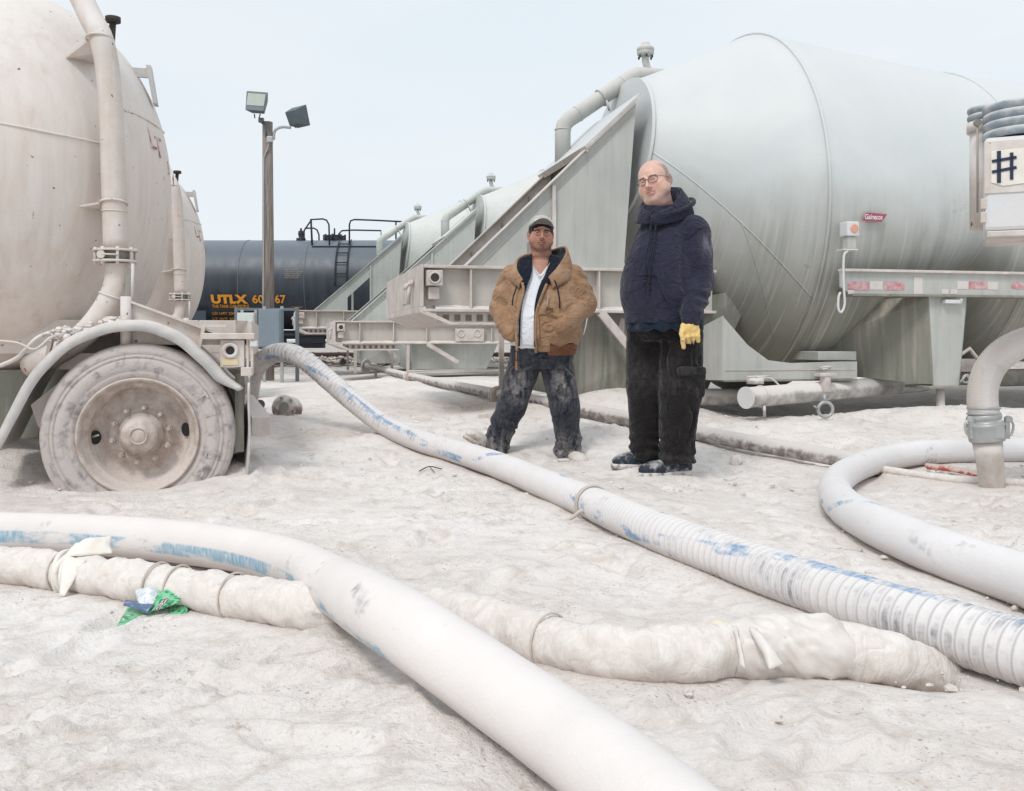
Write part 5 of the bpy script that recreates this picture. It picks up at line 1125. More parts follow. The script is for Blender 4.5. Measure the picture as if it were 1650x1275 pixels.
# crumpled snack bag
def sheet(name, outline, nU, nV, mat, parent, amp, seed, lift):
    """bilinear patch between four world corners, crumpled"""
    A, B, C_, D = outline; V = []; UVs = []
    for i in range(nU + 1):
        for j in range(nV + 1):
            u, v = i / nU, j / nV; p = A.lerp(B, u).lerp(D.lerp(C_, u), v); V.append(p); UVs.append((u, v))
    V = np.array([tuple(p) for p in V]); UVs = np.array(UVs)
    n1 = 1 - 2 * np.abs(fbm(V[:, 0] * 16 + seed, V[:, 1] * 16, V[:, 2] * 16, oct=3, seed=seed)); n2 = 1 - 2 * np.abs(fbm(V[:, 0] * 11 - seed, V[:, 1] * 11, V[:, 2] * 11, oct=3, seed=seed + 5))
    V[:, 2] += amp * n1 + lift * np.sin(UVs[:, 0] * math.pi) * np.sin(UVs[:, 1] * math.pi); V[:, 1] += amp * .8 * n2; V[:, 0] += amp * .5 * n1
    i = np.arange(nU)[:, None] * (nV + 1) + np.arange(nV)[None, :]; Fq = np.stack([i, i + 1, i + nV + 2, i + nV + 1], -1).reshape(-1, 4)
    o = link(name, npmesh(name, V, Fq, UVs), mat, parent); o.modifiers.new('t', 'SOLIDIFY').thickness = .0012; return o
def foil(name, cols):
    n = NT(name); a = n.noise(n.mapping(n.uv, (1.5, 4, 1), rot=(0, 0, .5)), 1.6, 2, .4); r = n.n('ShaderNodeValToRGB'); r.color_ramp.interpolation = 'CONSTANT'; r.color_ramp.elements[0].color = (*cols[0][1], 1); r.color_ramp.elements[0].position = 0
    r.color_ramp.elements[1].position = cols[1][0]; r.color_ramp.elements[1].color = (*cols[1][1], 1)
    for p_, c_ in cols[2:]: e = r.color_ramp.elements.new(p_); e.color = (*c_, 1)
    n.l(a, r.inputs[0]); return n.fin(r.outputs[0], .28, 0, .6)
g, lg, wt, br, bl = srgb(40, 140, 84), srgb(120, 190, 150), srgb(222, 226, 226), srgb(96, 36, 44), srgb(82, 104, 132)
gm = foil('green_print_foil', [(0, g), (.42, lg), (.55, g), (.66, wt)]); wm = foil('white_foil', [(0, wt), (.5, srgb(196, 202, 210)), (.6, wt)]); bm_ = foil('blue_grey_foil', [(0, bl), (.55, srgb(110, 140, 170))]); rm_ = foil('brown_print', [(0, br), (.5, wt), (.58, br)])
bagc = G(245, 985, .01); BG = empty('snack_bag', (bagc.x, bagc.y, 0), 0, 'crumpled green and white snack bag on the powder below the wrapped hose', 'snack bag')
S = lambda px, py, Y: relto(BG, P(px, py, Y)); b0 = bagc.y
sheet('bag_base', [S(184, 1016, b0 - .10), S(246, 1020, b0 - .08), S(266, 985, b0 + .02), S(204, 982, b0 + .03)], 16, 10, gm, BG, .004, 3, .004)
sheet('bag_side', [S(243, 1018, b0 - .08), S(300, 1008, b0 - .06), S(306, 952, b0 + .08), S(270, 985, b0 + .05)], 14, 14, gm, BG, .007, 7, .01)
sheet('bag_front', [S(238, 991, b0 - .03), S(285, 975, b0 - .03), S(302, 950, b0 + .05), S(252, 950, b0 + .04)], 16, 14, gm, BG, .006, 12, .02)
sheet('bag_lining', [S(226, 984, b0 - .02), S(250, 984, b0 - .01), S(262, 948, b0 + .05), S(214, 954, b0 + .03)], 14, 14, wm, BG, .008, 19, .025)
sheet('bag_fold', [S(197, 978, b0 - .0), S(236, 989, b0 - .04), S(248, 976, b0 - .02), S(202, 969, b0 + .02)], 12, 6, bm_, BG, .004, 23, .004)
sheet('bag_print', [S(249, 983, b0 - .055), S(254, 985, b0 - .055), S(272, 966, b0 - .03), S(265, 964, b0 - .03)], 8, 4, rm_, BG, .001, 5, .0)
# cloth rag knotted on the wrapped hose, and torn plastic on its right end
cl = NT('thin_white_cloth'); cl.fin(cl.mix(cl.ramp(cl.noise(cl.obj, 9, 4), .3, .7), srgb(236, 233, 228), srgb(222, 214, 204)), .9, 0, .2); cl.b.inputs['Transmission Weight'].default_value = 0.0
RG = empty('cloth_rag', (p3[20].x, p3[20].y, 0), 0, 'white cloth rag knotted round the wrapped hose at the left', 'rag')
i = min(range(len(p3)), key=lambda i: abs(p3[i].x / p3[i].y * F + CX - 118)); pc = p3[i]; yb = pc.y
S = lambda px, py, dy: relto(RG, P(px, py, yb + dy))
sheet('rag_fan', [S(100, 902, -.05), S(178, 896, -.02), S(176, 866, .04), S(118, 880, .03)], 20, 14, cl.m, RG, .008, 31, .03)
sheet('rag_tail', [S(94, 962, -.12), S(102, 964, -.12), S(138, 905, -.07), S(100, 897, -.06)], 8, 20, cl.m, RG, .005, 37, .01)
m = MB(); t = (p3[i + 1] - p3[i]).normalized()
for k, (dx, tw) in enumerate(((-.02, .25), (0, -.15), (.02, .1))): m.ring(relto(RG, pc) + t * dx, t + Vector((0, tw, tw)), .070, .010, 32, 8)
m.build('rag_knot', cl.m, RG)
PL = empty('plastic_sleeve', (0, 0, 0), 0, 'torn translucent white plastic wrapped round the buried hose end at lower right', 'plastic sheet')
ia = min(range(len(p3)), key=lambda i: abs(p3[i].x / p3[i].y * F + CX - 1172)); ib = min(range(len(p3)), key=lambda i: abs(p3[i].x / p3[i].y * F + CX - 1365))
PL.location = (p3[ia].x, p3[ia].y, 0)
seg = 60; V = []; sub = resample(p3[ia:ib], .006); n = len(sub)
for i, p in enumerate(sub):
    t = (sub[min(i + 1, n - 1)] - sub[max(i - 1, 0)]).normalized(); u = Vector((0, 0, 1)).cross(t).normalized(); w = t.cross(u)
    for k in range(seg):
        a = 2 * math.pi * k / seg; V.append(tuple(relto(PL, p) + (u * math.cos(a) + w * math.sin(a)) * .064))
V = np.array(V).reshape(n, seg, 3); C_ = np.array([tuple(relto(PL, p)) for p in sub])[:, None, :]
L_ = np.arange(n)[:, None] * .006; A_ = np.arange(seg)[None, :] * 2 * math.pi / seg
fold = 1 - np.abs(fbm(L_ * 14 + np.sin(A_) * 1.2, np.cos(A_) * 1.6 + L_ * 3, oct=3, seed=77)) * 2.2
fold2 = fbm(L_ * 30, np.cos(A_) * 3 + np.sin(A_) * 3 + L_ * 12, oct=3, seed=78)
wnd = np.clip(np.minimum(L_, L_[-1, 0] - L_) / .05, 0, 1)[..., None]
V = C_ + (V - C_) * (.93 + .13 * wnd + wnd * .26 * np.clip(fold, -.3, 1)[..., None] * .7 + wnd * .09 * fold2[..., None])
i = np.arange(n - 1)[:, None] * seg + np.arange(seg)[None, :]; j = (np.arange(seg) + 1) % seg; i2 = np.arange(n - 1)[:, None] * seg + j[None, :]
pm = NT('dusty_plastic_film'); pm.fin(pm.mix(pm.ramp(pm.noise(pm.obj, 12, 4), .4, .65), srgb(222, 216, 211), srgb(204, 195, 188)), .45, 0, .5)
link('film_sleeve', npmesh('film_sleeve', V.reshape(-1, 3), np.stack([i, i2, i2 + seg, i + seg], -1).reshape(-1, 4)), pm.m, PL)
yb = p3[ia].y; S = lambda px, py, dy: relto(PL, P(px, py, yb + dy))
sheet('film_flap', [S(1108, 1026, .03), S(1180, 1030, -.05), S(1174, 1006, .0), S(1140, 1010, .06)], 14, 10, plain('yellowed_film', srgb(226, 216, 198), .6), PL, .005, 41, .02)
sheet('film_tail', [S(1178, 1010, -.02), S(1186, 1012, -.03), S(1202, 1078, -.12), S(1192, 1074, -.11)], 5, 20, pm.m, PL, .005, 43, .012)
sheet('film_tail', [S(1206, 1014, -.04), S(1220, 1014, -.04), S(1262, 1074, -.12), S(1240, 1080, -.13)], 5, 20, pm.m, PL, .006, 45, .015)
# ---- ground
gm_ = ground_mesh(); tag(link('ground', gm_, M['ground']), None, None, None, 'structure')['label'] = 'pale cement powder covering the yard'
# clods strewn in the powder
rng = random.Random(12); V = []; Fc = []
gv = None
for i in range(3600):
    y = 1.9 * (9.5 / 1.9) ** rng.random(); x = rng.uniform(-.58, .58) * y
    k = float(fbm(np.array([x * 1.3]), np.array([y * 1.3]), oct=2, seed=60)[0])
    if k < -.05: continue
    s_ = .003 + .015 * rng.random() ** 5
    ico_lump(V, Fc, (x, y, g1(x, y) + .002), s_, rng)
tag(link('powder_clods', npmesh('powder_clods', V, Fc, smooth=False), M['ground']), 'loose crumbs of cement on the powder', 'crumbs', kind='stuff')
# ================================================================= signed-distance modelling for people
def graded(lo, hi, a, b, hf, hc):
    """axis samples: step hf inside [a, b], growing to hc outside"""
    out = [a]; h = hf
    while out[-1] < b: out.append(out[-1] + hf)
    h = hf
    while out[-1] < hi: h = min(hc, h * 1.15); out.append(out[-1] + h)
    h = hf
    while out[0] > lo: h = min(hc, h * 1.15); out.insert(0, out[0] - h)
    return np.array(out)
class SDF:
    def __init__(s, lo, hi, h, fine=None):
        if fine: s.ax = [graded(lo[k], hi[k], fine[0][k], fine[1][k], fine[2], h) for k in range(3)]
        else: s.ax = [lo[k] + h * np.arange(int(math.ceil((hi[k] - lo[k]) / h)) + 1) for k in range(3)]
        s.lo = np.array(lo, float); s.hi = np.array([a[-1] for a in s.ax])
        s.F = np.full([len(a) for a in s.ax], 1.0, np.float32)
    def _sl(s, lo, hi):
        a = [int(np.searchsorted(s.ax[k], lo[k])) for k in range(3)]; b = [int(np.searchsorted(s.ax[k], hi[k])) + 1 for k in range(3)]
        a = [max(0, i - 1) for i in a]; b = [min(len(s.ax[k]), j) for k, j in enumerate(b)]
        sl = tuple(slice(i, max(i, j)) for i, j in zip(a, b)); g = [s.ax[k][sl[k]].astype(np.float32) for k in range(3)]
        return sl, g[0][:, None, None], g[1][None, :, None], g[2][None, None, :]
    def _op(s, sl, d, k, mode):
        A = s.F[sl]
        if A.size == 0: return
        d = np.broadcast_to(d, A.shape).astype(np.float32)
        if mode == 'add':
            if k <= 0: A = np.minimum(A, d)
            else: hh = np.clip(.5 + .5 * (A - d) / k, 0, 1); A = A * (1 - hh) + d * hh - k * hh * (1 - hh)
        else:
            if k <= 0: A = np.maximum(A, -d)
            else: hh = np.clip(.5 - .5 * (A + d) / k, 0, 1); A = A * (1 - hh) - d * hh + k * hh * (1 - hh)
        s.F[sl] = A
    def cap(s, a, b, ra, rb, k=.03, mode='add'):
        a, b = np.array(a, float), np.array(b, float); m = max(ra, rb) + k * 1.2 + .02
        sl, X, Y, Z = s._sl(np.minimum(a, b) - m, np.maximum(a, b) + m)
        ab = b - a; L2 = ab.dot(ab) + 1e-9
        t = np.clip(((X - a[0]) * ab[0] + (Y - a[1]) * ab[1] + (Z - a[2]) * ab[2]) / L2, 0, 1)
        d = np.sqrt((X - a[0] - t * ab[0]) ** 2 + (Y - a[1] - t * ab[1]) ** 2 + (Z - a[2] - t * ab[2]) ** 2) - (ra + (rb - ra) * t)
        s._op(sl, d, k, mode)
    def ell(s, c, r, k=.03, mode='add', rot=None, p=2.0):
        c = np.array(c, float); r = np.array(r, float) * np.ones(3); m = r.max() + k * 1.2 + .02
        sl, X, Y, Z = s._sl(c - m, c + m); x, y, z = X - c[0], Y - c[1], Z - c[2]
        if rot is not None:
            R3 = np.array(rot).T
            x, y, z = R3[0, 0] * x + R3[0, 1] * y + R3[0, 2] * z, R3[1, 0] * x + R3[1, 1] * y + R3[1, 2] * z, R3[2, 0] * x + R3[2, 1] * y + R3[2, 2] * z
        q = (np.abs(x / r[0]) ** p + np.abs(y / r[1]) ** p + np.abs(z / r[2]) ** p) ** (1 / p)
        g = np.sqrt((x / r[0] ** 2) ** 2 + (y / r[1] ** 2) ** 2 + (z / r[2] ** 2) ** 2)
        if p == 2.0: d = q * (q - 1) / np.maximum(g, 1e-6)
        else: d = (q - 1) * r.min()
        s._op(sl, d, k, mode)
    def stack(s, rings, k=.03, mode='add', p=2.0):
        """rings: (z, cx, cy, rx, ry, yaw) horizontal ellipses interpolated in z"""
        rings = sorted(rings); zs = [r[0] for r in rings]; A = np.array(rings, float)
        mx = np.abs(A[:, 3:5]).max() + k * 1.2 + .03
        sl, X, Y, Z = s._sl((A[:, 1].min() - mx, A[:, 2].min() - mx, zs[0] - .05), (A[:, 1].max() + mx, A[:, 2].max() + mx, zs[-1] + .05))
        z = Z[0, 0, :]; f = lambda j: smooth_interp(z, zs, A[:, j])[None, None, :].astype(np.float32)
        cx_, cy_, rx, ry, yw = f(1), f(2), f(3), f(4), f(5)
        x, y = X - cx_, Y - cy_; c_, s_ = np.cos(yw), np.sin(yw); x, y = c_ * x + s_ * y, -s_ * x + c_ * y
        q = (np.abs(x / rx) ** p + np.abs(y / ry) ** p) ** (1 / p)
        g = np.sqrt((x / rx ** 2) ** 2 + (y / ry ** 2) ** 2)
        d = np.where(q > 1e-3, q * (q - 1) / np.maximum(g, 1e-6), -np.minimum(rx, ry)) if p == 2.0 else (q - 1) * np.minimum(rx, ry)
        dz = np.maximum(zs[0] - Z, Z - zs[-1]); d = np.maximum(d, dz)
        s._op(sl, d, k, mode)
    def cut(s, fn, k=0):
        """subtract where fn(X,Y,Z) < 0"""
        sl, X, Y, Z = s._sl(s.lo - 1, s.hi + 1); s._op(sl, fn(X, Y, Z), k, 'sub')
    def mesh(s):
        F = s.F; n = F.shape; ins = F < 0
        cnt = np.zeros((n[0] - 1, n[1] - 1, n[2] - 1), np.int8)
        for dx in (0, 1):
            for dy in (0, 1):
                for dz in (0, 1): cnt += ins[dx:n[0] - 1 + dx, dy:n[1] - 1 + dy, dz:n[2] - 1 + dz]
        act = (cnt > 0) & (cnt < 8); idx = np.argwhere(act); vid = np.full(act.shape, -1, np.int32); vid[act] = np.arange(len(idx))
        S = np.zeros((len(idx), 3)); C = np.zeros(len(idx))
        cor = [(0, 0, 0), (1, 0, 0), (0, 1, 0), (1, 1, 0), (0, 0, 1), (1, 0, 1), (0, 1, 1), (1, 1, 1)]
        vals = [F[idx[:, 0] + c[0], idx[:, 1] + c[1], idx[:, 2] + c[2]].astype(float) for c in cor]
        for a in range(8):
            for ax in range(3):
                if cor[a][ax]: continue
                b = a | (1 << ax); va, vb = vals[a], vals[b]; m = (va < 0) != (vb < 0)
                t = np.where(m, va / (va - vb + 1e-12), 0)
                p = np.array(cor[a], float)[None, :] + np.zeros((len(idx), 3)); p[:, ax] += t
                S += p * m[:, None]; C += m
        q = idx + S / np.maximum(C, 1)[:, None]; V = np.stack([np.interp(q[:, k], np.arange(n[k]), s.ax[k]) for k in range(3)], 1)
        Q = []
        for ax in range(3):
            o1, o2 = [(1, 2), (2, 0), (0, 1)][ax]
            A = ins; B = np.roll(ins, -1, ax); e = A != B
            sl = [slice(1, -1)] * 3; sl[ax] = slice(0, n[ax] - 1)
            m = np.zeros_like(e); m[tuple(sl)] = e[tuple(sl)]; E = np.argwhere(m)
            for flip in (False, True):
                G_ = E[ins[E[:, 0], E[:, 1], E[:, 2]] == (not flip)]
                if not len(G_): continue
                def v(d1, d2): q = G_.copy(); q[:, o1] -= d1; q[:, o2] -= d2; return vid[q[:, 0], q[:, 1], q[:, 2]]
                q = np.stack([v(1, 1), v(0, 1), v(0, 0), v(1, 0)], 1)
                if flip: q = q[:, ::-1]
                Q.append(q)
        Q = np.concatenate(Q); Q = Q[(Q >= 0).all(1)]
        return V, Q
def smooth_interp(x, xs, ys):
    xs = np.asarray(xs, float); ys = np.asarray(ys, float); i = np.clip(np.searchsorted(xs, x) - 1, 0, len(xs) - 2)
    h = np.diff(xs); d = np.diff(ys) / h
    m = np.concatenate([[d[0]], (d[:-1] + d[1:]) / 2, [d[-1]]])
    t = np.clip((x - xs[i]) / h[i], 0, 1)
    return (2 * t ** 3 - 3 * t ** 2 + 1) * ys[i] + (t ** 3 - 2 * t ** 2 + t) * h[i] * m[i] + (-2 * t ** 3 + 3 * t ** 2) * ys[i + 1] + (t ** 3 - t ** 2) * h[i] * m[i + 1]
def relax(V, Q, it=2, lam=.5):
    n = len(V); e = np.concatenate([Q[:, [0, 1]], Q[:, [1, 2]], Q[:, [2, 3]], Q[:, [3, 0]]]); e = np.concatenate([e, e[:, ::-1]])
    cnt = np.bincount(e[:, 0], minlength=n)[:, None]
    for _ in range(it):
        s = np.stack([np.bincount(e[:, 0], V[e[:, 1], k], n) for k in range(3)], 1); V = V + lam * (s / np.maximum(cnt, 1) - V)
    return V
def vnormals(V, Q):
    d1 = V[Q[:, 2]] - V[Q[:, 0]]; d2 = V[Q[:, 3]] - V[Q[:, 1]]; f = np.cross(d1, d2); N = np.zeros_like(V)
    for k in range(4):
        for a in range(3): N[:, a] += np.bincount(Q[:, k], f[:, a], len(V))
    return N / (np.linalg.norm(N, axis=1, keepdims=True) + 1e-12)
def sdf_obj(name, s, mat, parent, relax_it=2, wr=None, attrs=None, keep=None):
    V, Q = s.mesh(); V = relax(V, Q, relax_it); N = vnormals(V, Q)
    if wr is not None: V = V + N * wr(V)[:, None]
    me = npmesh(name, V, Q)
    if attrs:
        for k, f in attrs.items(): a = me.attributes.new(k, 'FLOAT', 'POINT'); a.data.foreach_set('value', f(V, N).astype(np.float32))
    return link(name, me, mat, parent)
def rot3(yaw=0, pitch=0, roll=0):
    """head frame: face looks to -y; yaw turns it (positive: towards image left), pitch nods down, roll tips the crown to image right"""
    return np.array(Matrix.Rotation(-yaw, 3, 'Z') @ Matrix.Rotation(roll, 3, 'Y') @ Matrix.Rotation(pitch, 3, 'X'))
def head(s, C, Rm, sc=1.0, fat=1.0, jaw=1.0, hs=1.0, smile=0.0, cw=1.0):
    """C: point between the ears at eye height; total head height about 0.235*sc"""
    C = np.array(C, float); Rm = np.array(Rm)
    T = lambda p: C + Rm @ (np.array(p, float) * sc)
    E = lambda c, r, k, mode='add', rx=0, rz=0, ry=0: s.ell(T(c), np.array(r) * sc, k * sc, mode, Rm @ np.array(Matrix.Rotation(rz, 3, 'Z') @ Matrix.Rotation(ry, 3, 'Y') @ Matrix.Rotation(rx, 3, 'X')))
    Cp = lambda a, b, ra, rb, k, mode='add': s.cap(T(a), T(b), ra * sc, rb * sc, k * sc, mode)
    E((0, .014, .036), (.074 * cw, .094, .082 * hs), .01)                   # cranium
    E((0, -.040, .028), (.060 * cw, .052, .052), .02)                        # forehead
    E((0, -.030, -.035), (.060 * fat, .060, .078), .02)                 # face
    E((0, -.050, -.088), (.036 * jaw, .034, .030), .02)                 # jaw
    for q in (-1, 1):
        E((q * .040 * fat, -.042, -.036), (.028, .032, .030), .018)    # cheekbones
        E((q * .040 * fat, -.034, -.060), (.026 * fat, .032, .027), .02)   # jowls
        E((q * .046 * fat, .004, -.050), (.018 * fat, .034, .030), .02)    # jaw corners
    E((0, -.072, -.103), (.020, .016, .0155), .012)                     # chin
    for q in (-1, 1):
        Cp((q * .014, -.094, .016), (q * .046, -.078, .018), .0090, .0075, .010)     # brow ridge
        E((q * .0315, -.104, -.0035), (.0195, .0170, .0125), .007, 'sub')            # orbit
        E((q * .0315, -.0800, -.0025), (.0155, .0150, .0125), .002)                   # lids over the ball
        E((q * .0320, -.0965, -.0030), (.0122, .011, .0029), .001, 'sub')              # opening
        Cp((q * .020, -.0935, -.0165), (q * .045, -.084, -.012), .0030, .0030, .006)     # lower pouch
    Cp((0, -.0985, .006), (0, -.1160, -.030), .0068, .0090, .007)       # nose ridge
    E((0, -.1190, -.0355), (.0115, .0115, .0098), .005)                 # tip
    for q in (-1, 1):
        E((q * .0135, -.1060, -.0385), (.0078, .0115, .0080), .004)
        E((q * .0068, -.1150, -.0462), (.0036, .0052, .0036), .0015, 'sub')
        Cp((q * .019, -.1015, -.036), (q * .033, -.088, -.066), .0022, .0025, .004, 'sub')  # nasolabial fold
    E((0, -.083, -.064), (.027, .0165, .018), .010)                     # muzzle
    u = .006 * smile; w = 1 + .35 * smile
    for q in (-1, 1): Cp((q * .019 * w, -.0915, -.0645 + u), (q * .004, -.0995, -.0605), .0030, .0042, .004)
    Cp((-.013, -.0935, -.0735), (.013, -.0935, -.0735), .0046, .0046, .004); E((0, -.0965, -.0735), (.012, .0055, .0048), .003)
    for q in (-1, 1): Cp((q * .027 * w, -.0865, -.0668 + u), (0, -.1035, -.0680), .0015, .0018, .001, 'sub')
    E((0, -.1010, -.0868), (.016, .008, .0050), .006, 'sub')           # hollow above the chin
    eo = .0755 + .010 * (fat - 1) + .0 * (cw - 1)
    for q in (-1, 1):                                                   # ears stand off the head
        E((q * (eo + .003), .022, -.008), (.0075, .0200, .0335), .003, rz=-q * .45, rx=-.15)
        E((q * (eo + .0085), .017, -.004), (.0060, .0130, .0240), .0015, 'sub', rz=-q * .45); Cp((q * (eo + .005), .018, .012), (q * (eo + .004), .022, -.022), .0028, .0032, .002); Cp((q * (eo - .001), .004, -.002), (q * (eo + .001), .006, -.016), .0045, .005, .003)
        E((q * (eo + .001), .014, -.037), (.0060, .0090, .0085), .003)
    return T
def skin_mat(name, base, dark, stub, red):
    n = NT(name); v = n.mix(n.ramp(n.noise(n.obj, 38, 4, .6), .35, .7), base, tuple(c * .86 for c in base))
    v = n.mix(n.math('MULTIPLY', n.attr('red'), .55), v, red); v = n.mix(n.math('MULTIPLY', n.attr('stubble'), n.ramp(n.noise(n.obj, 160, 2), .3, .6, .6, 1.0)), v, stub)
    v = n.mix(n.attr('brow'), v, dark)
    n.bump(n.noise(n.obj, 320, 3), .12, .001); n.b.inputs['Subsurface Weight'].default_value = .12; n.b.inputs['Subsurface Radius'].default_value = (.01, .004, .002); n.b.inputs['Subsurface Scale'].default_value = .5
    return n.fin(v, .48, 0, .4)
def face_attrs(C, Rm, sc, stub_amt, hair=None, beard=False, brow_h=.020):
    C = np.array(C); Ri = np.array(Rm).T
    def loc(V): return ((V - C) @ Ri.T) / sc
    def sm(x, a, b): t = np.clip((x - a) / (b - a), 0, 1); return t * t * (3 - 2 * t)
    def stubble(V, N):
        p = loc(V); x, y, z = p.T; r = np.zeros(len(V))
        r = np.maximum(r, sm(-z, .045, .075) * sm(-y, -.04, .0) * stub_amt * (z > -.16))                       # jaw
        d = np.exp(-(x / .030) ** 4 - ((z + .056) / .0075) ** 2) * (y < -.06); r = np.maximum(r, d * (stub_amt + .25))   # moustache
        if beard: r = np.maximum(r, np.exp(-(x / .026) ** 4 - ((z + .100) / .016) ** 4) * (y < -.03) * .85)
        r *= 1 - np.exp(-(x / .024) ** 4 - ((z + .068) / .0105) ** 4) * (y < -.07)
        if hair is not None: r = np.maximum(r, hair(x, y, z))
        return np.clip(r, 0, 1)
    def red(V, N):
        p = loc(V); x, y, z = p.T
        r = np.exp(-((z + .068) / .010) ** 2 - (x / .024) ** 4) * (y < -.085) * 1.1
        r += .5 * np.exp(-((z + .035) / .022) ** 2 - ((np.abs(x) - .042) / .02) ** 2) * (y < -.02) + .4 * np.exp(-((z + .04) / .012) ** 2 - (x / .014) ** 2) * (y < -.1)
        r += .8 * (np.abs(x) > .0815) * (z > -.043) * (z < .04) * (y > -.03)
        return np.clip(r, 0, 1)
    def brow(V, N):
        p = loc(V); x, y, z = p.T; ax = np.abs(x); c = brow_h - 6.5 * (ax - .030) ** 2
        b = np.exp(-((z - c) / .0052) ** 4) * sm(ax, .010, .015) * (1 - sm(ax, .047, .054)) * (y < -.05)
        m = np.exp(-((z + .0675) / .0019) ** 2) * (ax < .026) * (y < -.085) * .55
        li = np.exp(-((z - .0055) / .0018) ** 2) * sm(ax, .017, .020) * (1 - sm(ax, .043, .046)) * (y < -.06) * .8
        return np.clip(np.maximum(np.maximum(b * 1.0, m * 1.6), li), 0, 1)
    return {'stubble': stubble, 'red': red, 'brow': brow}
def eyes(T, Rm, sc, parent, iris, look=(0, 0)):
    for q in (-1, 1):
        bm = bmesh.new(); bmesh.ops.create_uvsphere(bm, u_segments=24, v_segments=16, radius=.0124 * sc); me = bpy.data.meshes.new('eye'); bm.to_mesh(me); bm.free()
        n = NT('eye_surface'); o = n.obj
        g = n.sep(o); d = n.math('SQRT', n.math('ADD', n.math('POWER', n.math('SUBTRACT', g[0], look[0] * .011), 2.0), n.math('POWER', n.math('SUBTRACT', g[2], look[1] * .011), 2.0)))
        c = n.mix(n.ramp(d, .0060, .0066), iris, srgb(150, 138, 132)); c = n.mix(n.ramp(d, .0028, .0033), (.005, .005, .005), c); n.fin(c, .15, 0, .6)
        e = link('eye', me, n.m, parent, True); m4 = Matrix(Rm.tolist()).to_4x4(); m4.translation = Vector(T((q * .0315, -.0808, -.003))); e.matrix_local = m4
def cloth_mat(name, base, dust=0.0, dustcol=DUST, attr=None, wear=.12, rough=.92, fold_amp=.9):
    n = NT(name); a = n.noise(n.obj, 14, 5, .6); c = n.mix(n.ramp(a, .35, .68), base, tuple(x * (1 - wear) for x in base))
    c = n.mix(n.math('MULTIPLY', n.ramp(n.noise(n.obj, 55, 4, .6), .5, .75), .25), c, tuple(min(1, x * 1.5 + .02) for x in base))
    if attr:
        f = n.math('MULTIPLY', n.attr(attr), n.ramp(n.noise(n.mapping(n.obj, (1, 1, .55)), 24, 5, .68, .6), .38, .62)); c = n.mix(f, c, dustcol)
    if dust: c = n.mix(n.math('MULTIPLY', n.ramp(n.noise(n.obj, 9, 5), .5, .7), dust), c, dustcol)
    fold = n.math('ABSOLUTE', n.math('SUBTRACT', n.noise(n.mapping(n.obj, (1, 1, 1.5), rot=(.3, .5, .2)), 7.5, 3, .55, 1.1), .5)); fold = n.ramp(fold, 0, .16)
    n.bump(n.math('ADD', n.math('MULTIPLY', fold, fold_amp), n.math('ADD', n.math('MULTIPLY', n.noise(n.obj, 60, 4), .3), n.math('MULTIPLY', n.noise(n.obj, 520, 2), .12))), .6, .012); n.b.inputs['Sheen Weight'].default_value = .15
    return n.fin(c, rough, 0, .15)
def strip(name, A, B, mat, parent, n=40, th=.006, mid=None, nm=5):
    """surface between two curves (lists of points), optional bulge curve in the middle"""
    def rs(c, n): c = catmull(c, 8); L = [0]; [L.append(L[-1] + (b - a).length) for a, b in zip(c, c[1:])]; arr = np.array([tuple(p) for p in c]); t = np.linspace(0, L[-1], n); return np.stack([np.interp(t, L, arr[:, k]) for k in range(3)], 1)
    a, b = rs(A, n), rs(B, n); m = rs(mid, n) if mid else (a + b) / 2; rows = []
    for j in range(nm + 1): t = j / nm; rows.append(a * (1 - t) ** 2 + (m * 2 - (a + b) / 2) * 2 * t * (1 - t) + b * t * t)
    V = np.stack(rows, 1).reshape(-1, 3); k = nm + 1; i = np.arange(n - 1)[:, None] * k + np.arange(nm)[None, :]
    o = link(name, npmesh(name, V, np.stack([i, i + 1, i + k + 1, i + k], -1).reshape(-1, 4)), mat, parent); md = o.modifiers.new('t', 'SOLIDIFY'); md.thickness = th; md.offset = 0; return o
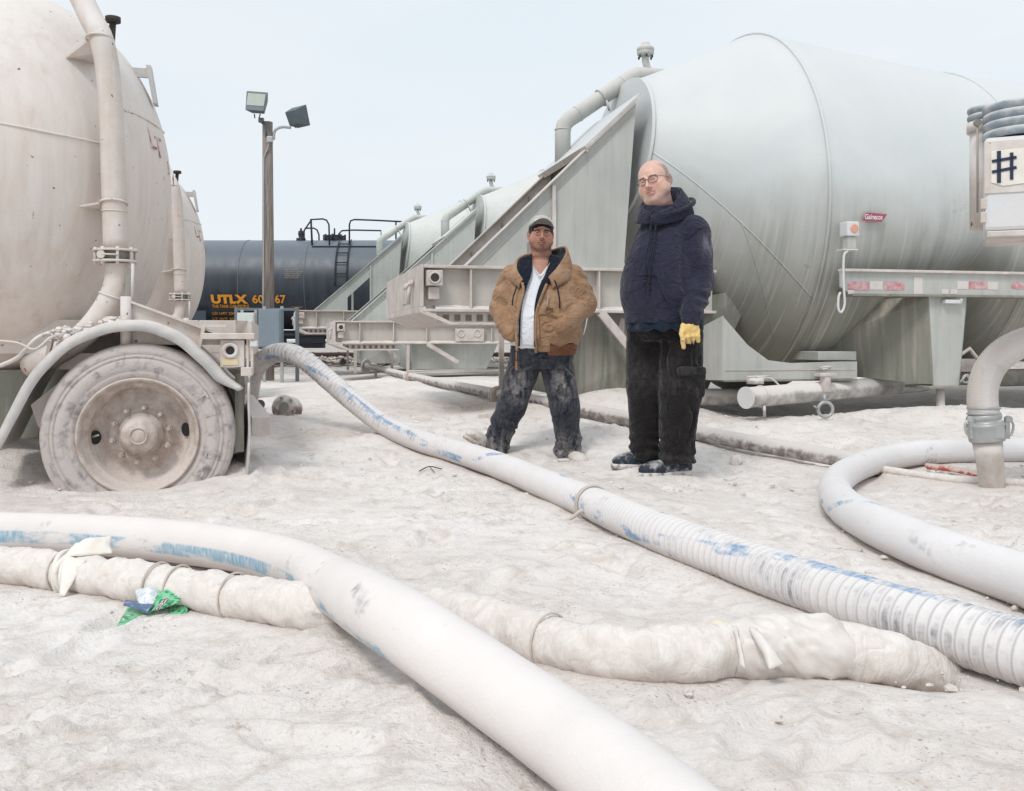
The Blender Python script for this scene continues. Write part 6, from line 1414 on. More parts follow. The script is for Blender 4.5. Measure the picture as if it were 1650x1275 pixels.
# ================================================================= man in the tan work jacket
def wrinkle(V, seed, amp, fx=9, fz=14, warp=.35):
    """a few creases that fade in and out, over a broad undulation"""
    x, y, z = V.T; w = fbm(x * 3, y * 3, z * 3, oct=2, seed=seed) * warp * 4
    n1 = fbm(x * fx * .7 + w, y * fx * .7, z * fz * .7 - w, oct=2, seed=seed + 3); on = np.clip(fbm(x * 5, y * 5, z * 5, oct=2, seed=seed + 9) * 2.5 + .35, 0, 1)
    val = -1.6 * np.exp(-(n1 / .07) ** 2) * on + 1.0 * np.exp(-((n1 - .22) / .10) ** 2) * on
    return amp * (val + .9 * fbm(x * 9, y * 9, z * 9, oct=2, seed=seed + 5) + .25 * fbm(x * 26, y * 26, z * 30, oct=2, seed=seed + 7))
def man_tan():
    Y = 6.5; T = empty('person', (P(871, 600, Y).x, Y, CAMZ - (745 - HY) / F * Y), 0, 'man in open tan jacket, white shirt, dusty jeans and grey cap, hands in pockets', 'person')
    X = lambda px: (px - 871) / 239.2
    Z = lambda py: (745 - py) / 239.2
    Rm = rot3(R(-3), R(-1), R(2)); HC = (0.002, -.02, Z(378)); sc = 1.0
    # ---- body, one skin
    s = SDF((-.42, -.36, -.02), (.44, .30, 1.72), .008, ((-.11, -.16, 1.38), (.11, .13, 1.68), .0022))
    Th = head(s, HC, Rm, sc, 1.20, 1.4)
    s.cap((0.0, .015, Z(396)), (0.0, .03, Z(430)), .069, .092, .02)
    s.ell((0, -.020, Z(412)), (.066, .055, .034), .02)                       # soft chin
    s.stack([(.70, .0, 0, .14, .11, 0), (.80, 0, -.01, .20, .155, 0), (1.0, 0, -.02, .205, .165, 0), (1.15, 0, 0, .205, .14, 0), (1.26, 0, .01, .17, .11, 0), (1.34, 0, .02, .10, .085, 0)], .04)
    SH = [(-.19, .01, 1.26), (.20, .01, 1.26)]; EL = [(-.255, .06, 1.02), (.275, .05, 1.04)]; WR = [(-.18, -.05, .87), (.12, -.11, .91)]
    for a, b, c in zip(SH, EL, WR):
        s.cap(a, b, .06, .05, .03); s.cap(b, c, .048, .034, .02)
        d = np.array(c) + (np.array(c) - np.array(b)) * .22; q = -1 if c[0] < 0 else 1
        s.ell(d, (.030, .026, .042), .015)
        for k in range(4): f0 = d + np.array([(k - 1.5) * .017, 0, -.025]); s.cap(f0, f0 + np.array([-q * .01, .01, -.045 + .006 * abs(k - 1.5)]), .0095, .0078, .004)
        s.cap(d + np.array([-q * .02, -.01, .01]), d + np.array([-q * .045, -.012, -.03]), .011, .009, .006)
    HP = [(-.09, 0, .70), (.095, 0, .70)]; KN = [(-.19, -.02, .37), (.160, -.02, .36)]; AN = [(-.300, .0, .13), (.19, .015, .11)]
    for a, b, c in zip(HP, KN, AN): s.cap(a, b, .080, .060, .03); s.cap(b, c, .056, .04, .02); pass
    skin = skin_mat('warm_brown_skin', srgb(180, 132, 112), srgb(30, 22, 22), srgb(84, 62, 56), srgb(158, 92, 80))
    at = face_attrs(HC, Rm, sc, .40, None, True, .0150)
    body = sdf_obj('body', s, skin, T, 1, None, at)
    eyes(Th, Rm, sc, T, srgb(48, 32, 26), (.0, .05))
    # hair under the cap
    h = SDF((-.12, -.16, 1.40), (.12, .15, 1.72), .004)
    h.ell(Th((0, .014, .030)), np.array((.083, .112, .075)) * sc, .01, rot=Rm); hc = np.array(Th((0, -.085, -.02)))
    h.ell(Th((0, -.10, -.045)), np.array((.069, .075, .085)) * sc, .008, 'sub', Rm); h.ell(Th((0, .02, -.10)), (.12, .12, .075), .01, 'sub')
    hair = cloth_mat('short_black_hair', srgb(30, 24, 24), rough=.7); sdf_obj('hair', h, hair, T, 1, lambda V: .0025 * fbm(V[:, 0] * 90, V[:, 1] * 90, V[:, 2] * 60, oct=2))
    # cap: crown shell and curved brim
    c = SDF((-.13, -.19, 1.45), (.13, .16, 1.75), .0035)
    c.ell(Th((0, .010, .052)), np.array((.084, .103, .077)) * sc, 0, rot=Rm); pz = Rm @ np.array([0, .05, 1.0]); pz /= np.linalg.norm(pz); p0 = np.array(Th((0, 0, .050)))
    c.cut(lambda x, y, z: (x - p0[0]) * pz[0] + (y - p0[1]) * pz[1] + (z - p0[2]) * pz[2]); capw = cloth_mat('white_front_cap_cloth', srgb(178, 180, 176), dust=.3, fold_amp=.1)
    crown = sdf_obj('cap_crown', c, capw, T, 1, lambda V: .0015 * fbm(V[:, 0] * 50, V[:, 1] * 50, V[:, 2] * 50, oct=2))
    V = []; Fc = []; nu, nv = 28, 8
    for i in range(nu + 1):
        a = R(-74 + 148 * i / nu)
        for j in range(nv + 1):
            t = j / nv; rx, ry = .088 + .0 * t, .104 + .070 * t * math.cos(a * .9) ** .7
            x = rx * math.sin(a); V.append(Th((x, .006 - ry * math.cos(a), .057 - 3.3 * x * x * (1 + .15 * t) + .024 * t * math.cos(a) ** 1.5)))
    for i in range(nu):
        for j in range(nv): Fc.append((i * (nv + 1) + j, (i + 1) * (nv + 1) + j, (i + 1) * (nv + 1) + j + 1, i * (nv + 1) + j + 1))
    brim = link('cap_brim', npmesh('cap_brim', V, Fc), cloth_mat('grey_brim_cloth', srgb(118, 113, 107), dust=.15, fold_amp=.1), T); brim.modifiers.new('t', 'SOLIDIFY').thickness = .004
    for pts, col, nm in ((((-.052, .080), (.052, .083)), srgb(222, 226, 214), 'white_print'), (((.030, .075), (.056, .077)), srgb(108, 178, 214), 'blue_print'), (((-.010, .084), (.002, .085)), srgb(60, 60, 66), 'dark_print')):
        V = []; Fc = []; (xa, za), (xb, zb) = pts
        for i in range(9):
            x = xa + (xb - xa) * i / 8
            for dz in ((-.016, .014) if nm != 'dark_print' else (-.006, .008)):
                z = za + dz - 3 * x * x; zz = (z - .052) / .083; q = max(0, 1 - (x / .09) ** 2 - zz * zz); V.append(Th((x, .010 - .108 * math.sqrt(q) - (.003 if nm == 'white_print' else .004), z)))
        for i in range(8): Fc.append((2 * i, 2 * i + 2, 2 * i + 3, 2 * i + 1))
        link('cap_' + nm, npmesh(nm, V, Fc), plain('cap_' + nm, col, .8, bump=0), crown)
    # ---- shirt
    s = SDF((-.26, -.26, .68), (.26, .2, 1.40), .006)
    s.stack([(.74, 0, -.005, .185, .150, 0), (.84, -.01, -.02, .205, .178, 0), (.98, -.0, -.03, .208, .180, 0), (1.12, 0, -.01, .205, .150, 0), (1.24, 0, .01, .18, .12, 0), (1.335, 0, .02, .12, .095, 0)], 0)
    # v neck
    s.cut(lambda x, y, z: np.maximum(np.maximum(np.abs(x + .005) - (z - 1.252) * .66, y + .0), 1.252 - z))
    shirt = cloth_mat('white_cotton', srgb(226, 228, 234), wear=.05, fold_amp=.6, dust=.08, dustcol=srgb(206, 200, 196)); sdf_obj('shirt', s, shirt, T, 2, lambda V: wrinkle(V, 3, .004, 7, 5))
    m = MB(); cn = catmull([(-.055, -.085, 1.335), (-.04, -.118, 1.29), (-.005, -.138, 1.242), (.03, -.128, 1.28), (.058, -.09, 1.335)], 8); m.tube(cn, .0028, 6); m.disc((-.004, -.142, 1.236), (0, 1, 0), .009, .003, 12); m.build('necklace', M['chrome'], T)
    # ---- jeans
    dcol = srgb(31, 37, 49)
    s = SDF((-.46, -.22, .0), (.32, .2, .84), .0055)
    s.stack([(.635, .0, 0, .165, .125, 0), (.70, .005, 0, .205, .155, 0), (.80, .0, -.01, .205, .16, 0)], .0)
    s.cap((-.108, 0, .66), (-.192, -.03, .39), .112, .094, .02); s.cap((-.192, -.03, .39), (-.300, -.005, .13), .092, .088, .03); s.cap((-.300, -.005, .13), (-.318, .0, .085), .090, .088, .02)
    s.cap((.108, 0, .66), (.162, -.03, .38), .113, .097, .02); s.cap((.162, -.03, .38), (.187, .005, .12), .095, .088, .03); s.cap((.187, .005, .12), (.190, .01, .07), .090, .088, .02)
    s.cut(lambda x, y, z: np.where(x < 0, z - .035 + .15 * (x + .32), z - .030))
    def jw(V):
        low = np.clip((.42 - V[:, 2]) / .3, 0, 1); return wrinkle(V, 21, .006, 5, 11) + low * .010 * (1 - 2.4 * np.abs(fbm(V[:, 0] * 4 + V[:, 2] * 5, V[:, 1] * 4, V[:, 2] * 17 + V[:, 0] * 10, oct=1, seed=44)))
    def jd(V, N):
        x, y, z = V.T; thigh = np.exp(-((z - .52) / .10) ** 2) * np.exp(-((np.abs(x + .0 * z) - (.15)) / .07) ** 2) * (N[:, 1] < -.2)
        return np.clip(.50 * thigh + .85 * np.clip((.24 - z) / .22, 0, 1) + .12, 0, 1)
    jeans = cloth_mat('dusty_dark_denim', dcol, attr='dust', dustcol=srgb(172, 166, 162)); sdf_obj('jeans', s, jeans, T, 2, jw, {'dust': jd})
    # ---- jacket
    s = SDF((-.45, -.30, .68), (.47, .28, 1.44), .0052)
    s.stack([(.745, .03, .0, .212, .178, 0), (.80, .03, -.01, .222, .192, 0), (.88, .025, -.02, .245, .205, 0), (1.0, .02, -.02, .25, .20, 0), (1.14, .012, 0, .25, .175, 0), (1.24, .01, .012, .225, .14, 0), (1.32, .01, .03, .15, .12, 0)], 0)
    SL = ((-.185, .02, 1.255), (.215, .02, 1.26)); EL = ((-.262, .045, 1.035), (.300, .03, 1.075)); WR = ((-.20, -.12, .865), (.13, -.205, .915))
    for a, b, c in zip(SL, EL, WR):
        q = -1 if a[0] < 0 else 1; mid = (np.array(a) + np.array(b)) / 2 + np.array([q * .008, 0, .0])
        s.cap(a, mid, .078, .080, .045); s.cap(mid, b, .080, .076, .03); s.ell(np.array(b) + np.array([q * -.004, .0, -.02]), (.074, .076, .080), .02)
        m2 = (np.array(b) * .45 + np.array(c) * .55); s.cap(b, m2, .075, .070, .02); s.cap(m2, c, .070, .055, .015)
    # opening down the front
    def opening(x, y, z):
        zz = z; xl = np.interp(zz, [.70, .80, 1.0, 1.15, 1.25, 1.36], [-.165, -.16, -.150, -.115, -.10, -.085]); xr = np.interp(zz, [.70, .80, .92, 1.05, 1.18, 1.27, 1.36], [-.040, -.045, -.042, -.03, .015, .07, .095])
        return np.maximum(np.maximum(xl - x, x - xr), y + .02)
    s.cut(opening, .006)
    s.cut(lambda x, y, z: np.maximum(z - .792 - .012 * np.sin(x * 40), -np.maximum(np.maximum(x - .055, -.172 - x), y)))
    s.cut(lambda x, y, z: ((x / .10) ** 2 + ((y - .01) / .105) ** 2 - 1) * .1 + np.clip(1.20 - z, 0, 1) * .5, .01)
    def sleeve_w(V):
        x, y, z = V.T; out = np.clip((np.abs(x - .01) - .20) / .06, 0, 1)
        band = .3 - np.exp(-(fbm(x * 2.5, y * 3, (z * 1.0 + np.abs(x) * .6) * 17 + .5 * fbm(x * 9, y * 9, z * 9, oct=2, seed=65), oct=1, seed=61) / .12) ** 2) * 1.3 * np.clip(fbm(x * 7, y * 7, z * 7, oct=2, seed=63) * 3 + .4, 0, 1); lowr = np.clip((.97 - z) / .1, 0, 1) * (np.abs(x) < .3) * np.clip(1 - np.abs(z - .8) / .1, 0, 1)
        return wrinkle(V, 31, .0050, 9, 13) + out * .012 * band
    tan = cloth_mat('tan_duck_canvas', srgb(160, 126, 98), wear=.26, dust=.3, dustcol=srgb(196, 170, 144)); jk = sdf_obj('jacket', s, tan, T, 2, sleeve_w)
    # rib band, lining edges, hood
    s = SDF((-.25, -.25, .68), (.30, .24, .80), .005); s.stack([(.722, .03, .0, .198, .166, 0), (.76, .03, .0, .212, .180, 0), (.80, .03, -.01, .216, .186, 0)], 0); s.cut(lambda x, y, z: np.maximum(np.maximum(-.165 - x, x + .0), y + .0)); s.cut(lambda x, y, z: np.maximum(np.maximum(-.0 - x, x - .045), y + .0))
    sdf_obj('rib_waistband', s, cloth_mat('brown_rib_knit', srgb(132, 88, 66), wear=.2), T, 1, lambda V: .0025 * np.sin(np.arctan2(V[:, 1], V[:, 0] - .03) * 110))
    navy = cloth_mat('navy_quilted_lining', srgb(24, 30, 44), wear=.3)
    v = Vector
    A = [v((-.150, -.185, .78)), v((-.145, -.198, 1.0)), v((-.125, -.165, 1.15)), v((-.150, -.125, 1.235)), v((-.150, -.05, 1.36))]; B = [v((-.142, -.178, .78)), v((-.134, -.192, 1.0)), v((-.102, -.158, 1.15)), v((-.062, -.118, 1.275)), v((-.060, -.04, 1.40))]
    strip('front_lining', A, B, navy, T, th=.008)
    A = [v((-.042, -.212, .78)), v((-.040, -.215, .92)), v((-.028, -.205, 1.05)), v((.035, -.172, 1.175)), v((.110, -.125, 1.27)), v((.12, -.03, 1.385))]; B = [v((-.046, -.205, .78)), v((-.048, -.208, .92)), v((-.042, -.192, 1.05)), v((-.014, -.160, 1.17)), v((.034, -.112, 1.275)), v((.060, -.03, 1.40))]
    strip('front_lining', A, B, navy, T, th=.008)
    # hood lying back: lining bowl and outer shell
    rim = [v((-.125, -.150, 1.20)), v((-.165, -.10, 1.275)), v((-.155, -.02, 1.345)), v((-.10, .07, 1.385)), v((0, .12, 1.40)), v((.10, .09, 1.425)), v((.165, .01, 1.435)), v((.172, -.06, 1.385)), v((.120, -.12, 1.295)), v((.05, -.165, 1.215))]
    inn = [v((-.10, -.135, 1.21)), v((-.098, -.07, 1.28)), v((-.092, -.0, 1.31)), v((-.06, .07, 1.32)), v((0, .09, 1.32)), v((.06, .075, 1.32)), v((.088, .02, 1.33)), v((.092, -.04, 1.32)), v((.072, -.09, 1.275)), v((.025, -.14, 1.215))]
    out = [v((-.145, -.140, 1.16)), v((-.205, -.06, 1.225)), v((-.205, .04, 1.26)), v((-.14, .15, 1.26)), v((0, .19, 1.24)), v((.14, .16, 1.26)), v((.21, .05, 1.27)), v((.205, -.05, 1.245)), v((.15, -.13, 1.20)), v((.075, -.175, 1.16))]
    rim = [p + v((0, 0, .014)) for p in rim]; inn = [p + v((0, 0, .03)) for p in inn]
    bul = [(a + b) / 2 + Vector(((a.x + b.x) * .02, (a.y + b.y) * .02, .004)) for a, b in zip(rim, out)]
    low = [(a + b) / 2 + Vector((0, 0, -.02)) for a, b in zip(rim, inn)]
    strip('hood_lining', inn, rim, navy, T, 60, .010, low, 6); strip('hood', rim, out, tan, T, 60, .012, bul, 8)
    m = MB(); m.tube(catmull(rim, 8), .0085, 8); m.build('hood_hem', tan, T)
    # placket edges, zip, drawcords, pocket welts, label, cuffs
    for nm, pts in (('placket', [(-.160, -.178, .75), (-.163, -.192, .88), (-.150, -.200, 1.0), (-.118, -.178, 1.14), (-.125, -.15, 1.2)]), ('placket', [(-.035, -.192, .74), (-.040, -.214, .85), (-.036, -.220, .98), (-.01, -.205, 1.08), (.035, -.175, 1.19)])):
        m = MB(); m.tube(catmull([v(p) for p in pts], 8), .009, 8); m.build(nm, tan, T)
    m = MB(); a = v((-.165, -.20, .745)); m.tube([a, a + v((0, 0, -.06))], .004, 6); m.bx(a.x - .007, a.x + .007, a.y - .004, a.y + .004, a.z - .115, a.z - .06); m.build('zip_pull', cloth_mat('leather_tab', srgb(160, 108, 78)), T)
    m = MB(); m.tube(catmull([v((.085, -.165, 1.22)), v((.105, -.19, 1.16)), v((.118, -.208, 1.08)), v((.117, -.212, 1.03))], 6), .005, 6); m.build('drawcord', navy, T)
    m = MB(); m.tube(catmull([v((-.160, -.155, 1.18)), v((-.185, -.175, 1.10)), v((-.190, -.18, 1.05))], 6), .0045, 6); m.build('drawcord', navy, T)
    m = MB(); m.tube(catmull([v((.045, -.208, 1.12)), v((.038, -.215, 1.08)), v((.036, -.22, 1.04))], 5), .0035, 6); m.build('zip_tape', M['chrome'], T)
    m = MB(); m.tube(catmull([v((-.02, -.226, .985)), v((.03, -.229, .99)), v((.085, -.222, .975)), v((.125, -.21, .93)), v((.135, -.208, .88))], 6), .0035, 6); m.build('pocket_seam', cloth_mat('dark_tan_seam', srgb(120, 88, 62)), T)
    m = MB(); m.tube(catmull([v((-.018, -.228, .98)), v((-.012, -.222, .88)), v((-.012, -.208, .79))], 6), .003, 6); m.tube(catmull([v((-.012, -.208, .79)), v((.08, -.2, .775)), v((.15, -.165, .78))], 6), .003, 6); m.build('pocket_seam', cloth_mat('dark_tan_seam_lower', srgb(128, 94, 66)), T)
    m = MB(); m.box((.052, -.2315, 1.022), (.048, .003, .018), Matrix.Rotation(R(6), 3, 'Z')); m.build('chest_label', plain('dark_label', srgb(92, 76, 50), .8), T)
    # ---- boots
    boot = dusty('dust_caked_boot', srgb(150, 136, 126), .32, .55, .4, srgb(216, 208, 202), 16, 0, .95); sole = dusty('boot_sole', srgb(160, 146, 136), .35, .6, .2, srgb(210, 200, 194), 30, 0, .95)
    def shoe(name, heel, fwd, up, L, mat, solem, w=.048, dirt=None):
        heel = np.array(heel, float); f = np.array(fwd, float); f /= np.linalg.norm(f); u = np.array(up, float); u -= f * u.dot(f); u /= np.linalg.norm(u); r = np.cross(f, u)
        q = lambda a, b, c: heel + f * a + r * b + u * c
        lo = np.min([q(-.05, 0, 0), q(L + .05, 0, 0)], 0) - .14; hi = np.max([q(-.05, 0, 0), q(L + .05, 0, 0)], 0) + .20
        s = SDF(lo, hi, .004); Rr = np.stack([f, r, u], 1)
        s.ell(q(.045, 0, .05), (.058, .042, .055), .02, rot=Rr); s.ell(q(L * .52, 0, .045), (.10, .044, .042), .03, rot=Rr); s.ell(q(L - .065, 0, .040), (.070, w + .004, .040), .03, rot=Rr)
        s.cap(q(.06, 0, .06), q(.055, 0, .12), .044, .046, .02)
        s.cut(lambda x, y, z: (x - heel[0]) * u[0] + (y - heel[1]) * u[1] + (z - heel[2]) * u[2] - .012)
        o = sdf_obj(name, s, mat, T, 1, lambda V: .0018 * fbm(V[:, 0] * 60, V[:, 1] * 60, V[:, 2] * 60, oct=2))
        ss = SDF(lo, hi, .004); ss.ell(q(.05, 0, .012), (.062, .042, .03), 0, rot=Rr); ss.ell(q(L * .5, 0, .012), (.10, .040, .03), .03, rot=Rr); ss.ell(q(L - .065, 0, .012), (.076, w + .006, .03), .03, rot=Rr)
        ss.cut(lambda x, y, z: (x - heel[0]) * u[0] + (y - heel[1]) * u[1] + (z - heel[2]) * u[2] + .004); ss.cut(lambda x, y, z: -((x - heel[0]) * u[0] + (y - heel[1]) * u[1] + (z - heel[2]) * u[2] - .020))
        sdf_obj('sole', ss, solem, o, 0); return q
    shoe('boot', (-.325, .03, .045), (-.62, -.60, .46), (.35, .0, 1), .285, boot, sole)
    shoe('boot', (.185, .05, -.004), (.33, -1, .0), (0, 0, 1), .285, boot, sole)
    return T
T_L = man_tan()
def shoe_on(T, name, heel, fwd, up, L, mat, solem, w=.05):
    heel = np.array(heel, float); f = np.array(fwd, float); f /= np.linalg.norm(f); u = np.array(up, float); u -= f * u.dot(f); u /= np.linalg.norm(u); r = np.cross(f, u)
    q = lambda a, b, c: heel + f * a + r * b + u * c
    lo = np.min([q(-.05, 0, 0), q(L + .05, 0, 0)], 0) - .14; hi = np.max([q(-.05, 0, 0), q(L + .05, 0, 0)], 0) + .18
    s = SDF(lo, hi, .0035); Rr = np.stack([f, r, u], 1)
    s.ell(q(.045, 0, .052), (.062, .044, .055), .02, rot=Rr); s.ell(q(L * .5, 0, .052), (.11, .046, .046), .03, rot=Rr); s.ell(q(L - .080, 0, .044), (.086, w + .002, .040), .03, rot=Rr); s.cap(q(.06, 0, .06), q(.055, 0, .11), .042, .044, .02); s.cap(q(.13, 0, .075), q(.09, 0, .125), .036, .044, .03)
    s.cut(lambda x, y, z: (x - heel[0]) * u[0] + (y - heel[1]) * u[1] + (z - heel[2]) * u[2] - .022)
    o = sdf_obj(name, s, mat, T, 1, lambda V: .0012 * fbm(V[:, 0] * 60, V[:, 1] * 60, V[:, 2] * 60, oct=2))
    ss = SDF(lo, hi, .0035); ss.ell(q(.05, 0, .012), (.066, .045, .05), 0, rot=Rr); ss.ell(q(L * .5, 0, .012), (.10, .042, .05), .03, rot=Rr); ss.ell(q(L - .07, 0, .012), (.084, w + .004, .05), .03, rot=Rr)
    ss.cut(lambda x, y, z: (x - heel[0]) * u[0] + (y - heel[1]) * u[1] + (z - heel[2]) * u[2] + .002); ss.cut(lambda x, y, z: -((x - heel[0]) * u[0] + (y - heel[1]) * u[1] + (z - heel[2]) * u[2] - .030))
    sdf_obj('sole', ss, solem, o, 1)
    # laces and swoosh-free side panels
    m = MB()
    for k in range(5): a = .105 + k * .020; m.tube([q(a, -.022, .083 - k * .0035), q(a + .004, 0, .092 - k * .004), q(a, .022, .083 - k * .0035)], .0028, 6)
    m.build('laces', M['laces'], o); return q
M['laces'] = plain('dusty_laces', srgb(150, 156, 162), .9)
# ================================================================= man in the navy hoodie
def man_navy():
    Y = 5.67; T = empty('person', (P(1070, 600, Y).x, Y, CAMZ - (763 - HY) / F * Y), 0, 'bald man in navy hoodie, glasses and black trousers, wearing a yellow glove', 'person')
    yaw = R(22); Rm = rot3(R(31), R(4), R(-12)); sc = 1.07
    HC = (-.058, -.03, 1.690); HC = ((1053 - 1070) / 274.3 - .0, -.03, (763 - 294) / 274.3)
    bw = R(-42)                          # the trunk faces image left of the camera
    s = SDF((-.36, -.34, -.02), (.36, .34, 1.92), .008, ((-.19, -.18, 1.54), (.06, .12, 1.86), .0024))
    Th = head(s, HC, Rm, sc, 1.24, 1.4, .99, 1.0, 1.09)
    s.cap((-.035, .02, 1.63), (-.005, .04, 1.46), .078, .095, .03); s.ell((-.055, -.05, 1.585), (.065, .05, .035), .03)
    s.stack([(.85, .0, .0, .17, .14, -bw), (1.0, .0, 0, .20, .19, -bw), (1.2, -.01, 0, .21, .19, -bw), (1.35, 0, .01, .20, .14, -bw), (1.46, .0, .03, .12, .10, -bw)], .04)
    for a, b, c in (((.145, -.065, 1.38), (.165, -.075, 1.13), (.105, -.205, .905)), ((-.08, .14, 1.40), (-.13, .17, 1.12), (-.14, .07, .93))):
        s.cap(a, b, .062, .05, .03); s.cap(b, c, .048, .034, .02); c = np.array(c)
        s.ell(c + np.array([0, 0, -.06]), (.036, .022, .045), .015)
        for k in range(4): f0 = c + np.array([(k - 1.5) * .018, 0, -.09]); s.cap(f0, f0 + np.array([0, -.01, -.05]), .0095, .0078, .004)
        s.cap(c + np.array([-.02, -.01, -.05]), c + np.array([-.045, -.015, -.09]), .011, .009, .006)
    for a, b, c in (((.08, .0, .84), (.105, -.03, .47), (.085, .02, .11)), ((-.09, .05, .84), (-.12, .03, .47), (-.10, .11, .13))): s.cap(a, b, .10, .065, .04); s.cap(b, c, .06, .042, .02); pass
    skin = skin_mat('pink_fair_skin', srgb(216, 176, 160), srgb(112, 86, 76), srgb(134, 120, 112), srgb(200, 112, 100))
    def hair(x, y, z):
        d = np.clip((y + .022 + .35 * (z - .02)) / .02, 0, 1) * np.clip((z + .05) / .02, 0, 1) * np.clip((.088 - z) / .02, 0, 1); return d * .85 * (np.abs(x) < .2)
    body = sdf_obj('body', s, skin, T, 1, None, face_attrs(HC, Rm, sc, .22, hair, brow_h=.018)); eyes(Th, Rm, sc, T, srgb(70, 52, 40), (.15, .0))
    # glasses
    m = MB(); fr = plain('thin_metal_frame', srgb(92, 84, 84), .35, .6, bump=0)
    for q in (-1, 1):
        c = Vector(Th((q * .034, -.112, -.006))); ux, uz = Vector(Rm[:, 0]), Vector(Rm[:, 2])
        pts = []
        for k in range(28):
            a = 2 * math.pi * k / 28; ca, sa = math.cos(a), math.sin(a); e = lambda t: math.copysign(abs(t) ** .75, t); pts.append(c + ux * .0265 * sc * e(ca) + uz * .0165 * sc * e(sa) + Vector(Rm[:, 1]) * .010 * abs(ca) * (1 if q * ca > 0 else 0))
        m.tube(pts, .0014, 6, closed=True)
        m.tube([Vector(Th((q * .062, -.106, .004))), Vector(Th((q * .074, -.09, .004))), Vector(Th((q * .082, -.03, .003))), Vector(Th((q * .080, .012, .002))), Vector(Th((q * .080, .022, -.012)))], .0016, 6)
    m.tube([Vector(Th((-.009, -.114, .0))), Vector(Th((0, -.118, .004))), Vector(Th((.009, -.114, .0)))], .0016, 6); gl = m.build('glasses', fr, T)
    n = NT('lens_glass'); n.fin((1, 1, 1), .02, 0, .5); n.b.inputs['Transmission Weight'].default_value = 1.0; n.b.inputs['IOR'].default_value = 1.02; n.b.inputs['Alpha'].default_value = .35
    for q in (-1, 1): mm = MB(); mm.disc(Th((q * .034, -.1125, -.006)), Rm[:, 1], .018, .001, 24); mm.build('lens', n.m, gl)
    # ---- trousers
    s = SDF((-.32, -.28, .02), (.32, .32, .98), .0055)
    s.stack([(.78, .02, .02, .185, .17, -bw), (.88, .02, .01, .215, .185, -bw), (.96, .02, .0, .215, .18, -bw)], 0)
    s.cap((.095, -.02, .80), (.085, -.045, .48), .135, .122, .03); s.cap((.085, -.045, .48), (.075, .0, .15), .120, .100, .03); s.cap((.075, .0, .15), (.075, .0, .09), .105, .108, .02)
    s.cap((-.09, .06, .80), (-.115, .04, .50), .128, .100, .02); s.cap((-.115, .04, .50), (-.10, .11, .17), .098, .085, .02); s.cap((-.10, .11, .17), (-.10, .11, .12), .09, .092, .02)
    s.cut(lambda x, y, z: z - .055 - .04 * (y > .05))
    def tw(V):
        low = np.clip((.30 - V[:, 2]) / .2, 0, 1); return wrinkle(V, 71, .007, 8, 2.6, .3) + low * -.008 * np.abs(np.sin(V[:, 2] * 60 + V[:, 0] * 12)) + low * .006 * np.sin(V[:, 2] * 95 + 3 * fbm(V[:, 0] * 8, V[:, 1] * 8, oct=2, seed=7))
    blk = cloth_mat('black_cargo_cloth', srgb(30, 27, 28), attr='dust', dustcol=srgb(112, 108, 106), wear=.3); sdf_obj('trousers', s, blk, T, 2, tw, {'dust': lambda V, N: .03 + .16 * np.exp(-((V[:, 2] - .56) / .1) ** 2) + .2 * np.clip((.15 - V[:, 2]) / .1, 0, 1)})
    # cargo pocket on the outer thigh
    s = SDF((.04, -.28, .38), (.30, .06, .68), .004); Rp = np.array(Matrix.Rotation(R(24), 3, 'Z'))
    s.ell((.135, -.125, .535), (.085, .030, .088), 0, rot=Rp, p=6.0); pk = sdf_obj('cargo_pocket', s, blk, T, 1, lambda V: wrinkle(V, 75, .003, 10, 8), {'dust': lambda V, N: np.full(len(V), .06)})
    s = SDF((.04, -.30, .55), (.30, .06, .68), .004); s.ell((.135, -.132, .605), (.090, .032, .026), 0, rot=Rp, p=5.0); sdf_obj('pocket_flap', s, blk, pk, 1, lambda V: wrinkle(V, 77, .003, 10, 8), {'dust': lambda V, N: np.full(len(V), .22)})
    # ---- tee shirt hem below the hoodie
    s = SDF((-.30, -.28, .82), (.32, .30, .98), .005); s.stack([(.84, .005, .0, .238, .205, -bw), (.90, .005, .0, .236, .210, -bw), (.97, .0, 0, .225, .20, -bw)], 0)
    sdf_obj('tee_shirt', s, cloth_mat('dark_teal_cotton', srgb(28, 40, 56), wear=.2), T, 1, lambda V: .008 * np.sin(np.arctan2(V[:, 1], V[:, 0]) * 13 + fbm(V[:, 2] * 6, V[:, 0] * 3, oct=2) * 2))
    # ---- hoodie
    s = SDF((-.36, -.34, .86), (.38, .36, 1.68), .0052)
    s.stack([(.895, .0, .0, .238, .205, -bw), (.93, .0, .0, .245, .212, -bw), (1.00, -.005, .0, .262, .232, -bw), (1.14, -.01, .0, .262, .228, -bw), (1.27, .004, .0, .243, .20, -bw), (1.37, .022, .01, .215, .17, -bw), (1.45, .025, .03, .185, .145, -bw), (1.52, .005, .02, .150, .125, -bw), (1.575, -.01, .01, .115, .10, -bw)], .0)
    A_, B_, C_ = np.array((.158, -.075, 1.415)), np.array((.182, -.085, 1.14)), np.array((.115, -.235, .935))
    s.cap(A_, (A_ + B_) / 2, .092, .092, .05); s.cap((A_ + B_) / 2, B_, .092, .086, .03); s.cap(B_, (B_ + C_) / 2, .086, .080, .02); s.cap((B_ + C_) / 2, C_, .080, .062, .012); s.cap(C_, C_ + np.array([-.006, -.012, -.035]), .058, .052, .008)
    A2, B2, C2 = np.array((-.075, .15, 1.40)), np.array((-.13, .18, 1.14)), np.array((-.15, .08, .95)); s.cap(A2, B2, .078, .076, .04); s.cap(B2, C2, .076, .055, .02)
    s.ell((-.03, -.03, 1.64), (.098, .11, .10), .01, 'sub')
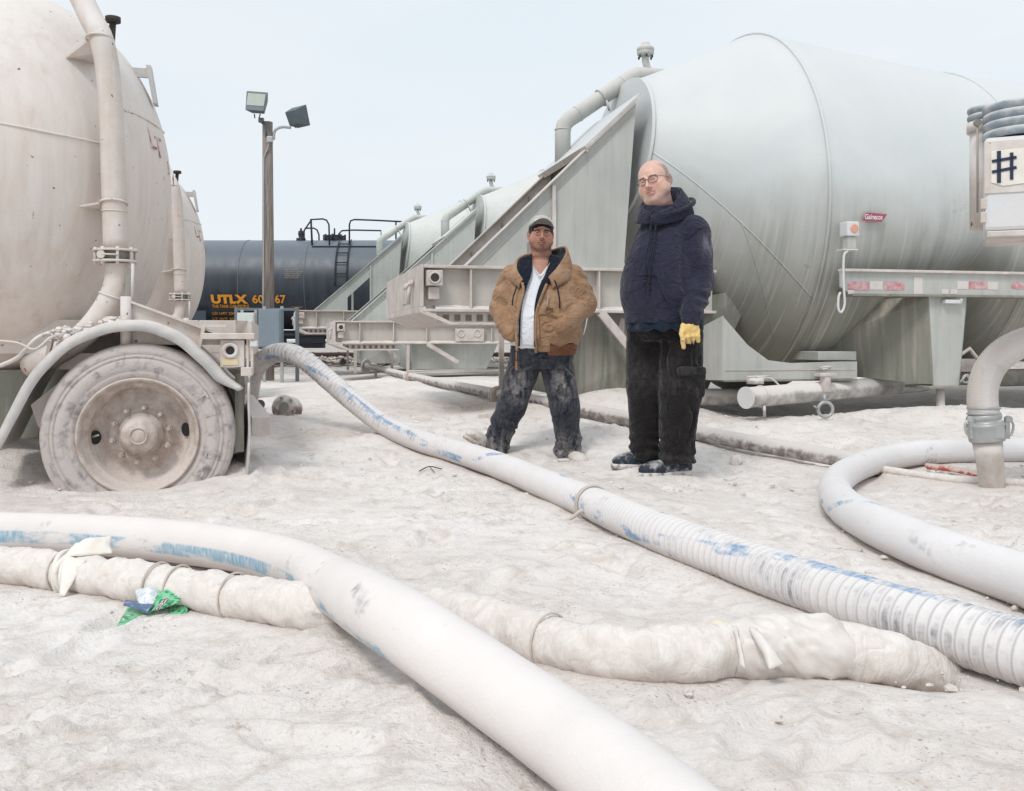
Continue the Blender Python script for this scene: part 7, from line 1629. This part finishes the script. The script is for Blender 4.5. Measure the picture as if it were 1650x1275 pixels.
    def hw(V):
        x, y, z = V.T; arm = np.clip((x - .10) / .06, 0, 1) * (y < .02); vert = 1 - 2 * np.abs(fbm(x * 9 + z * 3, y * 9, z * 2.2, oct=2, seed=91))
        gr = -.010 * np.exp(-((x - .085 - .02 * np.sin(z * 9)) / .014) ** 2) * (y < -.06) * np.clip((1.36 - z) / .08, 0, 1) * np.clip((z - .93) / .05, 0, 1)
        cuff = arm * .007 * np.sin(z * 105 + x * 20) * np.exp(-((z - 1.0) / .05) ** 2)
        return wrinkle(V, 81, .006, 7, 2.6, .4) + .005 * vert * (.3 + .7 * arm) + gr + cuff
    def hd(V, N): x, y, z = V.T; return np.clip(.75 * np.exp(-((z - 1.33) / .07) ** 2 - ((x - .235) / .05) ** 2), 0, 1) + .04
    nv = cloth_mat('navy_fleece', srgb(42, 42, 60), attr='dust', dustcol=srgb(120, 118, 128), wear=.18); sdf_obj('hoodie', s, nv, T, 2, hw, {'dust': hd})
    # rib hem
    s = SDF((-.32, -.30, .86), (.32, .32, .96), .005); s.stack([(.882, .0, .0, .243, .212, -bw), (.94, .0, .0, .249, .216, -bw)], 0); sdf_obj('rib_hem', s, nv, T, 1, lambda V: .0015 * np.sin(np.arctan2(V[:, 1], V[:, 0]) * 140), {'dust': lambda V, N: np.full(len(V), .04)})
    # hood: heavy folded collar round the neck
    v = Vector
    rim = [v(p) for p in ((-.095, -.150, 1.498), (-.132, -.07, 1.54), (-.10, .07, 1.61), (-.01, .125, 1.665), (.055, .10, 1.69), (.098, .03, 1.672), (.092, -.05, 1.625), (.03, -.115, 1.552), (-.05, -.150, 1.510), (-.098, -.158, 1.488))]
    sh_ = lambda p, k: v((-.015 + (p.x + .015) * k, .0 + p.y * (k + .02), p.z + .008))
    inn = [p + (v((-.03, -.02, 1.5)) - p) * .22 + v((0, 0, -.05)) for p in rim]
    out = [v(p) for p in ((-.105, -.160, 1.445), (-.160, -.06, 1.46), (-.13, .10, 1.50), (.02, .17, 1.53), (.12, .15, 1.55), (.165, .04, 1.545), (.150, -.06, 1.505), (.05, -.142, 1.465), (-.05, -.172, 1.44), (-.10, -.166, 1.437))]
    bul = [(a + b) / 2 + Vector(((a.x + b.x) * .025, (a.y + b.y) * .025, .008)) for a, b in zip(rim, out)]
    strip('hood_lining', inn, rim, nv, T, 60, .012, None, 4); strip('hood', rim, out, nv, T, 60, .02, bul, 8)
    m = MB(); m.tube(catmull(rim, 8), [.010 + .003 * math.sin(i * .5) for i in range(len(catmull(rim, 8)))], 10); m.build('hood_hem', nv, T)
    m = MB(); mid = [(a * .45 + b * .55) + Vector(((a.x + b.x) * .13, (a.y + b.y) * .13, .016)) for a, b in zip(rim, out)][4:9]; m.tube(catmull(mid, 8), [.004 + .010 * math.sin(math.pi * i / 32) for i in range(33)], 10); m.build('hood_fold', nv, T)
    cord = cloth_mat('dark_cord', srgb(26, 30, 44))
    for dx, L in ((-.0, .30), (.028, .33)):
        m = MB(); m.tube(catmull([v((-.098 + dx, -.165, 1.485)), v((-.110 + dx, -.200, 1.40)), v((-.125 + dx, -.236, 1.32)), v((-.140 + dx, -.247, 1.25)), v((-.150 + dx, -.252, 1.42 - L))], 6), .0045, 6); m.tube([v((-.150 + dx, -.252, 1.42 - L)), v((-.153 + dx, -.252, 1.385 - L))], .0065, 6); m.build('drawcord', cord, T)
    # kangaroo pocket
    pk = [(-.205, -.165), (-.10, -.238), (-.055, -.252)]
    m = MB(); m.tube(catmull([v((-.075, -.262, 1.155)), v((-.065, -.268, 1.10)), v((-.045, -.266, 1.04)), v((-.02, -.258, 1.005))], 6), .0045, 6); m.tube(catmull([v((-.23, -.135, 1.135)), v((-.17, -.205, 1.15)), v((-.075, -.262, 1.155))], 6), .004, 6); m.build('pocket_edge', nv, T)
    m = MB(); m.tube(catmull([v((.085, -.175, 1.36)), v((.11, -.185, 1.395)), v((.165, -.18, 1.425)), v((.215, -.12, 1.42)), v((.225, -.03, 1.40))], 6), .0038, 6); m.build('shoulder_seam', nv, T)
    # ---- yellow glove with four curled fingers and thumb
    s = SDF((.02, -.33, .70), (.19, -.16, .93), .003); c = np.array((.106, -.247, .865))
    s.cap(c + np.array([.002, 0, .03]), c + np.array([.0, -.0, .0]), .040, .042, .01); Rg = np.array(Matrix.Rotation(R(8), 3, 'Y')); s.ell(c + np.array([.002, -.004, -.018]), (.052, .030, .044), .014, rot=Rg)
    for k, (L, b) in enumerate(((.082, .9), (.052, .6), (.046, .5), (.058, .4))):
        f0 = c + np.array([-.040 + k * .027, -.008, -.040 + .004 * k]); f1 = f0 + np.array([-.003 + .001 * k, -.012, -L * .55]); f2 = f1 + np.array([.006, .008 + .010 * (k > 0), -L * .45])
        s.cap(f0, f1, .0145, .0138, .005); s.cap(f1, f2, .0135, .0118, .003)
    s.cap(c + np.array([-.038, -.012, -.0]), c + np.array([-.052, -.030, -.045]), .0165, .014, .008); s.cap(c + np.array([-.052, -.030, -.045]), c + np.array([-.046, -.036, -.078]), .0135, .0115, .003)
    sdf_obj('work_glove', s, cloth_mat('yellow_leather', srgb(234, 200, 132), wear=.14, dust=.2), T, 1, lambda V: .0015 * fbm(V[:, 0] * 60, V[:, 1] * 60, V[:, 2] * 60, oct=2))
    # ---- shoes
    sh = dusty('dusty_grey_trainer', srgb(44, 52, 64), .52, .78, .14, srgb(190, 188, 188), 24, .1, .85); so = dusty('dusty_trainer_sole', srgb(80, 82, 88), .36, .56, .1, srgb(214, 208, 204), 20, .0, .9)
    shoe_on(T, 'shoe', (.155, .03, -.012), (-1, -.26, -.02), (0, 0, 1), .315, sh, so); shoe_on(T, 'shoe', (.0, .155, .018), (-1, -.26, 0), (0, 0, 1), .30, sh, so)
    return T
T_R = man_navy()
